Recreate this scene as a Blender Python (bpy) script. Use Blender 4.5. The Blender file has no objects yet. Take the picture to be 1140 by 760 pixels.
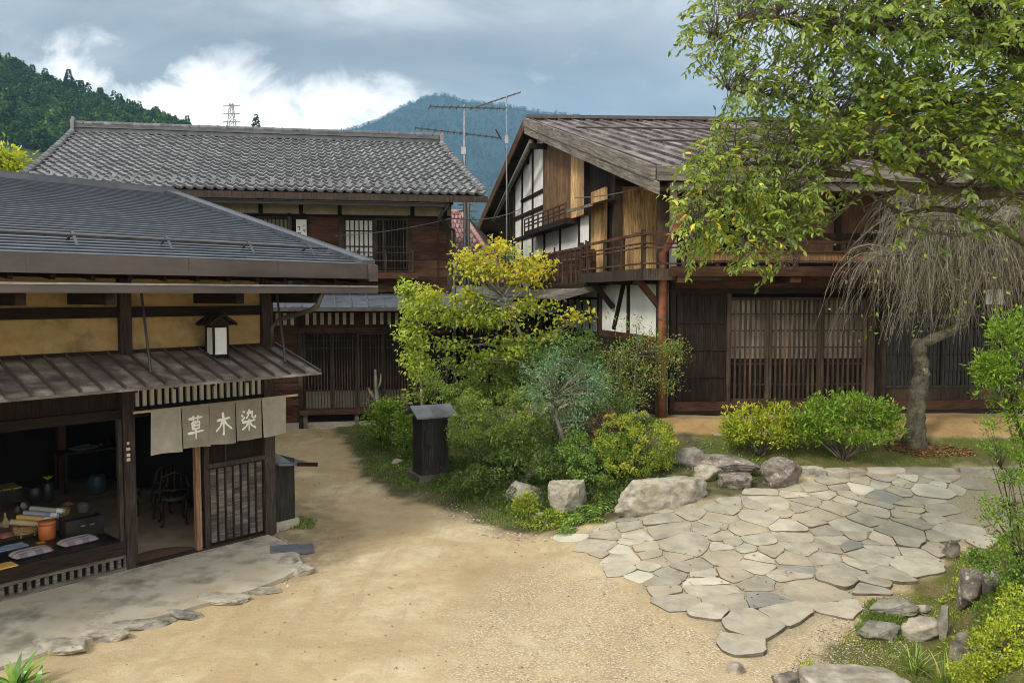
import bpy, bmesh, math, random
import numpy as np
from mathutils import Vector, Matrix, noise
random.seed(7); RN = np.random.default_rng(11)
S = bpy.context.scene; COL = S.collection
R = math.radians
# ------------------------------------------------------------------ camera
F, CX, CY, CAMH = 900.0, 570.0, 380.0, 3.7
PT = math.atan(52/900); SP, CP = math.sin(PT), math.cos(PT)
CAM = Vector((0, 0, CAMH))
def ray(u, v):
    xc, yc = (u-CX)/F, (CY-v)/F
    return Vector((xc, CP+yc*SP, -SP+yc*CP))
def PY(u, v, Y):
    d = ray(u, v); return CAM + d*(Y/d.y)
def PZ(u, v, z):
    d = ray(u, v); return CAM + d*((z-CAMH)/d.z)
def proj(p):
    q = Vector(p)-CAM; dz = q.y*CP - q.z*SP
    return CX+F*q.x/dz, CY-F*(q.y*SP+q.z*CP)/dz
# ------------------------------------------------------------------ terrain
def sst(a, b, x):
    t = np.clip((x-a)/(b-a), 0, 1); return t*t*(3-2*t)
def height(X, Y):
    X = np.asarray(X, float); Y = np.asarray(Y, float)
    zl = np.interp(Y, [14, 21, 60], [0, .35, .5])
    zr = np.interp(Y, [8.6, 10.5, 12, 13.7, 14.2, 15.0, 15.6, 40], [0, .13, .38, .70, .84, 1.13, 1.30, 1.32])
    w = sst(0.0, 3.2, X)
    z = zl*(1-w)+zr*w
    # island bed mound
    z = z + .22*np.exp(-(((X-.1)/1.7)**2+((Y-15.2)/1.5)**2)**2)
    # mossy bank, lower right
    d = (X-3.95)*.853-(Y-7.7)*.521
    z = z + .85*sst(.0, 1.1, d)*(1-sst(9.9, 10.8, Y))*(1-sst(7, 9, X)*.0)
    # gentle unevenness of the trodden earth
    z = z + .018*np.sin(X*1.7+.6*Y)*np.cos(Y*1.3-.5*X)*(1-sst(30, 60, Y))
    return z
def hz(x, y): return float(height(x, y))
def GH(u, v):
    d = ray(u, v); d = d/d.y; t = 4.0
    while t < 80:
        p = CAM+d*t
        if p.z <= hz(p.x, p.y): break
        t += .04
    return CAM+d*t
# ------------------------------------------------------------------ objects
def tag(o, label=None, cat=None, group=None, kind=None):
    if label: o['label'] = label
    if cat: o['category'] = cat
    if group: o['group'] = group
    if kind: o['kind'] = kind
    return o
def empty(name, loc=(0, 0, 0), rz=0):
    o = bpy.data.objects.new(name, None); COL.objects.link(o)
    o.location = loc; o.rotation_euler = (0, 0, rz); o.empty_display_size = .2
    return o
def thing(name, label, cat, loc=(0, 0, 0), rz=0, group=None):
    return tag(empty(name, loc, rz), label, cat, group)
def copy_tree(o, parent=None):
    c = o.copy(); COL.objects.link(c)
    if parent: c.parent = parent
    for ch in o.children: copy_tree(ch, c)
    return c
class MB:
    def __init__(s, xf=None): s.v = []; s.f = []; s.r = []; s.xf = xf
    def add(s, vs, fs, r=None):
        n = len(s.v); s.v += [tuple(p) for p in vs]
        r = random.random() if r is None else r
        for f in fs: s.f.append(tuple(n+i for i in f)); s.r.append(r)
        return s
    def hexa(s, p, r=None):   # 8 pts: bottom 4 ccw, top 4 ccw
        return s.add(p, [(3, 2, 1, 0), (4, 5, 6, 7), (0, 1, 5, 4), (1, 2, 6, 5), (2, 3, 7, 6), (3, 0, 4, 7)], r)
    def box(s, x0, x1, y0, y1, z0, z1, r=None):
        return s.hexa([(x0, y0, z0), (x1, y0, z0), (x1, y1, z0), (x0, y1, z0), (x0, y0, z1), (x1, y0, z1), (x1, y1, z1), (x0, y1, z1)], r)
    def bar(s, p, q, w, h, up=(0, 0, 1), r=None):
        p, q, up = Vector(p), Vector(q), Vector(up); d = (q-p).normalized()
        a = d.cross(up).normalized()*w/2; b = a.cross(d).normalized()*h/2
        return s.hexa([p-a-b, p+a-b, q+a-b, q-a-b, p-a+b, p+a+b, q+a+b, q-a+b], r)
    def tube(s, pts, rad, n=6, r=None, cap=True):
        pts = [Vector(p) for p in pts]
        if not hasattr(rad, '__len__'): rad = [rad]*len(pts)
        vs = []; ref = Vector((.31, .2, .93))
        for i, p in enumerate(pts):
            d = (pts[min(i+1, len(pts)-1)]-pts[max(i-1, 0)]).normalized()
            if abs(d.dot(ref)) > .95: ref = Vector((.9, .1, .3))
            a = d.cross(ref).normalized(); b = d.cross(a)
            for k in range(n):
                t = 2*math.pi*k/n; vs.append(p+(a*math.cos(t)+b*math.sin(t))*rad[i])
        fs = [(i*n+k, i*n+(k+1) % n, (i+1)*n+(k+1) % n, (i+1)*n+k) for i in range(len(pts)-1) for k in range(n)]
        if cap: fs += [tuple(range(n)), tuple(range(len(vs)-1, len(vs)-n-1, -1))]
        return s.add(vs, fs, r)
    def lathe(s, c, prof, n=20, r=None):    # prof: (radius, z)
        c = Vector(c)
        vs = [c+Vector((a*math.cos(2*math.pi*k/n), a*math.sin(2*math.pi*k/n), z)) for a, z in prof for k in range(n)]
        fs = [(i*n+k, i*n+(k+1) % n, (i+1)*n+(k+1) % n, (i+1)*n+k) for i in range(len(prof)-1) for k in range(n)]
        fs += [tuple(range(n-1, -1, -1)), tuple(range(len(vs)-n, len(vs)))]
        return s.add(vs, fs, r)
    def prism(s, poly, z0, z1, r=None):
        n = len(poly); vs = [(x, y, z0) for x, y in poly]+[(x, y, z1) for x, y in poly]
        fs = [tuple(range(n-1, -1, -1)), tuple(range(n, 2*n))]+[(i, (i+1) % n, n+(i+1) % n, n+i) for i in range(n)]
        return s.add(vs, fs, r)
    def plate(s, pts, off, r=None):         # polygon (3D pts) thickened by off
        n = len(pts); off = Vector(off); vs = [Vector(p) for p in pts]; vs += [p+off for p in vs]
        fs = [tuple(range(n-1, -1, -1)), tuple(range(n, 2*n))]+[(i, (i+1) % n, n+(i+1) % n, n+i) for i in range(n)]
        return s.add(vs, fs, r)
    def grid(s, fn, nu, nv, r=None):
        vs = [fn(i/nu, j/nv) for j in range(nv+1) for i in range(nu+1)]
        fs = [(j*(nu+1)+i, j*(nu+1)+i+1, (j+1)*(nu+1)+i+1, (j+1)*(nu+1)+i) for j in range(nv) for i in range(nu)]
        return s.add(vs, fs, r)
    def build(s, name, mat, parent=None, origin=None, smooth=False, fix=True):
        v = s.v
        if s.xf: v = [s.xf(p) for p in v]
        o0 = Vector(origin) if origin is not None else None
        if o0 is not None: v = [(p[0]-o0.x, p[1]-o0.y, p[2]-o0.z) for p in v]
        me = bpy.data.meshes.new(name); me.from_pydata(v, [], s.f)
        a = me.attributes.new('rnd', 'FLOAT', 'FACE'); a.data.foreach_set('value', s.r)
        if fix:
            bm = bmesh.new(); bm.from_mesh(me); bmesh.ops.recalc_face_normals(bm, faces=bm.faces); bm.to_mesh(me); bm.free()
        if smooth: me.polygons.foreach_set('use_smooth', [True]*len(me.polygons))
        me.materials.append(mat)
        o = bpy.data.objects.new(name, me); COL.objects.link(o)
        if o0 is not None: o.location = o0
        if parent: o.parent = parent
        return o
def npmesh(name, V, Fq, mat, rnd, parent=None, origin=None, smooth=False):
    """V (n,3), Fq (m,k) same-size faces, rnd per face"""
    V = np.asarray(V, np.float32); Fq = np.asarray(Fq, np.int32)
    if origin is not None: V = V-np.asarray(origin, np.float32)
    me = bpy.data.meshes.new(name); k = Fq.shape[1]
    me.vertices.add(len(V)); me.vertices.foreach_set('co', V.ravel())
    me.loops.add(Fq.size); me.loops.foreach_set('vertex_index', Fq.ravel())
    me.polygons.add(len(Fq)); me.polygons.foreach_set('loop_start', np.arange(0, Fq.size, k, dtype=np.int32))
    me.polygons.foreach_set('loop_total', np.full(len(Fq), k, np.int32))
    if smooth: me.polygons.foreach_set('use_smooth', np.ones(len(Fq), bool))
    me.update(calc_edges=True)
    a = me.attributes.new('rnd', 'FLOAT', 'FACE'); a.data.foreach_set('value', np.asarray(rnd, np.float32))
    me.materials.append(mat)
    o = bpy.data.objects.new(name, me); COL.objects.link(o)
    if origin is not None: o.location = origin
    if parent: o.parent = parent
    return o
# ------------------------------------------------------------------ materials
def newmat(name):
    m = bpy.data.materials.new(name); m.use_nodes = True; nt = m.node_tree; nt.nodes.clear()
    return m, nt
def N(nt, t, **kw):
    n = nt.nodes.new(t)
    for k, v in kw.items(): setattr(n, k, v)
    return n
def L(nt, a, b): nt.links.new(a, b)
def mth(nt, op, a, b=None, c=None, clamp=False):
    n = N(nt, 'ShaderNodeMath', operation=op, use_clamp=clamp)
    for i, x in enumerate((a, b, c)):
        if x is None: continue
        if isinstance(x, (int, float)): n.inputs[i].default_value = x
        else: L(nt, x, n.inputs[i])
    return n.outputs[0]
def mixc(nt, f, a, b, mode='MIX'):
    n = N(nt, 'ShaderNodeMix', data_type='RGBA', blend_type=mode)
    for s, x in ((n.inputs[0], f), (n.inputs[6], a), (n.inputs[7], b)):
        if isinstance(x, (int, float)): s.default_value = x
        elif isinstance(x, tuple): s.default_value = x if len(x) == 4 else (*x, 1)
        else: L(nt, x, s)
    return n.outputs[2]
def noiz(nt, vec, scale, detail=5, rough=.55, dist=0):
    n = N(nt, 'ShaderNodeTexNoise'); n.inputs['Scale'].default_value = scale; n.inputs['Detail'].default_value = detail
    n.inputs['Roughness'].default_value = rough; n.inputs['Distortion'].default_value = dist
    if vec is not None: L(nt, vec, n.inputs['Vector'])
    return n.outputs[0]
def mapr(nt, x, a, b, c=0., d=1.):
    n = N(nt, 'ShaderNodeMapRange'); L(nt, x, n.inputs[0])
    for i, k in enumerate((a, b, c, d)): n.inputs[i+1].default_value = k
    return n.outputs[0]
def ramp(nt, x, stops):
    n = N(nt, 'ShaderNodeValToRGB'); e = n.color_ramp.elements
    while len(e) < len(stops): e.new(.5)
    for i, (p, c) in enumerate(stops): e[i].position = p; e[i].color = (*c, 1)
    L(nt, x, n.inputs[0]); return n.outputs[0]
def coords(nt, scale=(1, 1, 1), world=False, rot=None):
    mp = N(nt, 'ShaderNodeMapping'); mp.inputs['Scale'].default_value = scale
    if world: L(nt, N(nt, 'ShaderNodeNewGeometry').outputs['Position'], mp.inputs[0])
    else:
        tc = N(nt, 'ShaderNodeTexCoord'); src = tc.outputs['Object']
        if rot: m0 = N(nt, 'ShaderNodeMapping'); m0.inputs['Rotation'].default_value = rot; L(nt, src, m0.inputs[0]); src = m0.outputs[0]
        L(nt, src, mp.inputs[0])
        at = N(nt, 'ShaderNodeAttribute', attribute_name='rnd')
        cb = N(nt, 'ShaderNodeCombineXYZ')
        k = mth(nt, 'MULTIPLY', at.outputs['Fac'], 37.0)
        for i in range(3): L(nt, k, cb.inputs[i])
        L(nt, cb.outputs[0], mp.inputs['Location'])
    return mp.outputs[0]
def surf(name, c1, c2, scale=(1, 1, 1), s1=6, rough=.75, bump=.3, dist=.01, rnd=.35, weather=.35, wc=None, spec=.3, metal=0, s2=1.1, detail=6, ramp_lo=.35, ramp_hi=.68, spots=None, rot=None, tints=None):
    m, nt = newmat(name)
    v = coords(nt, scale, rot=rot)
    n1 = noiz(nt, v, s1, detail, .6)
    col = ramp(nt, n1, [(ramp_lo, c1), (ramp_hi, c2)])
    v2 = coords(nt, tuple(.4+.6*min(1, s) for s in scale))
    n2 = noiz(nt, v2, s2, 4, .6)
    if wc: col = mixc(nt, mapr(nt, n2, .48, .72, 0, weather*1.6), col, wc)
    if tints:
        ra = N(nt, 'ShaderNodeAttribute', attribute_name='rnd').outputs['Fac']
        for lo, hi, tc_ in tints: col = mixc(nt, mth(nt, 'MULTIPLY', mth(nt, 'MULTIPLY', mth(nt, 'GREATER_THAN', ra, lo), mth(nt, 'LESS_THAN', ra, hi)), .75), col, tc_)
    k = mapr(nt, n2, .3, .7, 1-weather*.6, 1+weather*.4)
    at = N(nt, 'ShaderNodeAttribute', attribute_name='rnd')
    k = mth(nt, 'MULTIPLY', k, mapr(nt, at.outputs['Fac'], 0, 1, 1-rnd/2, 1+rnd/2))
    cb = N(nt, 'ShaderNodeCombineXYZ')
    for i in range(3): L(nt, k, cb.inputs[i])
    col = mixc(nt, 1.0, col, cb.outputs[0], 'MULTIPLY')
    if spots:
        n3 = noiz(nt, coords(nt), spots[1], 8, .72)
        col = mixc(nt, mapr(nt, n3, spots[2], spots[2]+.06, 0, .85), col, spots[0])
    b = N(nt, 'ShaderNodeBsdfPrincipled'); L(nt, col, b.inputs['Base Color'])
    L(nt, mapr(nt, n1, .3, .7, max(.05, rough-.12), min(1, rough+.1)), b.inputs['Roughness'])
    b.inputs['Specular IOR Level'].default_value = spec; b.inputs['Metallic'].default_value = metal
    if bump:
        bp = N(nt, 'ShaderNodeBump'); bp.inputs['Strength'].default_value = bump; bp.inputs['Distance'].default_value = dist
        L(nt, n1, bp.inputs['Height']); L(nt, bp.outputs[0], b.inputs['Normal'])
    o = N(nt, 'ShaderNodeOutputMaterial'); L(nt, b.outputs[0], o.inputs[0])
    return m
def leafmat(name, stops, trans=.35, rough=.5, spec=.35, tcol=1.3):
    m, nt = newmat(name)
    at = N(nt, 'ShaderNodeAttribute', attribute_name='rnd')
    col = ramp(nt, at.outputs['Fac'], stops)
    n1 = noiz(nt, coords(nt, world=True), 3.0, 2, .5)
    hv = N(nt, 'ShaderNodeHueSaturation'); L(nt, col, hv.inputs['Color']); L(nt, mapr(nt, n1, .3, .7, .8, 1.25), hv.inputs['Value'])
    col = hv.outputs[0]
    b = N(nt, 'ShaderNodeBsdfPrincipled'); L(nt, col, b.inputs['Base Color'])
    b.inputs['Roughness'].default_value = rough; b.inputs['Specular IOR Level'].default_value = spec
    t = N(nt, 'ShaderNodeBsdfTranslucent')
    L(nt, mixc(nt, 1.0, col, (tcol, tcol*1.05, tcol*.5, 1), 'MULTIPLY'), t.inputs[0])
    mx = N(nt, 'ShaderNodeMixShader'); mx.inputs[0].default_value = trans
    L(nt, b.outputs[0], mx.inputs[1]); L(nt, t.outputs[0], mx.inputs[2])
    o = N(nt, 'ShaderNodeOutputMaterial'); L(nt, mx.outputs[0], o.inputs[0])
    return m
WV, WH = (9, 9, .7), (.7, .7, 11)
M = dict(
 dark_v=surf('dark_wood_vertical', (.010, .007, .005), (.036, .025, .018), WV, 5, .8, .35, .006, .4, spec=.12),
 dark_h=surf('dark_wood_horizontal', (.010, .007, .005), (.036, .025, .018), WH, 5, .8, .35, .006, .4, spec=.12),
 brown_v=surf('brown_wood_vertical', (.022, .015, .010), (.068, .046, .031), WV, 5, .75, .4, .006, .5, wc=(.11, .08, .055), spec=.12),
 brown_h=surf('brown_wood_horizontal', (.028, .014, .008), (.105, .052, .03), WH, 5, .75, .4, .006, .55, wc=(.13, .075, .045), spec=.12),
 gold_v=surf('golden_cedar_boards', (.30, .15, .055), (.85, .57, .25), WV, 5, .65, .4, .006, .45, .6, wc=(.10, .05, .025)),
 grey_h=surf('grey_weathered_board', (.06, .05, .04), (.21, .18, .145), WH, 5, .85, .5, .01, .35, .5),
 greyx=surf('grey_weathered_barge', (.06, .05, .042), (.25, .215, .175), (.5, .45, 9), 4, .85, .4, .008, .35, .5, rot=(R(-16.5), 0, 0)),
 post=surf('weathered_post', (.024, .017, .013), (.085, .062, .048), WV, 5, .8, .4, .006, .3, spec=.12),
 ochre=surf('ochre_clay_plaster', (.33, .225, .085), (.46, .33, .145), (1, 1, 1), 5, .92, .6, .012, .1, .9, wc=(.25, .15, .055), s2=2.4, detail=10),
 white=surf('white_lime_plaster', (.62, .62, .58), (.76, .76, .72), (1, 1, 1), 3, .9, .15, .004, .08, .3, wc=(.55, .53, .46)),
 cream=surf('cream_slat', (.5, .46, .34), (.68, .62, .48), (1, 1, 1), 3, .85, .1, .003, .2, .2),
 roofmetal=surf('slate_blue_sheet_metal', (.10, .115, .14), (.19, .21, .25), (.6, 2, 2), 3, .33, .08, .003, .45, .25, spec=.7, metal=.3),
 fascia=surf('brown_sheet_metal_fascia', (.055, .041, .036), (.10, .078, .068), (.7, .7, 3), 2, .45, .08, .003, .15, .35, spec=.5),
 awn=surf('aged_brown_metal_awning', (.085, .064, .055), (.20, .158, .135), (1, 3, 3), 3, .55, .2, .005, .3, .8, wc=(.25, .215, .17), spec=.4, s2=2.6, detail=9),
 rtile=surf('silver_grey_roof_tile', (.11, .112, .118), (.22, .223, .228), (1, 1, 1), 3, .4, .06, .003, .5, .5, spec=.5, spots=((.075, .078, .07), 2.2, .60)),
 redtile=surf('red_brown_roof_tile', (.15, .06, .055), (.34, .19, .17), (1, 1, 1), 9, .5, .1, .004, .9, .3, spec=.5),
 brmetal=surf('brown_standing_seam_metal', (.05, .035, .03), (.14, .105, .095), (1, 1, 1), 3, .5, .12, .004, .7, .6, wc=(.20, .175, .165), spec=.45),
 bark=surf('grey_brown_bark', (.05, .037, .027), (.19, .155, .12), (2, 2, 1), 9, .9, .8, .02, .3, .5, wc=(.20, .19, .13)),
 lichen=surf('lichen_bark', (.03, .025, .017), (.12, .105, .07), (1, 1, 1), 10, .92, 1., .04, .2, .3, wc=(.14, .15, .08), spots=((.30, .30, .22), 7, .60)),
 twig=surf('dry_pale_twig', (.10, .088, .06), (.29, .26, .19), (1, 1, 1), 6, .85, .2, .002, .8, .4),
 rock=surf('mossy_grey_rock', (.11, .098, .08), (.36, .33, .28), (1, 1, 1.6), 4.5, .9, .9, .03, .2, .5, wc=(.10, .11, .04), s2=2.5, detail=9, spots=((.09, .10, .035), 5, .58)),
 rockl=surf('pale_rock', (.20, .175, .135), (.50, .45, .36), (1, 1, 1.5), 6, .9, .9, .03, .2, .5, wc=(.15, .13, .07), s2=3, detail=9, spots=((.13, .115, .075), 7, .60)),
 rockd=surf('lichen_spotted_dark_rock', (.07, .055, .045), (.26, .22, .18), (1, 1, 1.4), 5, .92, .95, .03, .2, .4, s2=2, detail=9, spots=((.40, .38, .32), 11, .565)),
 conc=surf('grey_concrete_apron', (.31, .275, .205), (.52, .475, .375), (1, 1, 1), 2.6, .88, .5, .01, .1, .8, wc=(.24, .20, .135), s2=1.3, detail=12, spots=((.26, .215, .15), 1.7, .60)),
 flag=surf('flagstone', (.285, .255, .195), (.42, .385, .30), (1, 1, 1), 4, .85, .6, .012, .40, .4, wc=(.33, .275, .18), s2=2.2, detail=10, tints=[(.0, .06, (.27, .265, .235)), (.95, 1.1, (.43, .40, .32)), (.45, .62, (.34, .29, .205))]),
 flagside=surf('flagstone_side_painted_shade', (.08, .066, .045), (.19, .16, .11), (1, 1, 1), 6, .95, .5, .01, .3, .3),  # stone sides darker than the tops, edge shade put into the colour
 mortar=surf('sandy_joint', (.33, .26, .165), (.47, .38, .25), (1, 1, 1), 30, .95, .6, .01, .1, .4, detail=6),
 noren=surf('grey_hemp_cloth', (.205, .18, .14), (.27, .24, .185), (1, 1, 1), 8, .95, .1, .002, .0, .25),
 norenl=surf('pale_grey_hemp_cloth', (.29, .265, .21), (.37, .335, .27), (1, 1, 1), 8, .95, .1, .002, .0, .25),
 ink=surf('white_dye', (.74, .72, .66), (.8, .78, .72), (1, 1, 1), 8, .9, 0, 0, 0, .1),
 black=surf('black_lacquer', (.012, .011, .010), (.028, .025, .022), (1, 1, 1), 6, .4, .1, .003, .2, .3, spec=.4),
 blackw=surf('blackened_wood', (.018, .016, .014), (.05, .045, .038), WV, 5, .75, .4, .006, .4, spec=.12),
 slate=surf('blue_grey_slate', (.07, .075, .085), (.15, .16, .175), (1, 1, 1), 4, .45, .15, .004, .2, .3, spec=.5),
 earth=surf('trodden_indoor_earth', (.34, .25, .16), (.46, .36, .25), (1, 1, 1), 3, .95, .3, .01, .1, .3),
 darkroom=surf('near_black_wall', (.010, .008, .007), (.024, .018, .014), (1, 1, 1), 4, .9, 0, 0, .2, .3),  # one near-black tone for interior walls and backings
 steel=surf('galvanised_metal', (.22, .22, .22), (.36, .36, .36), (1, 1, 1), 8, .4, 0, 0, .1, .2, metal=.6, spec=.5),
 trim=surf('charcoal_trim_metal', (.05, .055, .065), (.095, .10, .115), (1, 1, 1), 3, .35, 0, 0, .5, .2, spec=.6, metal=.2),
 dkmetal=surf('dark_painted_metal', (.035, .03, .028), (.07, .06, .055), (1, 1, 1), 5, .45, 0, 0, .1, .2, spec=.5),
 orange=surf('orange_glaze', (.42, .115, .03), (.55, .17, .05), (1, 1, 1), 5, .5, .1, .003, .1, .3, spec=.5),
 copper=surf('rust_red_pipe', (.20, .075, .042), (.34, .14, .085), (1, 1, 2), 4, .55, .1, .003, .1, .4),
 wicker=surf('wicker', (.30, .17, .07), (.52, .33, .15), (1, 1, 1), 20, .7, .3, .004, .6, .2),
 bamboo=surf('pale_bamboo', (.42, .27, .13), (.6, .42, .22), (1, 1, 1), 6, .5, .1, .002, .2, .2, spec=.5),
 paper=surf('white_paper', (.62, .62, .58), (.72, .72, .68), (1, 1, 1), 5, .9, 0, 0, .05, .1),
)
def flat(name, c, rough=.8, rnd=.2): return surf(name, tuple(k*.85 for k in c), tuple(k*1.12 for k in c), (1, 1, 1), 7, rough, .05, .002, rnd, .2)
HAZE = .00024
EXPO = .93
# ================================================================== SHOP (left, near)
SA = math.atan2(.7507, .6606); SC = Vector((-5.12, 10.67, 0))
shop = thing('shop_building', 'low shop with slate blue metal roof, ochre plaster wall and open dark front', 'building', SC, SA)
d1 = Vector((math.cos(SA), math.sin(SA), 0)); d2 = Vector((-math.sin(SA), math.cos(SA), 0))
def SW(x, y, z=0): return SC + d1*x + d2*y + Vector((0, 0, z))
def shit(u, v, y):      # pixel -> (x,z) on local plane y
    d = ray(u, v); q = CAM-SC; t = (y-q.dot(d2))/d.dot(d2); p = CAM+d*t-SC
    return p.dot(d1), p.z
def sfl(u, v, z):       # pixel -> (x,y) on horizontal plane z
    p = PZ(u, v, z)-SC; return p.dot(d1), p.dot(d2)
X0 = -6.5
m = MB()   # plaster wall above the awning
m.box(X0, 2.14, .03, .12, 2.80, 3.91); m.build('plaster_wall', M['ochre'], shop)
for xx in (-3.9, -2.0):
    MB().box(xx-.07, xx+.07, -.02, .13, 2.9, 4.05).build('post', M['dark_v'], shop)
MB().box(-.075, .075, -.06, .10, 0, 4.05).build('post', M['post'], shop)
MB().box(2.02, 2.20, -.045, .12, 0.03, 4.05).build('post', M['post'], shop)
MB().box(X0, 2.02, -.015, .13, 3.40, 3.54).build('tie_beam', M['dark_h'], shop)
MB().box(X0, 3.0, -.02, .14, 3.915, 4.03).build('wall_plate', M['dark_h'], shop)
MB().box(X0, 2.02, -.03, .12, 2.86, 2.97).build('awning_rail', M['dark_h'], shop)
MB().box(X0, 2.02, -.025, .10, 2.06, 2.19).build('lintel', M['dark_h'], shop)
m = MB()
m.box(X0, -.075, .04, .06, 2.19, 2.86); m.build('head_panel', M['dark_v'], shop)
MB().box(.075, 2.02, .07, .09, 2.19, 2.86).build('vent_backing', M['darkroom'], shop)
for i in range(19):
    x = .13+i*.102
    MB().box(x, x+.048, .02, .06, 2.20, 2.60).build('vent_slat', M['cream'], shop)
# main roof -------------------------------------------------------
EV, RG, ZE, ZR = -1.25, 5.0, 4.14, 5.72
XE = 3.15
rows = 36
m = MB(); me_ = MB()
for i in range(rows):
    a, b = i/rows, (i+1)/rows
    y0, y1 = EV+(RG-EV)*a, EV+(RG-EV)*b+.02; z0, z1 = ZE+(ZR-ZE)*a, ZE+(ZR-ZE)*b
    m.hexa([(X0, y0, z0-.02), (XE-.2, y0, z0-.02), (XE-.2, y1, z1-.03), (X0, y1, z1-.03), (X0, y0, z0+.020), (XE-.2, y0, z0+.020), (XE-.2, y1, z1+.001), (X0, y1, z1+.001)], .3+.4*random.random()); me_.box(X0, XE-.2, y0-.006, y0-.0005, z0-.004, z0+.017, .5)
roof = m.build('roof', M['roofmetal'], shop); me_.build('step_edges', surf('step_edge_painted_shade', (.03, .033, .04), (.055, .06, .07), (1, 1, 1), 3, .5, 0, 0, .3, .2), roof)  # step lips coloured darker than the sheets, painting in their shade
m = MB(); m.hexa([(X0, RG, ZR-.03), (XE-.2, RG, ZR-.03), (XE-.2, 10.5, 4.3), (X0, 10.5, 4.3), (X0, RG, ZR), (XE-.2, RG, ZR), (XE-.2, 10.5, 4.33), (X0, 10.5, 4.33)]); m.build('rear_slope', M['roofmetal'], roof)
m = MB(); m.box(X0, XE+.02, RG-.16, RG+.16, ZR-.03, ZR+.07); m.box(X0, XE+.02, RG-.05, RG+.05, ZR+.07, ZR+.11); m.build('ridge_cap', M['trim'], roof)
m = MB()
def slope(y): return ZE+(ZR-ZE)*(y-EV)/(RG-EV)
m.hexa([(XE-.22, EV-.03, ZE-.06), (XE+.0, EV-.03, ZE-.06), (XE+.0, RG, ZR-.06), (XE-.22, RG, ZR-.06), (XE-.22, EV-.03, ZE+.075), (XE, EV-.03, ZE+.075), (XE, RG, ZR+.075), (XE-.22, RG, ZR+.075)], .3)
m.hexa([(XE+.0, EV-.03, ZE-.2), (XE+.02, EV-.03, ZE-.2), (XE+.02, RG, ZR-.2), (XE, RG, ZR-.2), (XE, EV-.03, ZE+.085), (XE+.02, EV-.03, ZE+.085), (XE+.02, RG, ZR+.085), (XE, RG, ZR+.085)], .9)
m.build('verge_trim', M['trim'], roof)
m = MB(); m.box(X0, XE-.10, EV-.035, EV-.005, 3.935, ZE+.01, .5); m.box(X0, XE-.10, EV-.05, EV-.035, 3.935, 3.955, .5)
for xx in (-1.55, .25, 1.5): m.box(xx, xx+.012, EV-.04, EV-.03, 3.94, ZE+.01, .1)
m.build('fascia', M['fascia'], roof)
m = MB(); m.hexa([(XE-.11, EV-.07, 3.90), (XE+.05, EV-.07, 3.90), (XE+.05, EV+.3, 3.97), (XE-.11, EV+.3, 3.97), (XE-.11, EV-.07, ZE+.0), (XE+.05, EV-.07, ZE), (XE+.05, EV+.3, ZE+.06), (XE-.11, EV+.3, ZE+.06)]); m.build('fascia_end', M['fascia'], roof)
m = MB(); m.hexa([(X0, EV, 3.93), (XE-.2, EV, 3.93), (XE-.2, .2, 4.08), (X0, .2, 4.08), (X0, EV, 3.96), (XE-.2, EV, 3.96), (XE-.2, .2, 4.11), (X0, .2, 4.11)])
m.build('soffit', M['dark_h'], shop)
sgy = EV+.50
pipe = MB().tube([(X0, sgy, slope(sgy)+.13), (XE-.45, sgy, slope(sgy)+.13)], .018, 8).build('snow_guard_pipe', M['dkmetal'], roof)
for u_ in (-120, -20, 82, 187, 278, 345):
    x, _ = shit(u_, 268, sgy)
    m = MB(); m.bar((x, sgy-.1, slope(sgy-.1)+.03), (x, sgy+.03, slope(sgy)+.17), .035, .012); m.bar((x, sgy+.03, slope(sgy)+.17), (x, sgy+.2, slope(sgy+.2)+.03), .035, .012)
    m.build('snow_guard_bracket', M['trim'], roof)
m = MB()
m.box(X0, XE+.05, -1.30, -1.285, 3.73, 3.81, .5); m.box(X0, XE+.05, -1.17, -1.155, 3.73, 3.81, .5); m.box(X0, XE+.05, -1.30, -1.155, 3.72, 3.732, .5); m.box(XE+.05, XE+.065, -1.30, -1.155, 3.72, 3.81, .5)
gut = m.build('gutter', M['fascia'], shop); MB().box(X0, XE+.06, -1.310, -1.283, 3.812, 3.834).build('gutter_lip', M['steel'], gut)
for u_ in (-90, 20, 120, 264, 349):
    x, _ = shit(u_, 332, -1.05)
    MB().box(x-.055, x+.055, -1.13, .1, 3.58, 3.72).build('eave_beam', M['dark_h'], shop)
m = MB()
for xx in np.arange(X0+.2, XE-.1, .42): m.bar((xx, EV+.06, 3.895), (xx, .1, 4.04), .05, .06, r=.5)
m.build('rafter', M['dark_h'], shop)['kind'] = 'stuff'
# awning ----------------------------------------------------------
AX = 2.27
m = MB(); zt, zb = 2.94, 2.585
m.hexa([(X0, -1.13, zb-.02), (AX, -1.13, zb-.02), (AX, .02, zt-.02), (X0, .02, zt-.02), (X0, -1.13, zb), (AX, -1.13, zb), (AX, .02, zt), (X0, .02, zt)])
aw = m.build('awning', M['awn'], shop)
x = X0+.1; i = 0
nb = 35; step = (AX-.02-X0)/nb
m2 = MB()
for k in range(nb+1):
    xx = X0+.01+k*step
    m2.bar((xx, -1.15, zb+.016), (xx, .02, zt+.016), .022, .045)
m2.build('batten', M['fascia'], aw)['kind'] = 'stuff'  # battens darker than the sheet, painting in the shadow lines beside them
MB().box(X0, AX+.01, -1.155, -1.13, zb-.032, zb+.0).build('edge_strip', M['awn'], aw)
MB().box(X0, AX, -.80, -.74, zb-.03, zb+.05).build('awning_beam', M['dark_h'], aw)
m = MB()
for xx in np.arange(X0+.15, AX, .5): m.bar((xx, -1.1, zb-.045), (xx, .0, zt-.05), .04, .04)
m.build('awning_rafter', M['dark_h'], aw)['kind'] = 'stuff'
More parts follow.
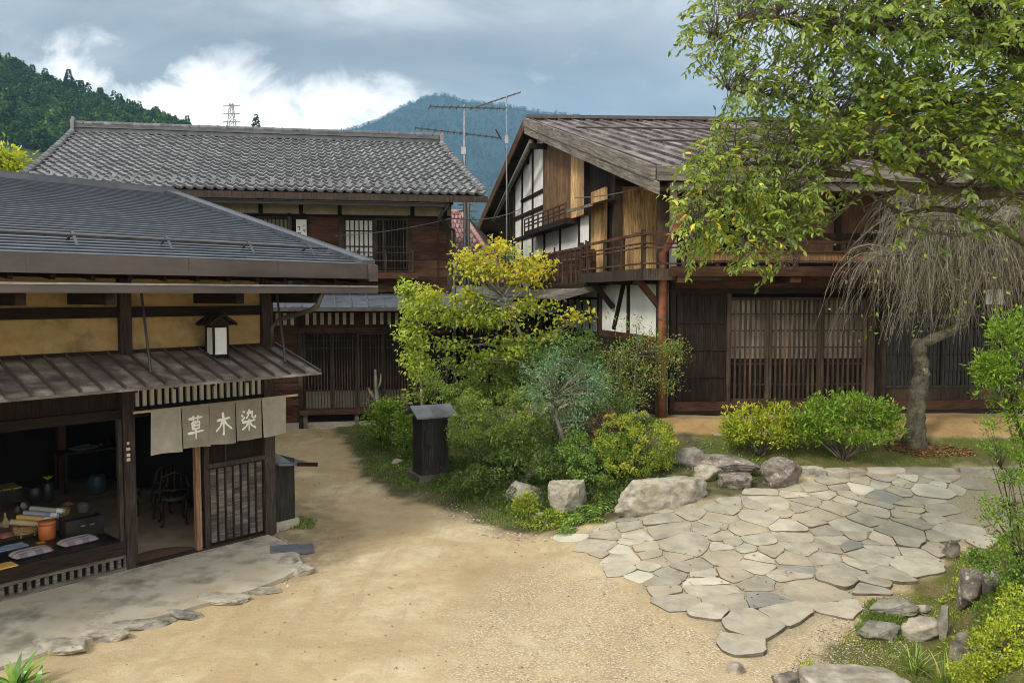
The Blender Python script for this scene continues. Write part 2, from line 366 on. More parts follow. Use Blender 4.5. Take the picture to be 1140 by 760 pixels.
for (ua, va, ub, vb) in ((157, 325, 168, 413), (308, 330, 318, 402)):
    xb, zb2 = shit(ub, vb, -.75); xa, za = shit(ua, va, -.25)
    MB().tube([(xa, -.25, 3.75), (xb, -.75, 2.72)], .017, 6).build('awning_stay', M['dkmetal'], shop)
# downpipe
m = MB(); a = shit(349, 333, -1.0)[0]; b = shit(301, 362, -.12)[0]
m.tube([(a, -1.22, 3.73), (a, -1.1, 3.55), (a-.05, -.98, 3.47), (b+.08, -.25, 3.33), (b, -.16, 3.22), (b, -.14, 2.92)], .035, 8)
m.build('downpipe', M['fascia'], shop, smooth=True)
# door side panel -------------------------------------------------
for x_, w_ in ((.93, .075), (1.06, .075)):
    MB().box(x_, x_+w_, -.02, .06, .04, 2.16).build('door_jamb', surf('amber_jamb', (.10, .055, .03), (.30, .18, .095), WV, 5, .7, .3, .005, .3) if x_ < 1 else M['post'], shop)
door = MB().box(1.14, 2.02, .04, .06, .04, 2.16).build('sliding_door', M['dark_v'], shop)
m = MB()
for k in range(7):
    for j in range(13):
        z = .10+j*.083
        m.box(1.15+k*.125, 1.15+(k+1)*.125-.004, .022, .04, z, z+.079)
m.build('door_planks', surf('grey_worn_plank', (.055, .045, .037), (.17, .145, .12), WH, 4, .85, .4, .006, .9, .4), door)
m = MB()
for k in range(8): m.bar((1.145+k*.124, .01, .06), (1.145+k*.124, .01, 1.2), .022, .025, (0, 1, 0))
m.build('door_bars', M['dark_v'], door)
MB().tube([(1.1, -.02, 1.235), (2.03, -.02, 1.235)], .042, 8).build('door_rail', M['post'], door)
MB().box(.0, 2.02, -.06, .1, .0, .055).build('door_sill', M['post'], shop)
MB().box(1.4, 1.425, .015, .04, 1.28, 2.16).build('door_stile', M['post'], door)
# post notices
for z0, z1, w in ((1.72, 1.755, .03), (1.64, 1.68, .05), (1.56, 1.60, .045), (1.50, 1.54, .045)):
    MB().box(-.02-w/2, -.02+w/2, -.068, -.06, z0, z1).build('number_tag', M['cream'], shop)
# raised display bench ---------------------------------------------
BZ = .43
bench = MB().box(X0, -.10, .0, 1.15, BZ-.05, BZ).build('display_floor', M['black'], shop)
MB().box(X0, -.075, -.045, .0, .25, BZ+.005).build('floor_edge_beam', M['dark_h'], shop)
MB().box(X0, -.10, .03, .05, .04, .25).build('vent_recess', M['darkroom'], shop)
m = MB()
MB().box(X0, -.08, -.04, .03, .205, .25).build('vent_rail', M['grey_h'], shop)
MB().box(X0, -.08, -.06, .04, .0, .085).build('base_sill', M['grey_h'], shop)
for k in range(52):
    xx = -.16-k*.098
    m.box(xx-.022, xx+.022, -.03, .02, .085, .205)
m.build('vent_bars', M['grey_h'], shop)
MB().box(-.10, -.076, -.04, .0, .0, BZ).build('bench_end', M['grey_h'], shop)
# interior --------------------------------------------------------
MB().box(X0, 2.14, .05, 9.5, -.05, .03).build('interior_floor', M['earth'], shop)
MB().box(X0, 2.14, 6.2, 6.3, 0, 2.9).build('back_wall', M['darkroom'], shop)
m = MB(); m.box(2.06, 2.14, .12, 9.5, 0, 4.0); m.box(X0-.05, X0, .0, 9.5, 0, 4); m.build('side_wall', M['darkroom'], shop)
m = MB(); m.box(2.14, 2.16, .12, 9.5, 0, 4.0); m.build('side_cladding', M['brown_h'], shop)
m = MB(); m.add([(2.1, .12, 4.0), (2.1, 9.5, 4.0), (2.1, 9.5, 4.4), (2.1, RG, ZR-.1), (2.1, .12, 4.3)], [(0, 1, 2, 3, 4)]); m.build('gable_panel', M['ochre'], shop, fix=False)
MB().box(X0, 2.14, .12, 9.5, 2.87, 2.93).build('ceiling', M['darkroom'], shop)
p = sfl(71, 545, .03)
MB().box(p[0]-.07, p[0]+.07, p[1], p[1]+.14, 0.03, 2.87).build('inner_post', surf('red_brown_post', (.05, .022, .012), (.14, .065, .035), WV, 5, .6, .3, .005, .2), shop)
MB().box(-.135, -.085, -.03, .04, BZ+.006, 2.06).build('inner_jamb', M['post'], shop)
for vv in (0, 1): MB().box(-1.1+vv*.0, .1, 2.2+vv*2, 2.35+vv*2, 2.55, 2.75).build('inner_beam', M['dark_h'], shop)

# roof lamp / lantern standing on the awning
lx, _ = shit(241, 390, -.3)
LB = SW(lx, -.32, 2.845)
lan = thing('lantern', 'white paper box lantern with little gabled wooden roof on the brown awning', 'lantern', LB, SA)
m = MB(); w = .105
for sx in (-1, 1):
    for sy in (-1, 1): m.box(sx*w-.012, sx*w+.012, sy*w-.012, sy*w+.012, -.03, .42)
for z in (.0, .40):
    for s_ in (-1, 1): m.box(-w-.012, w+.012, s_*w-.011, s_*w+.011, z, z+.025); m.box(s_*w-.011, s_*w+.011, -w-.012, w+.012, z, z+.025)
m.build('frame', M['dark_v'], lan)
MB().box(-w+.008, w-.008, -w+.008, w-.008, .02, .41).build('paper_shade', M['paper'], lan)
m = MB()
for s_ in (-1, 1):
    m.hexa([(s_*.0, -.20, .56), (s_*.0, .20, .56), (s_*.20, .20, .43), (s_*.20, -.20, .43), (s_*.0, -.20, .585), (s_*.0, .20, .585), (s_*.21, .20, .455), (s_*.21, -.20, .455)])
    for k in range(4): m.bar((0, -.18+k*.12, .59), (s_*.2, -.18+k*.12, .46), .02, .02)
m.bar((0, -.22, .595), (0, .22, .595), .04, .04)
m.add([(-.15, -.15, .43), (.15, -.15, .43), (0, -.15, .55)], [(0, 1, 2)]); m.add([(-.15, .15, .43), (.15, .15, .43), (0, .15, .55)], [(0, 1, 2)])
m.build('lantern_roof', M['dark_v'], lan)

# noren curtain -----------------------------------------------------
noren = thing('door_curtain', 'grey five-panel cloth door curtain with three white brushed characters under the awning', 'curtain', SW(0, 0, 2.17), SA)
yb = -.30
rod0 = shit(150, 459, yb); rod1 = shit(328, 439, yb)
MB().tube([(rod0[0]-.02, yb, 0), (rod1[0]+.05, yb, 0)], .018, 8).build('curtain_rod', M['bamboo'], noren)
edges = [shit(u_, v_, yb)[0] for u_, v_ in ((166.5, 457), (201, 452), (231.5, 449), (261, 446), (290, 443), (318, 440))]
def wave(x, z):   # y offset of cloth
    k = (-z)/.6
    return yb-.024+.022*k*math.sin(x*9.0)+.03*k*math.sin(x*3.1+1)+.008*math.sin(x*23)
for k in range(5):
    a, b = edges[k]+.006, edges[k+1]-.006
    zl = (-.60, -.575, -.57, -.565, -.56)[k]
    m = MB()
    fn = lambda s, t: (a+(b-a)*s+.012*t*math.sin(k*2.1), wave(a+(b-a)*s, zl*t)-(.012*t if k in (0, 4) else 0), .012+(zl-.012)*t+.012*t*math.sin(s*3+k))
    m.grid(fn, 14, 10); n0 = len(m.v)
    for p_ in list(m.v): m.v.append((p_[0], p_[1]+.004, p_[2]))
    m.f += [tuple(i+n0 for i in reversed(f)) for f in list(m.f)]; m.r += list(m.r)
    m.build('cloth_panel', M['norenl'] if k in (0, 4) else M['noren'], noren, smooth=True, fix=False)
GL = {
 'kusa': [[(.08, .86), (.92, .9)], [(.34, .99), (.36, .74)], [(.66, 1.), (.61, .76)], [(.27, .70), (.29, .37)], [(.27, .68), (.74, .71), (.70, .38)], [(.3, .55), (.7, .56)], [(.3, .41), (.7, .42)], [(.02, .22), (.98, .29)], [(.5, .4), (.5, -.06)]],
 'ki': [[(.1, .64), (.9, .73)], [(.5, 1.), (.51, .5), (.49, -.02), (.42, .05)], [(.48, .64), (.3, .36), (.02, .16)], [(.52, .64), (.7, .42), (1., .2)]],
 'some': [[(.12, .95), (.22, .85)], [(.02, .76), (.14, .67)], [(.04, .48), (.24, .66)], [(.52, 1.), (.48, .76), (.30, .56)], [(.34, .82), (.74, .86), (.70, .64), (.80, .58), (.95, .60), (.94, .70)], [(.06, .40), (.94, .47)], [(.5, .55), (.5, -.04)], [(.46, .40), (.3, .2), (.04, .06)], [(.54, .40), (.70, .22), (.98, .08)]],
}
def glyph(mb, strokes, x0, z0, w, h, yf, th=.075):
    for st in strokes:
        pts = []
        for a, b in zip(st[:-1], st[1:]):
            for q in range(6): pts.append((a[0]+(b[0]-a[0])*q/6, a[1]+(b[1]-a[1])*q/6))
        pts.append(st[-1]); n = len(pts); vs = []
        for i, (x, z) in enumerate(pts):
            a = pts[max(0, i-1)]; b = pts[min(n-1, i+1)]; dx, dz = b[0]-a[0], b[1]-a[1]; l = math.hypot(dx, dz) or 1
            t = i/(n-1); wd = th*(.8+.45*abs(math.cos(t*math.pi)))*(1.15-.5*t)*.72*(.55 if i in (0, n-1) else 1)
            for s_ in (-1, 1):
                X = x0+(x-dz/l*wd*s_)*w; Z = z0+(z+dx/l*wd*s_)*h; vs.append((X, yf(X, Z), Z))
        mb.add(vs, [(2*i, 2*i+1, 2*i+3, 2*i+2) for i in range(n-1)])
for k, g in ((1, 'kusa'), (2, 'ki'), (3, 'some')):
    c = (edges[k]+edges[k+1])/2; cz = -.285
    m = MB(); glyph(m, GL[g], c-.125, cz-.15, .25, .31, lambda x, z: wave(x, z)-.005)
    m.build('character', M['ink'], noren, fix=False)

# concrete apron ----------------------------------------------------
def sg(x, o): p = SW(x, -o); return (p.x, p.y)
pts = [(2.05, .02), (2.02, .5), (1.88, 1.05), (1.7, 1.45), (1.5, 1.72), (1.1, 1.90), (.5, 1.95), (0, 1.93), (-.5, 1.90), (-1.0, 1.96), (-1.5, 1.94), (-2.2, 1.98), (-3.2, 1.96), (-4.5, 1.96), (-4.5, .02)]
pl = []
for a, b in zip(pts, pts[1:]+pts[:1]):
    for q in range(5):
        t = q/5; j = 0 if (a[1] < .1 or b[1] < .1) else .02
        pl.append(sg(a[0]+(b[0]-a[0])*t+random.uniform(-j, j), a[1]+(b[1]-a[1])*t+random.uniform(-j, j)))
o = MB().prism(pl, -.1, .045).build('concrete_apron', M['conc']); tag(o, kind='structure')
# kerb lip near wall
pl = [sg(x_, o_) for x_, o_ in ((-.05, .0), (2.0, .0), (2.0, .12), (1.2, .13), (.6, .16), (-.05, .14))]

# things on the display floor --------------------------------------
def cushion(u, v, label, z=BZ):
    x, y = sfl(u, v, z); t = thing('cushion', label, 'cushion', SW(x, y, z), SA+R(3))
    m = MB(); w, d, h = .235, .145, .075
    def fn(s, t_):
        a, b = s*2-1, t_*2-1; e = (1-abs(a)**4)*(1-abs(b)**4); return (a*w*(1-.06*abs(b)**2), b*d*(1-.06*abs(a)**2), h*.35+h*.65*max(e, 0)**.5)
    def fb(s, t_):
        a, b = s*2-1, t_*2-1; e = (1-abs(a)**4)*(1-abs(b)**4); return (a*w*(1-.06*abs(b)**2), b*d*(1-.06*abs(a)**2), h*.35-h*.35*max(e, 0)**.5)
    m.grid(fn, 16, 12); m.grid(fb, 16, 12)
    mm, nt = newmat('striped_cushion_cloth')
    sx = N(nt, 'ShaderNodeSeparateXYZ'); tc = N(nt, 'ShaderNodeTexCoord'); L(nt, tc.outputs['Object'], sx.inputs[0])
    c = ramp(nt, mapr(nt, sx.outputs[1], -.145, .145), [(0, (.17, .13, .16)), (.22, (.17, .13, .16)), (.24, (.42, .36, .33)), (.36, (.40, .35, .33)), (.38, (.15, .11, .15)), (.55, (.2, .16, .19)), (.57, (.50, .42, .28)), (.8, (.50, .43, .3)), (.82, (.3, .25, .27))])
    w1 = mth(nt, 'FRACT', mth(nt, 'MULTIPLY', sx.outputs[0], 5.5)); c = mixc(nt, mth(nt, 'MULTIPLY', mth(nt, 'GREATER_THAN', w1, .5), .35), c, (.45, .4, .4))
    b = N(nt, 'ShaderNodeBsdfPrincipled'); L(nt, c, b.inputs[0]); b.inputs['Roughness'].default_value = .95
    L(nt, b.outputs[0], N(nt, 'ShaderNodeOutputMaterial').inputs[0])
    m.build('cushion_cover', mm, t, smooth=True)
cushion(87, 604, 'striped flat cushion on the display floor nearest the thick front post')
cushion(35, 617, 'striped flat cushion beside the blue printed sheet on the display floor')
def sheet(u, v, w, d, mat, label, name='printed_sheet', cat='leaflet'):
    x, y = sfl(u, v, BZ); o = MB().box(-w/2, w/2, -d/2, d/2, 0, .012).build(name, mat); o.location = SW(x, y, BZ+.001); o.rotation_euler = (0, 0, SA+R(4)); tag(o, label, cat); return o
sheet(12, 609, .34, .22, surf('blue_print', (.10, .16, .34), (.5, .55, .62), (1, 1, 1), 16, .6, 0, 0, 0, .2), 'blue and white printed sheet lying left of the two striped cushions')
sheet(1, 631, .30, .22, flat('amber_paper', (.62, .34, .08)), 'amber yellow sheet at the near left corner of the display floor')
sheet(45, 604, .10, .07, flat('orange_card', (.5, .2, .05)), 'small orange card in front of the orange canister', 'price_card', 'card')
def basket(u, v, r, h, label):
    x, y = sfl(u, v, BZ); t = thing('wicker_basket', label, 'basket', SW(x, y, BZ), SA)
    m = MB()
    for j in range(5):
        z = .05+j*(h-.05)/4; rr = r*(.86+.14*j/4); m.tube([(rr*math.cos(a)*1.15, rr*math.sin(a)*.85, z) for a in np.linspace(0, 2*math.pi, 25)], .008, 5, cap=False)
    for k in range(26):
        a = k/26*2*math.pi
        for s_ in (-1, 1): b = a+s_*.3; m.bar((r*.86*math.cos(a)*1.15, r*.86*math.sin(a)*.85, .05), (r*math.cos(b)*1.15, r*math.sin(b)*.85, h), .008, .008)
    m.build('weave', M['wicker'], t)
    for k in range(4):
        a = k*math.pi/2+.7; MB().bar((r*.8*math.cos(a), r*.7*math.sin(a), 0), (r*.85*math.cos(a), r*.75*math.sin(a), .08), .016, .016).build('foot', M['wicker'], t)
    MB().lathe((0, 0, .05), [(.001, 0), (r*.84, 0), (r*.84, .01), (.001, .01)], 20).build('base', M['wicker'], t)
    return x, y
bx, by = basket(30, 596, .145, .14, 'open wicker basket holding cloth rolls left of the orange canister')
basket(63, 577, .16, .12, 'wicker basket behind the orange canister')
rollc = [((.50, .38, .2), 'sand'), ((.52, .33, .10), 'amber'), ((.28, .29, .36), 'grey blue'), ((.34, .31, .27), 'grey')]
for k, (c, nm) in enumerate(rollc):
    p = SW(bx-.05+.10*k, by+.02+.06*k, BZ+.185+.03*k); q = p+d1*.26-d2*.15-Vector((0, 0, .055)); a = p-d1*.12+d2*.07+Vector((0, 0, .025))
    t = thing('cloth_roll', f'rolled {nm} cloth with a white label resting in the basket', 'cloth roll', p)
    o = MB().tube([a-p, q-p], .038, 12).build('roll', flat('roll_cloth', c), t, smooth=False)
    e = (q-a).normalized(); MB().tube([q-p-e*.11, q-p-e*.03], .0395, 12).build('paper_label', M['paper'], t)
x, y = sfl(56, 601, BZ)
t = thing('canister', 'round orange lidded canister on the display floor', 'canister', SW(x, y+.1, BZ))
MB().lathe((0, 0, 0), [(.09, 0), (.103, .01), (.106, .19), (.1, .2)], 24).build('body', M['orange'], t, smooth=True)
MB().lathe((0, 0, .2), [(.109, 0), (.109, .035), (.095, .045)], 24).build('lid', M['orange'], t, smooth=True)
x, y = sfl(95, 597, BZ)
t = thing('storage_box', 'black lacquered wooden box with metal pulls beside the orange canister', 'box', SW(x, y+.12, BZ), SA)
m = MB(); m.box(-.24, .24, -.13, -.115, 0, .25); m.box(-.24, .24, .115, .13, 0, .25); m.box(-.24, -.225, -.115, .115, 0, .25); m.box(.225, .24, -.115, .115, 0, .25); m.box(-.225, .225, -.115, .115, 0, .02); m.build('body', M['black'], t)
MB().box(-.23, .23, -.12, .12, .21, .222).build('inner_tray', M['blackw'], t)
MB().box(.06, .12, -.137, -.13, .15, .165).build('pull', M['steel'], t)
MB().box(-.06, .0, -.137, -.13, .15, .165).build('pull', M['steel'], t)
for (u, v, r, h, mat, lab, nm) in ((40, 558, .115, .24, M['black'], 'squat black vat left of the jar with the yellow flower', 'vat'), (54, 558, .085, .3, M['black'], 'tall black jar holding a small yellow flower', 'jar'), (92, 570, .085, .14, flat('grey_glaze', (.12, .11, .1)), 'small grey pot behind the black lacquered box', 'pot')):
    x, y = sfl(u, v, BZ); t = thing(nm, lab, nm, SW(x, y, BZ))
    MB().lathe((0, 0, 0), [(r*.8, 0), (r, .02), (r*1.02, h*.7), (r*.86, h*.92), (r*.9, h), (r*.8, h), (r*.78, h*.8), (.01, h*.8)], 20).build('body', mat, t, smooth=True)
    if nm == 'jar':
        m = MB()
        for k in range(7):
            a = k/7*6.28; m.add([(0, 0, h+.05), (.05*math.cos(a-.3), .05*math.sin(a-.3), h+.09), (.08*math.cos(a), .08*math.sin(a), h+.10), (.05*math.cos(a+.3), .05*math.sin(a+.3), h+.09)], [(0, 1, 2, 3)])
        m.build('flower', flat('yellow_petal', (.7, .55, .05)), t, fix=False)
        MB().tube([(0, 0, h*.8), (0, 0, h+.06)], .006, 5).build('stem', flat('flower_stem', (.06, .12, .03)), t)
x, y = sfl(8, 556, BZ)
t = thing('display_case', 'low dark display tray with yellow cloths at the left edge of the shop', 'tray', SW(x-.1, y, BZ), SA)
MB().box(-.35, .3, -.25, .25, .0, .20).build('tray_body', M['black'], t)
for k in range(4): MB().box(-.32+k*.15, -.2+k*.15, -.22, .2, .2, .222).build('folded_cloth', flat('yellow_cloth', ((.45, .36, .08), (.5, .44, .12), (.33, .3, .1), (.42, .28, .07))[k]), t)
x, y = sfl(9, 590, BZ)
o = MB().prism([(-.03, -.08), (.03, -.08), (.04, .0), (.012, .06), (.008, .13), (-.008, .13), (-.012, .06), (-.04, 0)], 0, .015).build('wooden_paddle', M['bamboo']); o.location = SW(x, y+.1, BZ+.10); o.rotation_euler = (R(80), 0, SA); tag(o, 'pale wooden paddle standing left of the basket with cloth rolls', 'paddle')
# floor things
gd = [((20, 572), (.10, .07, .05), 'small brown jar at the back left of the display floor', .06, .13), ((26, 566), (.30, .28, .24), 'small pale jar beside the brown one at the back left', .055, .10), ((76, 562), (.22, .10, .04), 'low amber bowl behind the second basket', .09, .06), ((110, 590), (.08, .08, .075), 'small dark bottle right of the black lacquered box', .04, .2)]
for (u, v), c, lab, r_, h in gd:
    x, y = sfl(u, v, BZ); t = thing('jar' if 'jar' in lab else ('bowl' if 'bowl' in lab else 'bottle'), lab, 'pottery', SW(x, y, BZ)); MB().lathe((0, 0, 0), [(r_*.7, 0), (r_, h*.2), (r_*.95, h*.6), (r_*.5, h*.85), (r_*.6, h), (r_*.4, h)], 16).build('body', flat('pottery_glaze', c, .4), t, smooth=True)
for k, (u, v, c, nm) in enumerate(((3, 585, (.5, .42, .28), 'cream'), (22, 583, (.16, .2, .3), 'indigo'), (6, 597, (.42, .2, .12), 'rust'))):
    x, y = sfl(u, v, BZ); t = thing('cloth_stack', f'small folded stack of {nm} cloth at the left of the display floor', 'folded cloth', SW(x, y, BZ), SA+R(8*k)); 
    for q in range(3): MB().box(-.09+.004*q, .09-.003*q, -.07, .07-.004*q, .001+q*.022, .019+q*.022).build('folded_cloth', flat('stacked_cloth', tuple(z*(1-.12*q) for z in c)), t)
def chair(u, v, rz, label):
    x, y = sfl(u, v, .03); t = thing('chair', label, 'chair', SW(x, y, .03), SA+rz, 'dark carved chairs inside the shop')
    leather = flat('dark_green_leather', (.05, .055, .045), .5); wd = surf('mahogany', (.02, .009, .006), (.06, .028, .018), WV, 5, .45, .1, .003, .3)
    m = MB(); m.lathe((0, 0, .40), [(.02, 0), (.22, .0), (.235, .03), (.21, .065), (.02, .075)], 22); m.build('seat', leather, t, smooth=True)
    for sx in (-1, 1):
        for sy in (-1, 1):
            MB().tube([(sx*.17, sy*.16, .41), (sx*.19, sy*.18, .3), (sx*.165, sy*.155, .16), (sx*.17, sy*.165, .05), (sx*.19, sy*.185, 0)], [.028, .032, .018, .017, .026], 8).build('leg', wd, t, smooth=True)
    m = MB(); m.tube([(-.2, .15, .4), (-.22, .24, .62), (-.18, .28, .82), (0, .3, .88), (.18, .28, .82), (.22, .24, .62), (.2, .15, .4)], .018, 8)
    for xx in (-.09, 0, .09): m.tube([(xx, .2, .45), (xx*1.2, .27, .66), (xx, .29, .86)], .011, 6)
    m.tube([(-.21, .23, .6), (0, .29, .6), (.21, .23, .6)], .014, 6)
    m.build('backrest', wd, t, smooth=True)
chair(172, 573, R(200), 'dark carved chair further left inside the shop doorway')
chair(193, 582, R(160), 'dark carved chair nearer the sliding door inside the shop')
x, y = sfl(182, 620, .03)
pl = [(.42*math.cos(a), .40*math.sin(a)) for a in np.linspace(0, math.pi, 18)]
o = MB().prism([(-.5, 0)]+[( -.5*math.cos(a), .42*math.sin(a)) for a in np.linspace(.1, math.pi-.1, 18)]+[(.5, 0)], 0, .012).build('doormat', surf('brown_coir', (.10, .055, .028), (.19, .115, .065), (1, 1, 1), 60, .98, .6, .01, 0, .3)); o.location = SW(.5, .12, .031); o.rotation_euler = (0, 0, SA); tag(o, 'brown half-round doormat in the shop doorway', 'doormat')
x, y = sfl(112, 545, .03)
t = thing('work_table', 'dark work table against the rear of the shop', 'table', SW(x, y+.4, .03), SA)
MB().box(-.6, .6, -.3, .3, .72, .76).build('tabletop', M['blackw'], t)
for sx in (-1, 1):
    for sy in (-1, 1): MB().box(sx*.54-.03, sx*.54+.03, sy*.25-.03, sy*.25+.03, 0, .72).build('leg', M['blackw'], t)
t2 = thing('metal_tray', 'shallow pale metal tray on the dark work table', 'tray', SW(x-.15, y+.35, .791), SA+.3)
m = MB(); m.box(-.2, .2, -.14, .14, 0, .01); m.box(-.2, .2, -.15, -.14, 0, .04); m.box(-.2, .2, .14, .15, 0, .04); m.box(-.21, -.2, -.15, .15, 0, .04); m.box(.2, .21, -.15, .15, 0, .04); m.build('tray_pan', M['steel'], t2)
for k in range(3):
    t3 = thing('teapot', ('dark iron teapot at the left of the work table', 'dark iron teapot in the middle of the work table', 'dark iron teapot at the right of the work table')[k], 'teapot', SW(x+.15+.17*k, y+.3+.1*(k % 2), .79))
    MB().lathe((0, 0, 0), [(.04, 0), (.07, .03), (.07, .07), (.035, .11), (.01, .13)], 16).build('body', M['black'], t3, smooth=True)
    MB().tube([(.06, 0, .05), (.1, 0, .09)], .01, 6).build('spout', M['black'], t3)
x, y = sfl(106, 548, .03)
t = thing('dye_pot', 'blue green glazed pot under the work table', 'pot', SW(x, y-.1, .03))
MB().lathe((0, 0, 0), [(.10, 0), (.16, .06), (.17, .24), (.13, .32), (.14, .34), (.12, .34), (.1, .28), (.01, .28)], 20).build('body', flat('teal_glaze', (.05, .10, .11), .35), t, smooth=True)
px, pz = shit(119, 452, 1.6)
t = thing('framed_print', 'small framed print hanging inside the shop near the front post', 'picture', SW(px, 1.6, pz-.15), SA)
MB().box(-.16, .16, 0, .02, -.02, .34).build('print_sheet', surf('red_sepia_print', (.12, .05, .03), (.5, .45, .38), (1, 1, 1), 22, .6, 0, 0, 0, .2), t)
m = MB(); m.box(-.18, .18, -.012, 0, -.04, -.015); m.box(-.18, .18, -.012, 0, .335, .36); m.box(-.18, -.155, -.012, 0, -.015, .335); m.box(.155, .18, -.012, 0, -.015, .335); m.box(-.15, .0, .02, .035, .36, 1.1); m.build('picture_frame', M['cream'], t)

# utility box behind the shop corner --------------------------------
t = thing('meter_shed', 'small black wooden box shed with slate roof behind the shop corner', 'shed', SW(2.24, .05, 0), SA)
MB().box(0, .42, -.02, .62, 0, .16).build('plinth', M['conc'], t)
MB().box(.02, .37, .02, .55, .16, 1.12).build('shed_wall', M['blackw'], t)
m = MB(); m.hexa([(-.02, -.16, 1.08), (.62, -.16, .99), (.62, .7, .99), (-.02, .7, 1.08), (-.02, -.16, 1.11), (.62, -.16, 1.02), (.62, .7, 1.02), (-.02, .7, 1.11)])
m.hexa([(0, -.02, 1.11), (.3, -.02, 1.06), (.3, .1, 1.06), (0, .1, 1.11), (0, -.02, 1.27), (.3, -.02, 1.07), (.3, .6, 1.07), (0, .6, 1.27)])
m.build('shed_roof', M['slate'], t)
MB().bar((.3, -.18, 1.06), (.66, -.18, 1.0), .03, .06).build('eave_board', M['dark_h'], t)
# ================================================================== frames for skewed buildings
class Frame:
    def __init__(s, ox, oy, ang, sh):
        s.o = Vector((ox, oy, 0)); s.a = R(ang); s.sh = sh
        s.e1 = Vector((math.cos(s.a), math.sin(s.a), 0)); s.e2 = Vector((-math.sin(s.a), math.cos(s.a), 0))
    def xf(s, p): return (p[0]-s.sh*p[1], p[1], p[2])
    def W(s, x, y, z=0): return s.o+s.e1*(x-s.sh*y)+s.e2*y+Vector((0, 0, z))
    def front(s, u, v, y=0.):        # pixel -> x,z on plane y
        d = ray(u, v); q = CAM-s.o; t = (y-q.dot(s.e2))/d.dot(s.e2); p = CAM+d*t-s.o
        return p.dot(s.e1)+s.sh*y, p.z
    def side(s, u, v, x=0.):         # pixel -> y,z on plane x (sheared)
        d = ray(u, v); q = CAM-s.o; n = s.e1+s.sh*s.e2; t = (x-q.dot(n))/d.dot(n); p = CAM+d*t-s.o
        return p.dot(s.e2), p.z
    def MB(s): return MB(s.xf)
def lattice(fr, x0, x1, z0, z1, y, n, name, mat, par, rails=(0, 1), bw=.022, fw=.05, sub=()):
    """lattice panel: frame + vertical bars, back at y"""
    m = fr.MB()
    for k in range(n):
        x = x0+(x1-x0)*(k+.5)/n; m.box(x-bw/2, x+bw/2, y, y+.025, z0+fw, z1-fw)
    for t in sub: z = z0+(z1-z0)*t; m.box(x0+fw, x1-fw, y+.026, y+.04, z-.014, z+.014)
    for z in (z0, z1-fw): m.box(x0, x1, y-.012, y+.045, z, z+fw)
    for x in (x0, x1-fw): m.box(x, x+fw, y-.011, y+.044, z0+fw, z1-fw)
    return m.build(name, mat, par)
def boards_v(m, x0, x1, y0, y1, z0, z1, n):     # vertical boards on a front plane
    for k in range(n):
        a = x0+(x1-x0)*k/n; b = x0+(x1-x0)*(k+1)/n-.006; j = random.uniform(0, .008); m.box(a, b, y0-j, y1, z0, z1)
def boards_h(m, x0, x1, y0, y1, z0, z1, n):
    for k in range(n):
        a = z0+(z1-z0)*k/n; b = z0+(z1-z0)*(k+1)/n-.005
        m.hexa([(x0, y0-.012, a), (x1, y0-.012, a), (x1, y1, a), (x0, y1, a), (x0, y0, b), (x1, y0, b), (x1, y1, b), (x0, y1, b)])
# ================================================================== BACK HOUSE (left, tiled roof)
BH = Frame(-1.563, 21.0, 10, .105)
bh = thing('tiled_house', 'two-storey dark timber house with silver grey tiled roof behind the shop', 'house', BH.o, BH.a)
f = BH.front
zt = 6.15; GZ = .3
def bz(v, u=420): return f(u, v)[1]
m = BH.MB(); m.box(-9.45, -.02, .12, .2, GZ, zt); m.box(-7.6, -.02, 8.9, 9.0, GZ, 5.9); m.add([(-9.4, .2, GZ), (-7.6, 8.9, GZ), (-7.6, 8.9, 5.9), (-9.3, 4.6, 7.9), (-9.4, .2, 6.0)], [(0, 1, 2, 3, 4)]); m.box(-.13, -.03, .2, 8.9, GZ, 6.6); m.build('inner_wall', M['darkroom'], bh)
m = BH.MB(); m.add([(-.03, -.3, 6.05), (-.03, 9.2, 6.05), (-.03, 4.6, 8.2)], [(0, 1, 2)]); m.build('gable_wall', M['white'], bh, fix=False)
# upper storey
u0 = bz(325); utop = bz(241); 
xw = [f(u, 270)[0] for u in (285, 325, 343, 382, 418, 455, 503)]
for a_ in ((xw[5], 0, .03, .12, bz(365), utop, 13), (xw[2]-.05, xw[3], .03, .12, u0, utop, 6), (-9.45, xw[0]-1.2, .03, .12, u0, utop, 6)):
    m = BH.MB(); boards_h(m, *a_); m.build('timber_cladding', M['brown_h'], bh)
m = BH.MB(); boards_h(m, xw[3], xw[5], .03, .12, u0, bz(303), 3); m.build('timber_cladding', M['brown_h'], bh)
for x, w in ((xw[5]+.03, .10), (xw[3]-.06, .11), (-.06, .12), (xw[2]-.1, .1), (xw[1]-.05, .1), (xw[0]-1.25, .1)):
    BH.MB().box(x-w/2, x+w/2, -.01, .12, u0, utop+.05).build('post', M['brown_v'], bh)
for u in (427, 488): 
    x = f(u, 260)[0]; BH.MB().box(x-.02, x+.02, .0, .12, u0 if u > 450 else bz(300), utop).build('batten', M['brown_v'], bh)
m = BH.MB(); m.box(xw[3], xw[4], .09, .11, bz(300), utop-.1); m.build('shoji_paper', M['paper'], bh)
lattice(BH, xw[3], xw[4], bz(300), utop-.04, .03, 7, 'window_lattice', M['brown_v'], bh, bw=.03, sub=(.45, .75, .25))
lattice(BH, xw[4], xw[5]-.02, bz(300), utop-.04, .01, 11, 'window_lattice', M['brown_v'], bh, bw=.028, sub=(.45,))
m = BH.MB(); m.box(xw[0]-1.2, xw[1], .09, .11, bz(300), utop-.1); m.build('shoji_paper', flat('old_paper', (.30, .29, .24)), bh)
lattice(BH, xw[0]-1.2, xw[0]-.05, bz(300), utop-.04, .03, 9, 'window_lattice', M['brown_v'], bh, bw=.04, sub=(.4,))
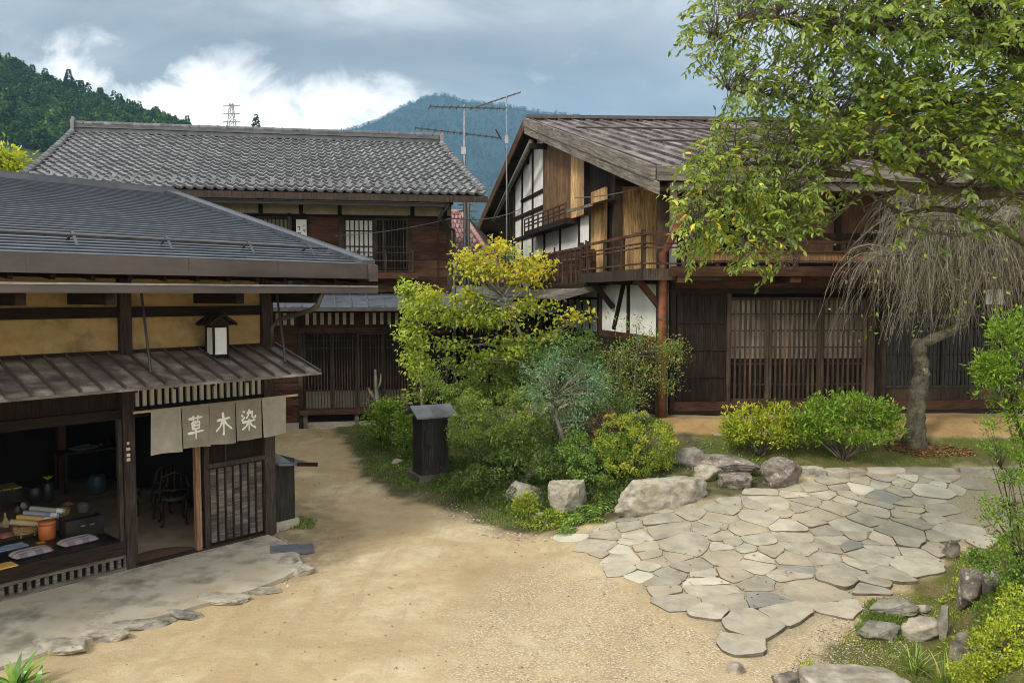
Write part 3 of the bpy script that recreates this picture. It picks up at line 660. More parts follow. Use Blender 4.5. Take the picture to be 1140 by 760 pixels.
lattice(BH, xw[0]-.05, xw[1]-.05, bz(300), utop-.04, .03, 9, 'window_lattice', M['brown_v'], bh, bw=.04, sub=(.4,))
# balcony
bx0, bx1 = xw[3]-.03, f(461, 290, -.3)[0]
zb0, zb1 = f(420, 308, -.3)[1], f(420, 281, -.3)[1]
bal = BH.MB().box(bx0-1.0, bx1+.1, -.34, .0, zb0-.05, zb0+.10).build('balcony', M['brown_h'], bh)
m = BH.MB()
for z in (zb1, (zb0+zb1)/2+.1, zb0+.14): m.box(bx0-1.0, bx1, -.30, -.27, z-.015, z+.015)
m.box(bx1-.03, bx1, -.30, .0, zb1-.015, zb1+.015)
m.build('balcony_rail', M['post'], bal)
for k in range(5):
    x = bx0-1+(bx1-bx0+.97)*k/4; BH.MB().box(x-.02, x+.025, -.31, -.265, zb0+.1, zb1+.06).build('baluster', M['post'], bal)
# plaster band, eave, gutter
BH.MB().box(-9.45, 0, .0, .12, utop+.03, utop+.27).build('plaster_band', flat('warm_plaster', (.42, .37, .27)), bh)
m = BH.MB(); m.box(-9.45, 0, -.02, .12, utop+.27, utop+.34); m.box(-9.45, 0, -.02, .12, utop-.03, utop+.03); m.build('plaster_rail', M['dark_h'], bh)
BH.MB().box(-9.45, 0, .02, .12, utop+.34, 6.12).build('eave_panel', flat('grey_panel', (.20, .2, .19)), bh)
for u in (335, 378, 459, 495, 290, 200, 110):
    x = f(u, 225)[0]; BH.MB().box(x-.05, x+.05, -.85, .1, 5.93, 6.05).build('eave_beam', M['dark_h'], bh); BH.MB().box(x-.05, x+.05, -.03, .12, utop, 6.1).build('eave_post', M['dark_v'], bh)
gz = f(420, 227, -.8)[1]
m = BH.MB(); m.box(-9.45, f(498, 228, -.8)[0], -.88, -.76, gz-.05, gz+.03); m.build('gutter', M['dkmetal'], bh)
m = BH.MB(); m.box(-9.45, f(498, 228, -.8)[0], -.89, -.87, gz+.03, gz+.045); m.build('gutter_lip', M['steel'], bh)
gx = f(497, 228, -.8)[0]
m = BH.MB(); m.tube([(gx+.05, -.95, 6.0), (gx+.0, -.86, 5.85), (gx-.18, -.82, 5.62), (gx+.05, -.7, 5.4)], .05, 8); m.tube([(.05, -.08, 5.35), (.05, -.08, .4)], .04, 8); m.bar((gx, -.7, 5.4), (.05, -.08, 5.35), .06, .06)
m.build('downpipe', M['dkmetal'], bh, smooth=True)
# tiled roof
ZE2, ZR2, YE2, YR2 = 6.15, 8.40, -1.12, 4.6
TX0, TX1 = -10.0, .62
ncol = 47; nrow = 16
cw = (TX1-TX0)/ncol
def tileprof(t): return .026*math.cos(2*math.pi*t)+.012*math.cos(4*math.pi*t+.7)
def roofpt(x, s, dz): return (x, YE2+(YR2-YE2)*s, ZE2+(ZR2-ZE2)*s+dz+.05*(s-.5)**2*4-.05)
prof = [(k/8, tileprof(k/8)) for k in range(8)]
xs = [TX0+cw*(c+t) for c in range(ncol) for t, _ in prof]+[TX1]; hs = [h for c in range(ncol) for _, h in prof]+[prof[0][1]]
V = []; Fq = []; rn = []; FL = []; rl = []
for r_ in range(nrow):
    s0, s1 = r_/nrow, (r_+1)/nrow
    jit = RN.uniform(-.009, .009, ncol+1); col = RN.random(ncol+1)
    base = len(V)
    for (s, dz) in ((s0, .0), (s0, .062), (s0+.10/nrow, .068), (s1, .004)):
        for i, x in enumerate(xs):
            ph = i % 8
            drop = -.018*math.sin(math.pi*2*(ph/8))*(1 if s == s0 else 0)
            V.append(roofpt(x, s+(drop*.5/nrow), hs[i]+dz+jit[i//8]))
    w_ = len(xs)
    for q in range(3):
        for i in range(w_-1):
            a = base+q*w_+i; (Fq if q else FL).append((a, a+1, a+w_+1, a+w_)); (rn if q else rl).append(col[i//8])
V = [BH.xf(p) for p in V]
roof = npmesh('roof', V, Fq, M['rtile'], rn, bh); npmesh('tile_edges', V, FL, surf('tile_edge_painted_shade', (.035, .035, .037), (.07, .07, .073), (1, 1, 1), 6, .7, 0, 0, .3, .3), rl, roof)  # row lips in a darker tile colour paint the shade gap under each row
m = BH.MB(); m.hexa([(TX0, YE2, ZE2-.16), (TX1, YE2, ZE2-.16), (TX1, YR2, ZR2-.2), (TX0, YR2, ZR2-.2), (TX0, YE2, ZE2-.06), (TX1, YE2, ZE2-.06), (TX1, YR2, ZR2-.09), (TX0, YR2, ZR2-.09)]); m.build('roof_deck', M['grey_h'], roof)
m = BH.MB(); m.hexa([(TX0, YR2, ZR2-.2), (TX1, YR2, ZR2-.2), (TX1, 10.3, 5.8), (TX0+2.5, 10.3, 5.8), (TX0, YR2, ZR2), (TX1, YR2, ZR2), (TX1, 10.3, 6.0), (TX0+2.5, 10.3, 6.0)]); m.build('rear_slope', M['rtile'], roof)
m = BH.MB()
m.box(TX0-.02, TX1+.02, YR2-.15, YR2+.15, ZR2-.02, ZR2+.10); m.box(TX0-.03, TX1+.03, YR2-.18, YR2+.18, ZR2+.11, ZR2+.135, .9); m.box(TX0, TX1, YR2-.13, YR2+.13, ZR2+.137, ZR2+.20)
n = 40
for k in range(n):
    a = TX0+(TX1-TX0)*k/n; b = a+(TX1-TX0)/n
    m.tube([(a+.012, YR2, ZR2+.225), (b-.01, YR2, ZR2+.225)], .095, 10)
    m.tube([(b-.02, YR2, ZR2+.225), (b+.02, YR2, ZR2+.225)], .108, 10)
m.build('ridge_tiles', surf('dark_ridge_tile', (.06, .062, .066), (.13, .133, .14), (1, 1, 1), 4, .45, .05, .003, .5, .3), roof)
for x in (TX0, TX1):
    m = BH.MB(); m.box(x-.05, x+.05, YR2-.2, YR2+.2, ZR2-.05, ZR2+.34); m.box(x-.03, x+.03, YR2-.1, YR2+.1, ZR2+.34, ZR2+.42); m.build('ridge_end_tile', M['rtile'], roof)
    m = BH.MB()
    for k in range(21):
        s = (k+.5)/21; p = roofpt(x, s, .09); p2 = roofpt(x, s+1/21, .05); m.tube([p, p2], .075, 8)
    m.build('verge_tiles', M['rtile'], roof)
m = BH.MB(); m.hexa([(TX0, YE2-.02, ZE2-.2), (TX1+.05, YE2-.02, ZE2-.2), (TX1+.05, YE2+.05, ZE2-.19), (TX0, YE2+.05, ZE2-.19), (TX0, YE2-.02, ZE2-.045), (TX1+.05, YE2-.02, ZE2-.045), (TX1+.05, YE2+.05, ZE2-.04), (TX0, YE2+.05, ZE2-.04)]); m.build('eave_board', M['post'], roof)
for r_, off in ((1, 0), (2, .5)):
    for c in range(0, ncol, 1 if r_ == 1 else 2):
        x = TX0+cw*(c+.62+off*.0); y, z = roofpt(x, (r_+.35)/nrow, .03)[1:]
        m = BH.MB(); m.add([(x-.06, y, z), (x+.06, y, z), (x+.04, y+.02, z+.085), (x-.04, y+.02, z+.085), (x, y+.14, z+.05)], [(0, 1, 2, 3), (3, 2, 4), (0, 3, 4), (1, 4, 2)], .0); m.build('snow_stop_tile', M['rtile'], roof)
# ground storey
pz0, pz1 = f(420, 342, -.75)[1], f(420, 327, -.02)[1]
m = BH.MB(); m.hexa([(-9.5, -.78, pz0-.03), (-.02, -.78, pz0-.03), (-.02, 0, pz1-.03), (-9.5, 0, pz1-.03), (-9.5, -.78, pz0), (-.02, -.78, pz0), (-.02, 0, pz1), (-9.5, 0, pz1)])
pent = m.build('pent_roof', M['roofmetal'], bh)
m = BH.MB()
for k in range(24): x = -9.4+k*.40; m.bar((x, -.78, pz0+.01), (x, 0, pz1+.01), .025, .025)
m.build('seam', M['roofmetal'], pent)
BH.MB().box(-9.45, -.0, -.82, -.78, pz0-.09, pz0+.005).build('pent_fascia', M['dkmetal'], pent)
xl0, xl1 = f(338, 400)[0], f(456, 400)[0]
BH.MB().box(-9.45, 0, .02, .12, bz(372), bz(347)).build('head_wall', M['brown_h'], bh)
for k in range(27):
    u = 259+k*8.3
    if 396 < u < 402: continue
    x = f(u, 354)[0]; BH.MB().box(x-.042, x+.042, -.01, .03, bz(361), bz(348)).build('vent_slat', M['cream'], bh)
BH.MB().box(xl0-.1, xl1+.1, -.06, .12, bz(370), bz(364)).build('lattice_head', M['brown_h'], bh)
z0, z1 = bz(455), bz(370)
m = BH.MB(); m.box(xl0, xl1, .11, .118, z0, z0+.5); m.build('shoji_paper', flat('old_shoji', (.30, .27, .2)), bh)
us = (338, 370, 398, 427, 456)
for a, b in zip(us, us[1:]):
    lattice(BH, f(a, 400)[0], f(b, 400)[0]-.01, z0, z1, .02, 9, 'lattice_door', M['brown_v'], bh, bw=.024, sub=(.25, .8, .9))
BH.MB().box(xl0-.12, xl1+.1, -.07, .14, z0-.11, z0).build('lattice_sill', M['brown_h'], bh)
for u in (397, 340, 452): x = f(u, 460)[0]; BH.MB().box(x-.05, x+.05, -.03, .08, GZ-.1, z0-.11).build('footing_post', M['grey_h'], bh)
m = BH.MB(); boards_h(m, f(296, 400)[0]-2, xl0-.12, .03, .12, GZ, bz(372), 12); m.build('timber_cladding', M['brown_h'], bh)
BH.MB().box(xl0-.14, xl0-.02, -.03, .13, GZ, bz(345)).build('post', M['brown_v'], bh)
BH.MB().box(-9.45, 0, -.02, .12, GZ-.2, GZ+.16).build('foundation', M['conc'], bh)
# right part lattice window behind the maple
lattice(BH, f(462, 420)[0], -.12, bz(445), bz(400), .0, 11, 'window_lattice', M['brown_v'], bh, bw=.024)
# sign board
sx_, sz_ = f(335.5, 256, -.1)
t = thing('hanging_sign', 'narrow white vertical signboard with black characters on the tiled house upper wall', 'sign', BH.W(sx_, -.12, sz_), BH.a)
MB().box(-.125, .125, -.012, .012, -.36, .26).build('sign_board', M['paper'], t)
m = MB(); m.box(-.20, .20, -.06, .03, .26, .29); m.box(-.14, .14, -.02, .02, .262, .33); m.build('sign_hood', M['dark_h'], t)
inkb = flat('black_ink', (.015, .015, .015))
G2 = {'cho': [[(.05, .85), (.95, .9)], [(.55, .88), (.55, .1), (.35, .2)]], 'ko': [[(.15, .92), (.8, .95), (.5, .68)], [(.5, .68), (.55, .05), (.35, .15)], [(.02, .5), (.98, .55)]],
      'go': [[(.1, .9), (.3, .7)], [(.2, .75), (.2, .1)], [(.4, .85), (.7, .85)], [(.4, .5), (.7, .5)], [(.5, .95), (.5, .1)], [(.8, .8), (.95, .75), (.9, .3)]],
      'yado': [[(.5, 1), (.5, .88)], [(.1, .85), (.9, .87), (.88, .72)], [(.1, .85), (.08, .7)], [(.3, .65), (.15, .4)], [(.22, .5), (.22, .05)], [(.42, .62), (.95, .63)], [(.5, .45), (.5, .05)], [(.5, .45), (.88, .45), (.88, .05)], [(.5, .25), (.88, .25)], [(.5, .07), (.88, .07)]]}
m = MB(); yf = lambda x, z: -.016
for g, x0, z0_, w_ in (('cho', -.105, -.02, .11), ('ko', -.105, -.18, .12), ('go', .03, .06, .07), ('yado', .03, -.05, .07)): glyph(m, G2[g], x0, z0_, w_, w_, yf, .09)
m.build('sign_lettering', inkb, t, fix=False)
MB().box(-.02, .02, -.01, .14, .29, .33).build('sign_bracket', M['dark_h'], t)
# doorstep
p = GH(328, 466)
t = MB().box(-.32, .32, -.25, .25, -.05, .17).build('doorstep', M['conc']); t.location = p; t.rotation_euler = (0, 0, BH.a); tag(t, 'pale concrete doorstep at the foot of the tiled house left of its lattice doors', 'step')

# ================================================================== MIDDLE HOUSE (red tiles, in the gap)
mh = thing('red_tiled_house', 'small house with red-brown patterned tile roof in the gap between the two big houses', 'house', (-1.0, 27, 0))
def mloc(u, v, Y): p = PY(u, v, Y); return Vector((p.x+1.0, p.y-27, p.z))
tl, tr, br, bl = mloc(470, 238, 31), mloc(514, 240, 31), mloc(566, 316, 26.6), mloc(470, 318, 26.6)
V = []; Fq = []; rn = []
nr, nc = 13, 12
for r_ in range(nr):
    s0, s1 = r_/nr, (r_+1)/nr; base = len(V); cols = RN.random(nc+1)
    for s, dz in ((s0, 0), (s0, .11), (s1, .0)):
        for i in range(nc*6+1):
            t_ = i/(nc*6); p = (bl.lerp(tl, s)).lerp(br.lerp(tr, s), t_); V.append((p.x, p.y, p.z+dz+.05*math.cos(i/6*2*math.pi)))
    w_ = nc*6+1
    for q in range(2):
        for i in range(w_-1): a = base+q*w_+i; Fq.append((a, a+1, a+w_+1, a+w_)); rn.append(cols[i//6] if q else 0.)
npmesh('roof', V, Fq, M['redtile'], rn, mh)
m = MB(); m.plate([bl, br, tr, tl], (0, 0, -.15)); m.build('roof_deck', M['grey_h'], mh)
m = MB(); m.plate([br, br+Vector((1.0, 6, 0)), tr+Vector((.2, .2, 0)), tr], (0, 0, -.1)); m.build('hip_slope', M['grey_h'], mh)
m = MB(); m.tube([br+Vector((0, 0, .08)), tr+Vector((0, 0, .08))], .09, 8); m.tube([tl+Vector((0, 0, .1)), tr+Vector((0, 0, .1))], .12, 8); m.build('ridge_tiles', M['redtile'], mh)
m = MB(); m.box(-2.2, .55, .3, 6, .2, 4.15); m.build('wall', M['dark_h'], mh)
t = thing('metal_roofed_lean_to', 'low dark lean-to with grey metal roof below the red tiled house', 'shed', (-1.0, 25, 0))
a, b, c, d = [PY(*q)-Vector((-1.0, 25, 0)) for q in ((503, 318, 26), (640, 322, 26), (640, 345, 23.6), (503, 345, 23.6))]
m = MB(); m.plate([d, c, b, a], (0, 0, -.08)); rf = m.build('roof', M['roofmetal'], t)
m = MB()
for k in range(9):
    q = k/8; m.bar(d.lerp(c, q)+Vector((0, 0, .02)), a.lerp(b, q)+Vector((0, 0, .02)), .04, .04)
m.build('seam', M['dkmetal'], rf)
MB().box(-.6, 3.3, -.9, .9, .2, 3.1).build('wall', M['dark_v'], t)
m = MB()
for k in range(26): m.box(-.5+k*.13, -.455+k*.13, -.96, -.92, 1.0, 2.9)
m.build('window_bars', M['brown_v'], t)

# ================================================================== RIGHT HOUSE
RH = Frame(2.97, 16.0, 3, .158)
rh = thing('gabled_timber_house', 'big dark timber house with brown metal gable roof and golden boarded balcony corner', 'house', RH.o, RH.a)
f = RH.front; g = RH.side
def rz(v, u=800, y=0.): return f(u, v, y)[1]
def rx(u, v=400, y=0.): return f(u, v, y)[0]
XR = 13.0; VX = -.58
YE, YRD, YB = -.98, 9.36, 19.7
ZE3, ZR3 = 6.02, 9.07
def rsl(y): return ZE3+(ZR3-ZE3)*(y-YE)/(YRD-YE) if y < YRD else ZR3-(ZR3-ZE3)*(y-YRD)/(YB-YRD)
m = RH.MB(); m.hexa([(VX, YE, ZE3-.06), (XR, YE, ZE3-.06), (XR, YRD, ZR3-.06), (VX, YRD, ZR3-.06), (VX, YE, ZE3), (XR, YE, ZE3), (XR, YRD, ZR3), (VX, YRD, ZR3)])
roof = m.build('roof', M['brmetal'], rh)
m = RH.MB(); m.hexa([(VX, YRD, ZR3-.06), (XR, YRD, ZR3-.06), (XR, YB, ZE3-.06), (VX, YB, ZE3-.06), (VX, YRD, ZR3), (XR, YRD, ZR3), (XR, YB, ZE3), (VX, YB, ZE3)]); m.build('rear_slope', M['brmetal'], roof)
m = RH.MB()
x = VX+.1
while x < XR:
    m.hexa([(x, YE-.02, ZE3), (x+.05, YE-.02, ZE3), (x+.05, YRD, ZR3), (x, YRD, ZR3), (x, YE-.02, ZE3+.06), (x+.05, YE-.02, ZE3+.06), (x+.05, YRD, ZR3+.06), (x, YRD, ZR3+.06)]); x += .42
m.build('seam', M['brmetal'], roof)['kind'] = 'stuff'
m = RH.MB()   # alternating lapped sheets (tone changes between sheets)
x = VX+.15
while x < XR-.4:
    y = YE-.01
    while y < YRD-.3:
        y2 = min(YRD, y+random.choice((1.8, 2.4, 3.0))); m.hexa([(x+.01, y, rsl(y)+.002), (x+.36, y, rsl(y)+.002), (x+.36, y2, rsl(y2)+.002), (x+.01, y2, rsl(y2)+.002), (x+.01, y, rsl(y)+.014), (x+.36, y, rsl(y)+.014), (x+.36, y2, rsl(y2)+.008), (x+.01, y2, rsl(y2)+.008)]); y = y2
    x += .42
m.build('roof_sheets', M['brmetal'], roof)['kind'] = 'stuff'
m = RH.MB(); m.box(VX-.02, XR, YRD-.2, YRD+.2, ZR3+.02, ZR3+.12); m.build('ridge_cap', M['dkmetal'], roof)
for vv, ux in ((2.3, .6), (5.3, -.2)):
    m = RH.MB(); m.tube([(ux, vv, rsl(vv)+.16), (XR, vv, rsl(vv)+.16)], .028, 6)
    for k in range(9): m.bar((ux+.3+k*1.4, vv-.05, rsl(vv)), (ux+.3+k*1.4, vv, rsl(vv)+.17), .03, .02)
    m.build('snow_guard', M['dkmetal'], roof)
# barge boards
m = RH.MB(); n = 6
def barge(m, x, y0, y1, zo0, zo1, th):
    for k in range(n):
        a = y0+(y1-y0)*k/n; b = y0+(y1-y0)*(k+1)/n
        m.hexa([(x-th, a, rsl(a)+zo0), (x, a, rsl(a)+zo0), (x, b, rsl(b)+zo0), (x-th, b, rsl(b)+zo0), (x-th, a, rsl(a)+zo1), (x, a, rsl(a)+zo1), (x, b, rsl(b)+zo1), (x-th, b, rsl(b)+zo1)], .5+.3*math.sin(k*3))
barge(m, VX-.005, YE-.12, YRD, -.20, .07, .07); m.build('barge_board', M['greyx'], rh)
m = RH.MB(); barge(m, VX-.0, YE-.30, YRD, -.42, -.21, .045); m.build('barge_board', M['greyx'], rh)
m = RH.MB(); barge(m, VX-.005, YRD+.02, YB+.1, -.30, .04, .06); m.build('barge_board', M['brown_h'], rh)
RH.MB().box(VX+.02, XR, YE-.10, YE-.02, ZE3-.24, ZE3+.03).build('eave_board', M['greyx'], rh)
RH.MB().box(VX+.3, XR, YE-.04, YE+.08, ZE3-.40, ZE3-.26).build('eave_purlin', M['grey_h'], rh)
m = RH.MB(); m.hexa([(VX+.01, YE, ZE3-.13), (XR, YE, ZE3-.13), (XR, YRD, ZR3-.13), (VX+.01, YRD, ZR3-.13), (VX+.01, YE, ZE3-.065), (XR, YE, ZE3-.065), (XR, YRD, ZR3-.065), (VX+.01, YRD, ZR3-.065)])
m.hexa([(VX+.01, YRD, ZR3-.13), (XR, YRD, ZR3-.13), (XR, YB, ZE3-.13), (VX+.01, YB, ZE3-.13), (VX+.01, YRD, ZR3-.065), (XR, YRD, ZR3-.065), (XR, YB, ZE3-.065), (VX+.01, YB, ZE3-.065)])
m.build('soffit', M['dark_v'], rh)
for y in (.0, 2.6, 4.8, 7.2, 9.3, 11.6, 13.8, 16.2, 18.4):
    RH.MB().box(VX+.03, .3, y-.08, y+.08, rsl(y)-.34, rsl(y)-.14).build('purlin', M['dark_h'], rh)
m = RH.MB(); m.tube([(VX+.1, 9.0, rsl(9)-.62), (VX+.05, 15.0, rsl(15)-.9)], [.09, .06], 8); m.build('eave_pole', M['grey_h'], rh, smooth=True)
m = RH.MB(); m.bar((VX+.0, 8.9, rsl(8.9)-.75), (.1, 8.9, rsl(8.9)-.75), .16, .14); m.build('pole_bracket', M['dark_h'], rh)
# gable wall: plaster body with timber
def wallpoly(y0, y1, z0, x, th):
    m = RH.MB(); ys = [y0]+([YRD] if y0 < YRD < y1 else [])+[y1]
    m.plate([(x, y0, z0), (x, y1, z0)]+[(x, y, rsl(y)-.14) for y in reversed(ys)], (th, 0, 0)); return m
FZ = 4.18   # upper floor level
wallpoly(2.8, 14, 0.2, .03, .1).build('plaster_wall', M['white'], rh)
m = RH.MB(); m.box(.03, .13, 0, 2.8, .8, FZ-.05); m.build('plaster_wall', M['white'], rh)
m = RH.MB(); m.box(.2, XR, 2.86, 2.95, FZ, 7.0); m.box(.13, XR, 13.9, 14, .3, 7.5); m.box(XR-.1, XR, 0, 14, .8, 7); m.box(.1, XR, .25, .35, .8, FZ+.2); m.build('inner_wall', M['darkroom'], rh)
# timbers on gable
def gy(u): return g(u, 300)[0]
def gz_(u, v): return g(u, v)[1]
def vpost(u, w=.12, z0=None, top=True, mat='dark_v'):
    y = gy(u); RH.MB().box(-.01, .04, y-w/2, y+w/2, z0 if z0 is not None else 2.2, rsl(y)-.15).build('post', M[mat], rh)
for u in (581, 592.5, 605.5, 572.5): vpost(u)
for u, z1v in ((623, 0), (644, 0)):
    y = gy(u); RH.MB().box(-.01, .04, y-.05, y+.05, 3.6, gz_(u, 245)+.1).build('post', M['dark_v'], rh)
def hbeam(ua, ub, u, v, h=.12, mat='dark_h'):
    z = gz_(u, v); RH.MB().box(-.02, .045, gy(ub), gy(ua), z-h/2, z+h/2).build('tie_beam', M[mat], rh)
hbeam(572, 606, 590, 262); hbeam(572, 606, 598, 233); hbeam(580, 664, 600, 214, .1); hbeam(572, 663, 640, 279, .13); hbeam(580, 606, 600, 287, .1)
# upper dark boards (above small balcony)
def gboards(ua, ub, zlo, mat, nm='timber_boards', x=.0, top=.15, w=.24, zhi=None):
    m = RH.MB(); ya, yb_ = gy(ub), gy(ua); n = max(1, int((yb_-ya)/w))
    for k in range(n):
        a = ya+(yb_-ya)*k/n; b = ya+(yb_-ya)*(k+1)/n-.008; j = random.uniform(0, .012)
        za = rsl(a)-top if zhi is None else zhi; zb_ = rsl(b)-top if zhi is None else zhi
        m.hexa([(x-.03-j, a, zlo), (x+.03, a, zlo), (x+.03, b, zlo), (x-.03-j, b, zlo), (x-.03-j, a, za), (x+.03, a, za), (x+.03, b, zb_), (x-.03-j, b, zb_)])
    return m.build(nm, mat, rh)
zsb = gz_(644, 247)
midb = surf('amber_brown_boards', (.07, .035, .018), (.30, .17, .08), WV, 5, .7, .4, .006, .5, .6, wc=(.05, .03, .018))
gboards(605.5, 642, zsb+.1, midb)
gboards(642, 657, gz_(650, 241), M['gold_v'], x=-.14)
gboards(657, 684, FZ, M['dark_v'])
gboards(663.5, 679, FZ, M['gold_v'], x=-.10, zhi=gz_(670, 212))
RH.MB().box(-.17, .03, gy(657)-.04, gy(657)+.04, gz_(650, 241)-.02, rsl(gy(657))-.2).build('post', M['dark_v'], rh)
# frontal golden boards of the loggia
m = RH.MB(); xg0, xg1 = .0, rx(745, 250, 2.8); boards_v(m, xg0, xg1, 2.74, 2.8, FZ, f(700, 208, 2.8)[1], 9); m.build('golden_boards', M['gold_v'], rh)
m = RH.MB(); m.box(-.05, 2.2, 2.66, 2.80, f(700, 208, 2.8)[1], f(700, 208, 2.8)[1]+.16); m.build('loggia_beam', M['dark_h'], rh)
m = RH.MB(); m.box(.0, 2.5, 2.76, 2.82, f(700, 208, 2.8)[1]+.16, 6.9); m.build('loggia_wall', M['dark_v'], rh)
RH.MB().box(-.06, .10, 2.68, 2.84, FZ, 6.7).build('post', M['brown_v'], rh)
m = RH.MB(); m.box(1.3, 1.4, .1, 2.8, FZ, 6.4); m.build('loggia_wall', M['dark_v'], rh)
RH.MB().box(-.09, .09, -.09, .09, .75, rsl(0)-.3).build('corner_post', M['brown_v'], rh)
RH.MB().box(-.3, XR, -.06, .10, rsl(0)-.42, rsl(0)-.24).build('wall_plate', M['dark_h'], rh)
# balcony wrapping the corner
BL = RH.MB().box(-.55, .95, -.42, 3.6, FZ-.16, FZ-.02).build('balcony', M['dark_h'], rh)
m = RH.MB(); m.box(-.58, -.55, -.45, 3.62, FZ-.20, FZ+.02); m.box(-.58, .98, -.45, -.42, FZ-.20, FZ+.02); m.build('balcony_edge', M['post'], BL)
zr = f(711, 260, -.4)[1]
m = RH.MB()
for z, h in ((zr, .06), (zr-.18, .03), (zr-.26, .03), (FZ+.12, .035)):
    m.box(-.55, -.51, -.56, 3.75, z-h/2, z+h/2); m.box(-.70 if z == zr else -.55, .98, -.41, -.37, z-h/2-.004, z+h/2-.004)
m.build('balcony_rail', M['brown_h'], BL)
for x, y in ((-.53, -.39), (-.53, .75), (-.53, 1.9), (-.53, 3.1), (-.53, 3.6), (.25, -.39), (.9, -.39)):
    RH.MB().box(x-.035, x+.035, y-.035, y+.035, FZ, zr+.08 if y < 0 or y > 3 else zr).build('baluster', M['brown_v'], BL)
for y in (.0, 2.9):
    m = RH.MB(); m.bar((-.50, y, FZ-.17), (.0, y, FZ-.78), .11, .11); m.build('bracket', M['brown_h'], BL)
for y in (.1, 1.5, 3.2): RH.MB().box(-.54, .05, y-.05, y+.05, FZ-.27, FZ-.165).build('joist', M['dark_h'], BL)
# further lattice balcony
ya, yb_ = 3.75, gy(604)
zt_, zb_ = gz_(650, 277), gz_(650, 317)
bl2 = RH.MB().box(-.42, .0, ya, yb_, zb_-.1, zb_).build('balcony', M['dark_h'], rh)
m = RH.MB(); m.box(-.40, -.36, ya, yb_, zt_-.06, zt_); m.box(-.40, -.36, ya, yb_, zb_, zb_+.05)
for k in (.35, .68): z = zb_+(zt_-zb_)*k; m.box(-.385, -.36, ya, yb_, z-.015, z+.015)
m.build('balcony_rail', M['brown_h'], bl2)
m = RH.MB()
for k in range(15): y = ya+(yb_-ya)*k/14; m.box(-.41, -.37, y-.02, y+.02, zb_, zt_+(.12 if k in (0, 14, 7) else 0))
m.build('balcony_lattice', M['brown_v'], bl2)
m = RH.MB(); boards = 6
for k in range(5): m.box(-.20, -.17, ya, yb_, zb_+.06+k*.16, zb_+.21+k*.16)
m.build('boarding', M['brown_h'], bl2)
# small upper balcony
ya2, yb2 = gy(644), gy(596)
z1_, z0_ = gz_(644, 232), gz_(644, 243)
bl3 = RH.MB().box(-.38, .0, ya2, yb2, zsb-.05, zsb+.10).build('balcony', M['dark_h'], rh)
m = RH.MB(); h = gz_(640, 222)-gz_(640, 242)
for q in (1, .72, .5): m.box(-.37, -.34, ya2, yb2, zsb+h*q-.02, zsb+h*q+.02)
m.build('balcony_rail', M['post'], bl3)
for k in range(9): y = ya2+(yb2-ya2)*k/8; RH.MB().box(-.375, -.335, y-.022, y+.022, zsb+.1, zsb+h*1.05).build('baluster', M['post'], bl3)
# white gable ground wall timber
zl = gz_(700, 371)
RH.MB().box(-.03, .045, .0, 3.9, zl-.14, zl).build('tie_beam', M['brown_h'], rh)
gboards(667, 734, .3, M['dark_v'], x=-.005, zhi=zl-.14)
y = gy(699.5); RH.MB().box(-.02, .04, y-.045, y+.045, zl, FZ-.1).build('post', M['dark_v'], rh)
m = RH.MB(); m.bar((.0, gy(684), gz_(684, 366)), (.0, gy(697), gz_(697, 306)), .09, .07, (0, 1, 0)); m.build('brace', M['dark_v'], rh)
# shoji window + pent over it
y0w, y1w = gy(668), gy(614)
zwt, zwb = gz_(650, 332), gz_(650, 368)
RH.MB().box(-.02, .02, y0w, y1w, .3, zwb).build('timber_boards', M['dark_v'], rh)
RH.MB().box(-.03, .02, y0w, y1w, zwb, zwt).build('window', flat('hazy_glass', (.40, .42, .40), .3), rh)
m = RH.MB()
for k in range(8): y = y0w+(y1w-y0w)*k/7; m.box(-.06, -.03, y-.03, y+.03, zwb, zwt)
for q in (0, .5, 1): z = zwb+(zwt-zwb)*q; m.box(-.055, -.03, y0w, y1w, z-.025, z+.025)
m.build('window_frame', M['dark_v'], rh)
RH.MB().box(-.05, .03, y0w-.1, y0w+.06, .4, zb_-.1).build('post', M['brown_v'], rh)
pe = []
za, zo = gz_(668, 320)+.08, gz_(668, 320)-.12
m = RH.MB(); m.hexa([(-1.15, y0w-.35, zo-.16), (0, y0w-.35, za-.03), (0, y1w+.6, za-.03), (-1.15, y1w+.6, zo-.16), (-1.15, y0w-.35, zo-.11), (0, y0w-.35, za+.03), (0, y1w+.6, za+.03), (-1.15, y1w+.6, zo-.11)])
pr = m.build('pent_roof', M['grey_h'], rh)
m = RH.MB(); m.bar((-1.2, y0w-.38, zo-.15), (.05, y0w-.38, za), .06, .14); m.build('barge_board', M['greyx'], pr)
# hood above loggia
m = RH.MB(); m.hexa([(-.62, 2.6, 5.72), (-.1, 2.6, 5.86), (-.1, 4.4, 5.90), (-.62, 4.4, 5.76), (-.62, 2.6, 5.77), (-.1, 2.6, 5.91), (-.1, 4.4, 5.95), (-.62, 4.4, 5.81)]); m.build('hood', M['dark_h'], rh)
m = RH.MB(); m.bar((-.64, 2.5, 5.73), (-.64, 4.5, 5.78), .04, .07); m.build('hood_edge', M['grey_h'], rh)
m = RH.MB(); m.tube([(-.55, -.45, 5.73), (1.1, -.45, 5.73)], .06, 8); m.build('eave_log', M['grey_h'], rh, smooth=True)
# rust pipe
px_ = rx(737, 400, -.16)
RH.MB().tube([(px_+.25, -.85, 5.62), (px_+.22, -.7, 5.45), (px_+.12, -.24, 4.75), (px_, -.16, 4.5), (px_, -.16, 1.2)], .075, 10).build('downpipe', M['copper'], rh, smooth=True)
for z in (4.3, 3.2, 2.1): RH.MB().tube([(px_, -.16, z), (px_, -.16, z+.04)], .088, 10).build('pipe_band', M['dkmetal'], rh)
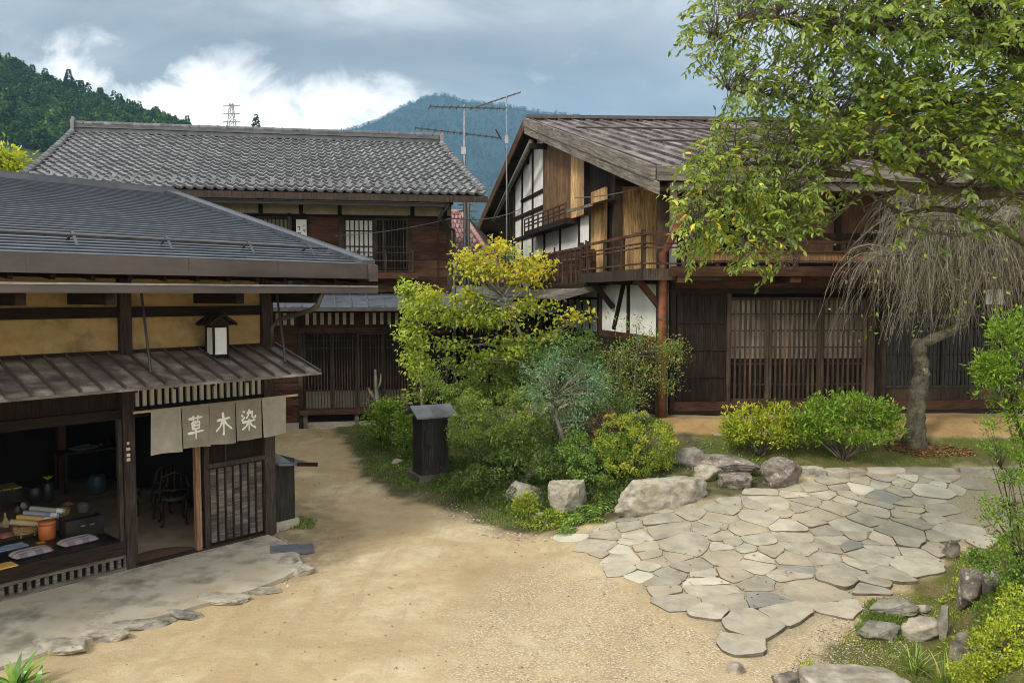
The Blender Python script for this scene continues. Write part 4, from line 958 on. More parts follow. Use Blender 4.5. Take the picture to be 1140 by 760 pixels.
# front facade, upper storey
xa = rx(742, 260); xb = rx(753, 260)
RH.MB().box(.12, xb, -.02, .1, FZ, 5.75).build('plaster_wall', M['white'], rh)
zf0 = rz(299); 
RH.MB().box(xb, XR, .30, .36, zf0, 5.8).build('upper_panel', surf('warm_upper_panels', (.10, .055, .03), (.24, .14, .08), WV, 3, .75, .3, .005, .3, .4), rh)
m = RH.MB()
for k in range(10):
    x = xb+.25+k*1.05; m.box(x-.05, x+.05, .2, .30, zf0, 5.7)
m.box(xb, XR, .22, .30, zf0+.62, zf0+.72); m.build('upper_frame', M['brown_v'], rh)
bf = RH.MB().box(xa-.05, XR, -.50, .3, zf0-.12, zf0).build('balcony', M['brown_h'], rh)
m = RH.MB(); m.box(xa-.12, XR, -.55, -.50, zf0-.16, zf0+.03); m.build('balcony_edge', M['brown_h'], bf)
zt2 = rz(268, 800, -.45)
m = RH.MB(); m.box(xb, XR, -.48, -.43, zt2-.05, zt2); m.box(xb, XR, -.475, -.44, zf0+.10, zf0+.13); m.box(xb, XR, -.475, -.44, zt2-.22, zt2-.19); m.build('balcony_rail', M['brown_h'], bf)
m = RH.MB(); m.box(xb, XR, -.43, -.41, zf0+.14, zt2-.22); m.build('rail_board', midb, bf)
for k in range(11):
    x = xb+.03+k*.66*1.6; RH.MB().box(x-.035, x+.035, -.49, -.41, zf0, zt2+.03).build('baluster', M['brown_v'], bf)
for u in (748, 870, 950, 1030, 1100):
    x = rx(u, 300); RH.MB().box(x-.1, x+.1, -.52, .2, zf0-.28, zf0-.12).build('floor_beam', M['brown_h'], bf)
# front facade, ground storey
RH.MB().box(.09, XR, .05, .2, rz(322), zf0-.12).build('lintel', M['brown_h'], rh)
RH.MB().box(.09, XR, -.02, .12, rz(327), rz(321)).build('lintel', M['dark_h'], rh)
zd0, zd1 = rz(452), rz(326)
xd0, xd1 = rx(751), rx(810)
door = RH.MB().box(xd0, xd1, .06, .10, zd0, zd1).build('boarded_door', M['blackw'], rh)
m = RH.MB(); boards_v(m, xd0+.05, xd1-.05, .035, .06, zd0+.04, zd1-.04, 7); m.build('door_boards', M['dark_v'], door)
m = RH.MB()
for k in range(8): x = xd0+.05+(xd1-xd0-.1)*k/7; m.box(x-.012, x+.012, .01, .035, zd0+.03, zd1-.03)
for q in (.02, .26, .5, .74, .97): z = zd0+(zd1-zd0)*q; m.box(xd0, xd1, .0, .012, z-.012, z+.012)
m.build('door_battens', M['dark_v'], door)
RH.MB().box(rx(745), xd0, -.03, .12, .8, zf0-.2).build('post', M['dark_v'], rh)
zs0, zs1 = rz(447), rz(331)
m = RH.MB(); m.box(xd1, rx(966), .17, .19, zs0+.85, zs1); m.build('shoji_paper', surf('old_shoji_paper', (.23, .19, .15), (.42, .36, .3), (6, 1, .6), 3, .9, 0, 0, 0, .4), rh)
m = RH.MB(); m.box(xd1, rx(966), .17, .20, zs0, zs0+.85); m.build('shoji_skirt', M['dark_v'], rh)
us = (811, 857, 915, 966)
for a, b in zip(us, us[1:]):
    lattice(RH, rx(a), rx(b)-.01, zs0, zs1, .04, int((b-a)/5.2), 'lattice_screen', M['brown_v'], rh, bw=.036, sub=(.16, .36, .52, .68, .84))
RH.MB().box(rx(745), XR, -.03, .2, rz(457), rz(447)).build('ground_sill', M['brown_h'], rh)
RH.MB().box(rx(745), XR, -.01, .2, .9, rz(457)).build('foundation', M['dark_h'], rh)
for u, w in ((811, .08), (970, .12), (984, .07)):
    x = rx(u); RH.MB().box(x-w/2, x+w/2, -.01, .16, zs0, rz(327)).build('post', M['brown_v'], rh)
m = RH.MB(); boards_v(m, rx(970), rx(984), .05, .1, zs0, rz(331), 2); m.build('side_boards', M['dark_v'], rh)
# right lattice section
x0_, x1_ = rx(986), XR
zq = rz(433)
RH.MB().box(x0_, x1_, .12, .15, rz(368), rz(350)).build('transom_glass', flat('teal_glass', (.045, .075, .07), .25), rh)
RH.MB().box(x0_, x1_, .02, .14, rz(350), rz(327)).build('transom_board', M['dark_h'], rh)
m = RH.MB(); m.box(x0_, x1_, .12, .15, zq, rz(368)); m.build('shoji_paper', flat('dim_paper', (.12, .12, .12)), rh)
x = x0_
k = 0
while x < x1_-.3:
    x2 = min(x+1.25, x1_); lattice(RH, x, x2-.01, zq, rz(352), .03, 15, 'lattice_screen', M['blackw'], rh, bw=.035, sub=(.22, .46, .83)); x = x2
m = RH.MB(); boards_v(m, x0_, x1_, .04, .14, rz(452), zq, 14); m.build('skirting', M['brown_v'], rh)
xw0, xw1 = rx(1094, 330), rx(1118, 330)
w = RH.MB().box(xw0, xw1, -.03, .0, rz(339), rz(322)).build('window', flat('bright_pane', (.55, .58, .58), .2), rh)
m = RH.MB(); xm = (xw0+xw1)/2
for x in (xw0, xm, xw1): m.box(x-.03, x+.03, -.05, -.03, rz(339), rz(322))
m.box(xw0, xw1, -.055, -.03, rz(340), rz(339)); m.box(xw0, xw1, -.055, -.03, rz(322), rz(321))
m.build('window_frame', M['brown_v'], w)
# sill strip / terrace kerb
o = MB().box(0, 9.5, 0, .14, -.08, .05).build('terrace_kerb', M['conc']); pk = GH(735+60, 486); o.location = (pk.x, pk.y, pk.z); o.rotation_euler = (0, 0, R(2)); tag(o, kind='structure')
# ================================================================== GROUND
def nonuni(a, b, st, far):
    mid = np.arange(a, b, st); lo = [a]; k = st
    while lo[-1] > -far: k *= 1.35; lo.append(lo[-1]-k)
    hi = [mid[-1]]; k = st
    while hi[-1] < far: k *= 1.35; hi.append(hi[-1]+k)
    return np.concatenate([np.array(lo[1:][::-1]), mid, np.array(hi[1:])])
gx_ = nonuni(-9.5, 10.5, .07, 5500); gy_ = nonuni(6.0, 21.5, .07, 5500)
GXX, GYY = np.meshgrid(gx_, gy_); GZZ = height(GXX, GYY)
def fbm(x, y, s, sd=0):
    r = 0
    for k in range(4):
        a = s*2**k; r = r+np.sin(a*x*1.0+sd+1.7*k+1.3*np.sin(a*.7*y+k))*np.cos(a*y*.9+sd*2+2.1*k+1.1*np.sin(a*.6*x))/2**k
    return r
near = (GXX > -10) & (GXX < 11) & (GYY > 5) & (GYY < 22)
GZZ = GZZ+near*.006*fbm(GXX, GYY, 3.1, .4)
shopin = ((GXX-SC.x)*d2.x+(GYY-SC.y)*d2.y > .1) & ((GXX-SC.x)*d1.x+(GYY-SC.y)*d1.y < 2.1) & near
GZZ = np.where(shopin, -.1, GZZ)
def polypx(pts): return np.array([tuple(GH(u, v))[:2] for u, v in pts])
def psd(poly, X, Y):      # signed distance, + inside
    d = np.full(X.shape, 1e9); ins = np.zeros(X.shape, bool); n = len(poly)
    for i in range(n):
        a = poly[i]; b = poly[(i+1) % n]; e = b-a; wx = X-a[0]; wy = Y-a[1]
        t = np.clip((wx*e[0]+wy*e[1])/(e@e+1e-12), 0, 1); d = np.minimum(d, np.hypot(wx-t*e[0], wy-t*e[1]))
        c = ((a[1] > Y) != (b[1] > Y)) & (X < (b[0]-a[0])*(Y-a[1])/(b[1]-a[1]+1e-12)+a[0]); ins ^= c
    return np.where(ins, d, -d)
ISL = polypx([(372, 478), (392, 500), (400, 530), (440, 552), (500, 570), (560, 592), (600, 596), (655, 586), (715, 572), (790, 555), (860, 545), (890, 520), (860, 490), (760, 474), (735, 458), (640, 450), (520, 452), (420, 455)])
MOS = polypx([(770, 482), (790, 510), (860, 530), (890, 526), (1000, 523), (1140, 520), (1240, 518), (1240, 488), (1000, 487)])
OCH = polypx([(735, 466), (742, 483), (860, 486), (1250, 487), (1250, 466), (1000, 460)])
BNK = polypx([(1062, 603), (1045, 640), (1000, 660), (965, 690), (905, 745), (890, 800), (1400, 800), (1400, 590), (1140, 592)])
GRV = polypx([(640, 625), (560, 640), (500, 680), (520, 800), (860, 800), (905, 745), (960, 680), (1000, 650), (960, 640), (850, 700), (760, 690)])
PAV = polypx([(628, 598), (700, 577), (790, 556), (860, 541), (930, 531), (1020, 524), (1140, 521), (1230, 521), (1230, 590), (1060, 605), (1030, 633), (975, 660), (915, 692), (868, 716), (842, 738), (806, 712), (765, 688), (715, 658), (668, 626)])
SND = polypx([(1060, 543), (1060, 560), (1150, 585), (1260, 585), (1260, 530), (1100, 535)])
PTCH = polypx([(300, 560), (345, 555), (400, 590), (360, 640), (310, 640)])
def zone(poly, w, s=.06, fs=6, o=0):
    z = np.zeros(GXX.shape); d = psd(poly, GXX[near], GYY[near])+s*fbm(GXX[near], GYY[near], fs, o); z[near] = sst(-w, w, d); return z
Z = dict(zmoss=np.maximum(zone(MOS, .15, .10), zone(BNK, .12, .12)), zochre=zone(OCH, .06, .02), zgravel=zone(GRV, .5, .2), zsoil=zone(ISL, .18, .12), zjoint=zone(PAV, .10, .04), zdark=zone(PTCH, .5, .2))
nx, ny = len(gx_), len(gy_)
idx = np.arange(nx*ny).reshape(ny, nx)
Fq = np.stack([idx[:-1, :-1], idx[:-1, 1:], idx[1:, 1:], idx[1:, :-1]], -1).reshape(-1, 4)
gm, nt = newmat('trodden_sandy_ground')
P = coords(nt, world=True)
def att(n): return N(nt, 'ShaderNodeAttribute', attribute_name=n).outputs['Fac']
n_big = noiz(nt, P, .55, 5, .6, .6); n_mid = noiz(nt, P, 3.2, 7, .65, .3); n_fine = noiz(nt, P, 42, 4, .7); n_grit = noiz(nt, P, 120, 2, .6)
sand = ramp(nt, n_big, [(.32, (.32, .245, .13)), (.5, (.43, .34, .195)), (.66, (.54, .455, .30))])
sand = mixc(nt, mapr(nt, n_mid, .42, .68, 0, .7), sand, (.35, .25, .13))
sand = mixc(nt, mapr(nt, n_fine, .56, .72, 0, .5), sand, (.53, .44, .32))
sand = mixc(nt, mapr(nt, n_grit, .56, .68, 0, .7), sand, (.19, .135, .08))
wv = N(nt, 'ShaderNodeMapping'); wv.inputs['Scale'].default_value = (2.6, .45, 1); wv.inputs['Rotation'].default_value = (0, 0, .25); L(nt, P, wv.inputs[0])
sand = mixc(nt, mapr(nt, noiz(nt, wv.outputs[0], 1.5, 5, .6, .8), .52, .66, 0, .45), sand, (.33, .245, .15))
n_ft = noiz(nt, P, 9, 4, .6, .4); sand = mixc(nt, mapr(nt, n_ft, .60, .70, 0, .4), sand, (.31, .23, .14))
vor = N(nt, 'ShaderNodeTexVoronoi'); vor.inputs['Scale'].default_value = 38; L(nt, P, vor.inputs['Vector'])
peb = ramp(nt, vor.outputs['Color'], [(0, (.31, .245, .16)), (.5, (.50, .42, .29)), (1, (.64, .57, .45))])
peb = mixc(nt, mapr(nt, vor.outputs['Distance'], .35, .6, 0, .7), peb, (.27, .18, .10))
gmask = mth(nt, 'MULTIPLY', att('zgravel'), mapr(nt, n_mid, .38, .55, .35, 1))
col = mixc(nt, mth(nt, 'MULTIPLY', gmask, .75), sand, peb)
col = mixc(nt, mth(nt, 'MULTIPLY', att('zdark'), mapr(nt, n_mid, .3, .6, .2, .75)), col, (.17, .125, .08))
soil = ramp(nt, n_mid, [(.35, (.055, .042, .025)), (.55, (.10, .082, .045)), (.7, (.15, .12, .07))])
soil = mixc(nt, mapr(nt, noiz(nt, P, 5.5, 6, .7), .45, .6, 0, .8), soil, (.045, .07, .018))
moss = ramp(nt, noiz(nt, P, 2.4, 7, .7), [(.36, (.17, .125, .07)), (.47, (.10, .10, .03)), (.58, (.075, .095, .022)), (.72, (.2, .16, .085))])
och = ramp(nt, n_mid, [(.3, (.23, .145, .06)), (.6, (.36, .235, .105))])
joint = ramp(nt, n_fine, [(.35, (.22, .18, .11)), (.65, (.38, .325, .22))])
for a, c in (('zjoint', joint), ('zsoil', soil), ('zmoss', moss), ('zochre', och)): col = mixc(nt, att(a), col, c)
b = N(nt, 'ShaderNodeBsdfPrincipled'); L(nt, col, b.inputs[0]); b.inputs['Roughness'].default_value = .95; b.inputs['Specular IOR Level'].default_value = .15
hgt = mth(nt, 'ADD', mth(nt, 'ADD', mth(nt, 'MULTIPLY', n_mid, .8), mth(nt, 'MULTIPLY', n_ft, .45)), mth(nt, 'ADD', mth(nt, 'MULTIPLY', n_fine, .25), mth(nt, 'MULTIPLY', mth(nt, 'MULTIPLY', vor.outputs['Distance'], gmask), -.35)))
bp = N(nt, 'ShaderNodeBump'); bp.inputs['Strength'].default_value = .8; bp.inputs['Distance'].default_value = .035; L(nt, hgt, bp.inputs['Height']); L(nt, bp.outputs[0], b.inputs['Normal'])
L(nt, b.outputs[0], N(nt, 'ShaderNodeOutputMaterial').inputs[0])
ground = npmesh('ground', np.stack([GXX, GYY, GZZ], -1).reshape(-1, 3), Fq, gm, np.zeros(len(Fq)), smooth=True)
for k, z in Z.items():
    a = ground.data.attributes.new(k, 'FLOAT', 'POINT'); a.data.foreach_set('value', z.reshape(-1).astype(np.float32))
tag(ground, kind='structure')
# ------------------------------------------------------------------ flagstone paving
rg = np.random.default_rng(5)
seeds = []
def crowd(p): return .285 if p[0] < 2.2 else (.47 if p[1] < 10.0 else .35)
tries = 0
while tries < 16000:
    tries += 1; p = np.array([rg.uniform(.2, 9.8), rg.uniform(7.8, 14.2)])
    r = crowd(p)*rg.choice([.6, .75, .9, 1.1, 1.4, 1.6], p=[.12, .2, .28, .23, .13, .04])
    if all(math.hypot((p[0]-q[0])*.74+(p[1]-q[1])*.2, (p[1]-q[1])*1.2) > (r+rq)/2 for q, rq in seeds[-400:]): seeds.append((p, r))
def clip(poly, a, n):       # keep (p-a).n<=0
    out = []
    for i in range(len(poly)):
        p, q = poly[i], poly[(i+1) % len(poly)]; dp, dq = (p-a)@n, (q-a)@n
        if dp <= 0: out.append(p)
        if dp*dq < 0: out.append(p+(q-p)*(dp/(dp-dq)))
    return out
sp = np.array([s_[0] for s_ in seeds]); sr = np.array([s_[1] for s_ in seeds])
V = []; Fq = []; rn = []; sidx = []
def px_(p): return proj((p[0], p[1], hz(p[0], p[1])))
for i, p in enumerate(sp):
    din = psd(PAV, np.array([p[0]]), np.array([p[1]]))[0]
    if din < .04 or psd(SND, np.array([p[0]]), np.array([p[1]]))[0] > .1: continue
    dd = np.hypot(*(sp-p).T); nb = np.argsort(dd)[1:18]
    poly = [p+np.array(v)*1.0 for v in ((-.8, -.8), (.8, -.8), (.8, .8), (-.8, .8))]
    for j in nb:
        q = sp[j]; n = (q-p); l = np.hypot(*n); n = n/l; t = np.clip(.5+(sr[i]**2-sr[j]**2)/(2*l*l)*.30, .2, .8)
        n = n+rg.normal(0, .10, 2); n = n/np.hypot(*n); g_ = .004+.011*rg.random()**2
        poly = clip(poly, p+n*(l*t-g_), n)
        if not poly: break
    if len(poly) < 3: continue
    poly = np.array(poly)
    # drop short edges, subdivide + jitter
    pp = []
    for k in range(len(poly)):
        a, b_ = poly[k], poly[(k+1) % len(poly)]; l = np.hypot(*(b_-a))
        if l < .05: pp.append((a+b_)/2); continue
        m_ = max(2, int(l/.09)); bul = .012*math.sin(k*2.3+i)
        for s_ in np.linspace(min(.22, .036/l), 1-min(.22, .036/l), m_): pp.append(a+(b_-a)*s_+rg.normal(0, .007, 2))
    pp = np.array(pp); c = pp.mean(0); ang = np.argsort(np.arctan2(*(pp-c).T[::-1])); pp = pp[ang]; n = len(pp)
    tone = rg.random(); tilt = rg.normal(0, .012, 2); lift = rg.uniform(.006, .024)+(.022 if din < .45 and p[1] < 11.2 and p[0] > 2.2 else 0)
    base = len(V)
    for ring, (sh, dz) in enumerate(((1.02, -.09), (1.0, -.006), (.985, 0.), (.5, .002))):
        for q in pp:
            w_ = c+(q-c)*(1-(1-sh)*(.25/max(.08, np.hypot(*(q-c))))) if ring else c+(q-c)*sh
            if ring == 3: w_ = c+(q-c)*.5
            z = hz(c[0], c[1])+ (hz(w_[0], w_[1])-hz(c[0], c[1]))*.9+lift+dz+(w_-c)@tilt+(rg.normal(0, .0016) if ring > 1 else 0)
            V.append((w_[0], w_[1], z))
    for rr in range(3):
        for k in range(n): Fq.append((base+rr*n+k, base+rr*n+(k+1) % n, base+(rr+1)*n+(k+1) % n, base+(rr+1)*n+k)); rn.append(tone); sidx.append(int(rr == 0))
    V.append((c[0], c[1], hz(c[0], c[1])+lift+.004)); ci = len(V)-1
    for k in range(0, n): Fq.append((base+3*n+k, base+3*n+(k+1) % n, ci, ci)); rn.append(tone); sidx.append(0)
me = bpy.data.meshes.new('paving'); me.from_pydata(V, [], [tuple(dict.fromkeys(q)) for q in Fq])
a = me.attributes.new('rnd', 'FLOAT', 'FACE'); a.data.foreach_set('value', rn); me.materials.append(M['flag'])
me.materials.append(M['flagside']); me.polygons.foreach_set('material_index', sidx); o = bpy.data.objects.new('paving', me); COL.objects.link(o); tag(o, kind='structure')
# ------------------------------------------------------------------ rocks
def rock(u, v, w, h, mat, label, dp=.8, seed=0, rz=0., flat_top=False, sink=.12, name='rock', cat='rock', group=None, up=0, sub=4):
    p = GH(u, v); k = p.y/F; W_, H_ = w*k/2*(1.25 if 'apron' in label else .92), h*k*.80; edge = 'apron' in label; D = W_*(.38 if edge else dp); H_ *= .6 if edge else 1
    bm = bmesh.new(); bmesh.ops.create_icosphere(bm, subdivisions=sub, radius=1)
    off = Vector((seed*3.7, seed*1.9, seed*.7))
    # facet planes
    rr = random.Random(seed*17+3); pl = [(Vector((rr.gauss(0, 1), rr.gauss(0, 1), rr.gauss(0, .8))).normalized(), rr.uniform(.58, .86)) for _ in range(11)]
    if flat_top: pl.append((Vector((rr.uniform(-.06, .06), rr.uniform(-.1, .1), 1)).normalized(), .55))
    for vtx in bm.verts:
        c = vtx.co.copy()
        for n_, d_ in pl:
            e = c.dot(n_)-d_
            if e > 0: c -= n_*e*1.0
        nn = noise.fractal(c*1.6+off, .9, 2.1, 5)*.085+noise.fractal(c*5+off, .7, 2, 4)*.05
        c *= 1+nn
        c.x *= W_*1.12; c.y *= D*1.1 if not edge else D*1.3; c.z = c.z*H_*(.62 if not flat_top else .95)+H_*(.42 if not flat_top else .48)-sink*H_
        vtx.co = c
    me = bpy.data.meshes.new(name); bm.to_mesh(me); bm.free(); me.polygons.foreach_set('use_smooth', [True]*len(me.polygons))
    a = me.attributes.new('rnd', 'FLOAT', 'FACE'); a.data.foreach_set('value', [rr.random()]*len(me.polygons)); me.materials.append(mat)
    o = bpy.data.objects.new(name, me); COL.objects.link(o); o.location = (p.x, p.y+D*.8, hz(p.x, p.y+D*.5)+up); o.rotation_euler = (0, 0, rz); tag(o, label, cat, group); return o
k = 0
for args in [
 (587, 566, 46, 40, 'rock', 'rounded mossy boulder at the left end of the garden bed rock row'),
 (634, 574, 50, 50, 'rockl', 'pale upright boulder between the mossy boulder and the long flat one'),
 (734, 568, 128, 42, 'rockl', 'long low pale boulder under the yellow green ball bush', .34, 3, R(14)),
 (600, 531, 38, 30, 'rock', 'brown topped rock inside the garden bed behind the two front boulders'),
 (655, 508, 30, 24, 'rock', 'small rock in shade inside the garden bed near the thin tree stems'),
 (806, 530, 96, 25, 'rockd', 'dark sloping lichen rock beside the left bush of the house front', .42, 7, R(-30)),
 (873, 544, 52, 42, 'rockd', 'angular dark rock with white lichen spots at the paving corner'),
 (822, 545, 42, 20, 'rockd', 'low flat grey rock left of the angular spotted one'),
 (788, 536, 40, 22, 'rockl', 'small tan rock at the foot of the sloping lichen rock'),
 (770, 520, 34, 26, 'rock', 'rock wedged at the upper end of the garden bed edge'),
 (601, 578, 12, 12, 'rockl', 'small round stone in front of the mossy boulder'),
 (441, 518, 16, 9, 'rockl', 'small white stone by the black wooden post box'),
 (508, 540, 14, 11, 'rock', 'small grey stone right of the black post box plinth'),
 (541, 508, 38, 26, 'rock', 'reddish rock under the round dark shrub'),
 (700, 466, 26, 18, 'rockl', 'white stone in the heap by the timber house wall, left one'),
 (716, 470, 20, 14, 'rockl', 'white stone in the heap by the timber house wall, right one'),
 (706, 458, 20, 12, 'rockl', 'white stone in the heap by the timber house wall, upper one'),
 (985, 714, 52, 26, 'rock', 'grey rock between grass tufts at the paving edge'),
 (1036, 716, 54, 34, 'rockl', 'tan flat-topped rock at the foot of the mossy bank'),
 (1000, 690, 60, 22, 'rock', 'low grey rock just below the biggest paving stones'),
 (1090, 668, 46, 62, 'rockd', 'tall dark rock standing out of the mossy bank'),
 (1108, 660, 28, 36, 'rockd', 'narrow dark rock right of the tall one in the bank'),
 (1062, 622, 22, 26, 'rockd', 'small white spotted rock at the top left corner of the bank'),
 (1052, 712, 14, 60, 'rock', 'thin upright grey stone at the lower left of the bank'),
 (1075, 738, 30, 50, 'rockd', 'dark rock low in the mossy bank beside the upright stone'),
 (1030, 684, 22, 12, 'rockl', 'small pale stone by the grass below the big paving stones'),
 (880, 768, 40, 18, 'rockd', 'dark half-buried stone at the bottom edge, left of the big flat boulder'),
 (62, 728, 62, 24, 'rockl', 'pale edge stone of the concrete apron nearest the broad-leaved plant'),
 (108, 716, 50, 20, 'rockl', 'cream edge stone second from the front of the concrete apron'),
 (155, 703, 54, 18, 'rock', 'long grey edge stone at the middle of the concrete apron'),
 (203, 690, 38, 15, 'rock', 'bluish edge stone of the concrete apron, fourth from the front'),
 (246, 674, 58, 12, 'rockl', 'flat pinkish edge stone near the far end of the concrete apron'),
 (290, 662, 36, 9, 'rockl', 'reddish edge stone at the rounded corner of the concrete apron'),
 (320, 633, 22, 16, 'rockl', 'pale block beside the dark slab at the shop corner'),
 (334, 641, 32, 11, 'rockl', 'flat pale stone in front of the block at the shop corner'),
 (313, 592, 26, 7, 'rockl', 'flat stone lying below the black box shed'),
 (310, 645, 16, 7, 'rock', 'small stone between the apron corner and the pale block'),
 (380, 468, 10, 5, 'rockl', 'small white stone in front of the lattice doors, left one'),
 (392, 468, 12, 7, 'rockl', 'small white stone in front of the lattice doors, right one'),
 (820, 752, 22, 16, 'rockl', 'flat rounded stone left of the paving tip'),
]:
    k += 1; rock(*args[:4], M[args[4]], args[5], dp=args[6] if len(args) > 6 else .75, seed=args[7] if len(args) > 7 else k, rz=args[8] if len(args) > 8 else random.uniform(-.3, .3), flat_top=any(w in args[5] for w in ('edge stone', 'flat ', 'block', 'long low')), sub=5 if args[2] > 40 else 4)
rock(972, 800, 150, 34, M['rockl'], 'biggest flat grey boulder at the bottom right below the bank', dp=.8, seed=41, flat_top=True)
o = MB().box(-.30, .30, -.17, .17, 0, .05).build('stone_slab', M['slate']); p = GH(323, 617); o.location = p+Vector((0, .1, .02)); o.rotation_euler = (0, R(2), SA-R(30)); tag(o, 'dark bluish rectangular slab beside the shop corner', 'slab')
for j, (u, v, w, h) in enumerate(((906, 531, 30, 12), (944, 533, 46, 12), (990, 528, 46, 10), (1040, 529, 60, 10), (1098, 528, 56, 9), (1150, 528, 50, 9))):
    p = GH(u, v); kx = p.y/F; W_ = w*kx/2
    m = MB(); pts = [(-W_, -.14), (-W_*.3, -.17), (W_*.9, -.15), (W_, .1), (W_*.6, .17), (-W_*.8, .16)]
    pts = [(x+random.uniform(-.02, .02), y+random.uniform(-.02, .02)) for x, y in pts]
    m.prism(pts, -.12, .07+(.05 if j < 2 else 0)); o = m.build('kerb_stone', M['flag'] if j > 1 else M['rockl']); o.location = p+Vector((0, .16, 0)); o.rotation_euler = (R(random.uniform(-2, 3)), 0, R(random.uniform(-4, 4)))
    tag(o, ('first kerb stone right of the white spotted rock', 'second kerb stone right of the white spotted rock, sloping', 'third kerb stone along the moss edge', 'long flat kerb stone below the crooked tree trunk', 'flat kerb stone right of the crooked trunk', 'last flat kerb stone at the right edge')[j], 'kerb stone', 'kerb stones along the moss strip')
def pebbles(name, poly, n, smin, smax, mat, seed, zoff=0, dens=None, kind=True):
    r = np.random.default_rng(seed); a, b_ = poly.min(0), poly.max(0); P_ = r.uniform(a, b_, (n*6, 2))
    keep = psd(poly, P_[:, 0], P_[:, 1]) > 0; P_ = P_[keep][:n]
    if dens is not None: P_ = P_[dens(P_) > r.random(len(P_))]
    n = len(P_); oc = np.array([(1, 0, 0), (0, 1, 0), (-1, 0, 0), (0, -1, 0), (.1, .1, 1), (0, 0, -1)], float)
    oc = oc[None]*r.uniform(.7, 1.2, (n, 6, 1)); s_ = (smin+(smax-smin)*r.random(n)**3)[:, None]
    sc_ = np.stack([s_[:, 0]*r.uniform(.7, 1.4, n), s_[:, 0]*r.uniform(.7, 1.2, n), s_[:, 0]*.55], -1)
    ang = r.random(n)*6.28; c, s2_ = np.cos(ang), np.sin(ang); X = oc*sc_[:, None]; X = np.stack([X[..., 0]*c[:, None]-X[..., 1]*s2_[:, None], X[..., 0]*s2_[:, None]+X[..., 1]*c[:, None], X[..., 2]], -1)
    z = height(P_[:, 0], P_[:, 1])+zoff; Vv = (X+np.stack([P_[:, 0], P_[:, 1], z], -1)[:, None]).reshape(-1, 3)
    f0 = np.array([(0, 1, 4), (1, 2, 4), (2, 3, 4), (3, 0, 4), (1, 0, 5), (2, 1, 5), (3, 2, 5), (0, 3, 5)]); Fq = (f0[None]+6*np.arange(n)[:, None, None]).reshape(-1, 3)
    o = npmesh(name, Vv, Fq, mat, np.repeat(r.random(n), 8), smooth=True); tag(o, kind='stuff'); return o
pebm = surf('mixed_pebble', (.22, .17, .12), (.56, .48, .38), (1, 1, 1), 9, .9, .2, .003, .9, .3)
pebbles('gravel', polypx([(860, 770), (905, 700), (960, 672), (1010, 650), (1060, 640), (1040, 700), (960, 770)]), 3800, .006, .018, pebm, 1)
pebbles('gravel', polypx([(480, 790), (520, 690), (600, 640), (680, 645), (780, 700), (850, 745), (860, 800)]), 5500, .003, .011, pebm, 2)
pebbles('pebbles', polypx([(293, 605), (310, 597), (325, 605), (312, 622), (322, 655), (300, 640)]), 420, .012, .035, pebm, 3)
pebbles('gravel', polypx([(300, 480), (400, 480), (420, 540), (560, 600), (640, 610), (600, 700), (400, 790), (60, 790), (330, 660), (345, 560)]), 2600, .003, .013, pebm, 4)
pebbles('gravel', polypx([(500, 560), (560, 590), (640, 596), (600, 604), (540, 598), (480, 575)]), 700, .008, .03, pebm, 6)
# ================================================================== VEGETATION
def norm(a): return a/np.maximum(np.linalg.norm(a, axis=-1, keepdims=True), 1e-9)
def leaves(P_, D, Nn, ln, wd, six=False, droop=.25, fold=.35):
    D = norm(D); Sd = norm(np.cross(D, Nn)); Nn = norm(np.cross(Sd, D)); n = len(P_); ln = ln[:, None]; wd = wd[:, None]
    if six:
        pts = [P_, P_+D*ln*.32+Sd*wd*.5+Nn*wd*fold*.5, P_+D*ln*.68+Sd*wd*.42+Nn*wd*fold*.4-Nn*ln*droop*.3, P_+D*ln-Nn*ln*droop, P_+D*ln*.68-Sd*wd*.42+Nn*wd*fold*.4-Nn*ln*droop*.3, P_+D*ln*.32-Sd*wd*.5+Nn*wd*fold*.5]
        Vv = np.stack(pts, 1).reshape(-1, 3); f0 = np.array([(0, 1, 2, 3), (0, 3, 4, 5)]); return Vv, (f0[None]+6*np.arange(n)[:, None, None]).reshape(-1, 4), 2
    pts = [P_, P_+D*ln*.45+Sd*wd*.5+Nn*wd*fold*.5, P_+D*ln-Nn*ln*droop, P_+D*ln*.45-Sd*wd*.5+Nn*wd*fold*.5]
    Vv = np.stack(pts, 1).reshape(-1, 3); f0 = np.array([(0, 1, 2), (0, 2, 3)]); return Vv, (f0[None]+4*np.arange(n)[:, None, None]).reshape(-1, 3), 2
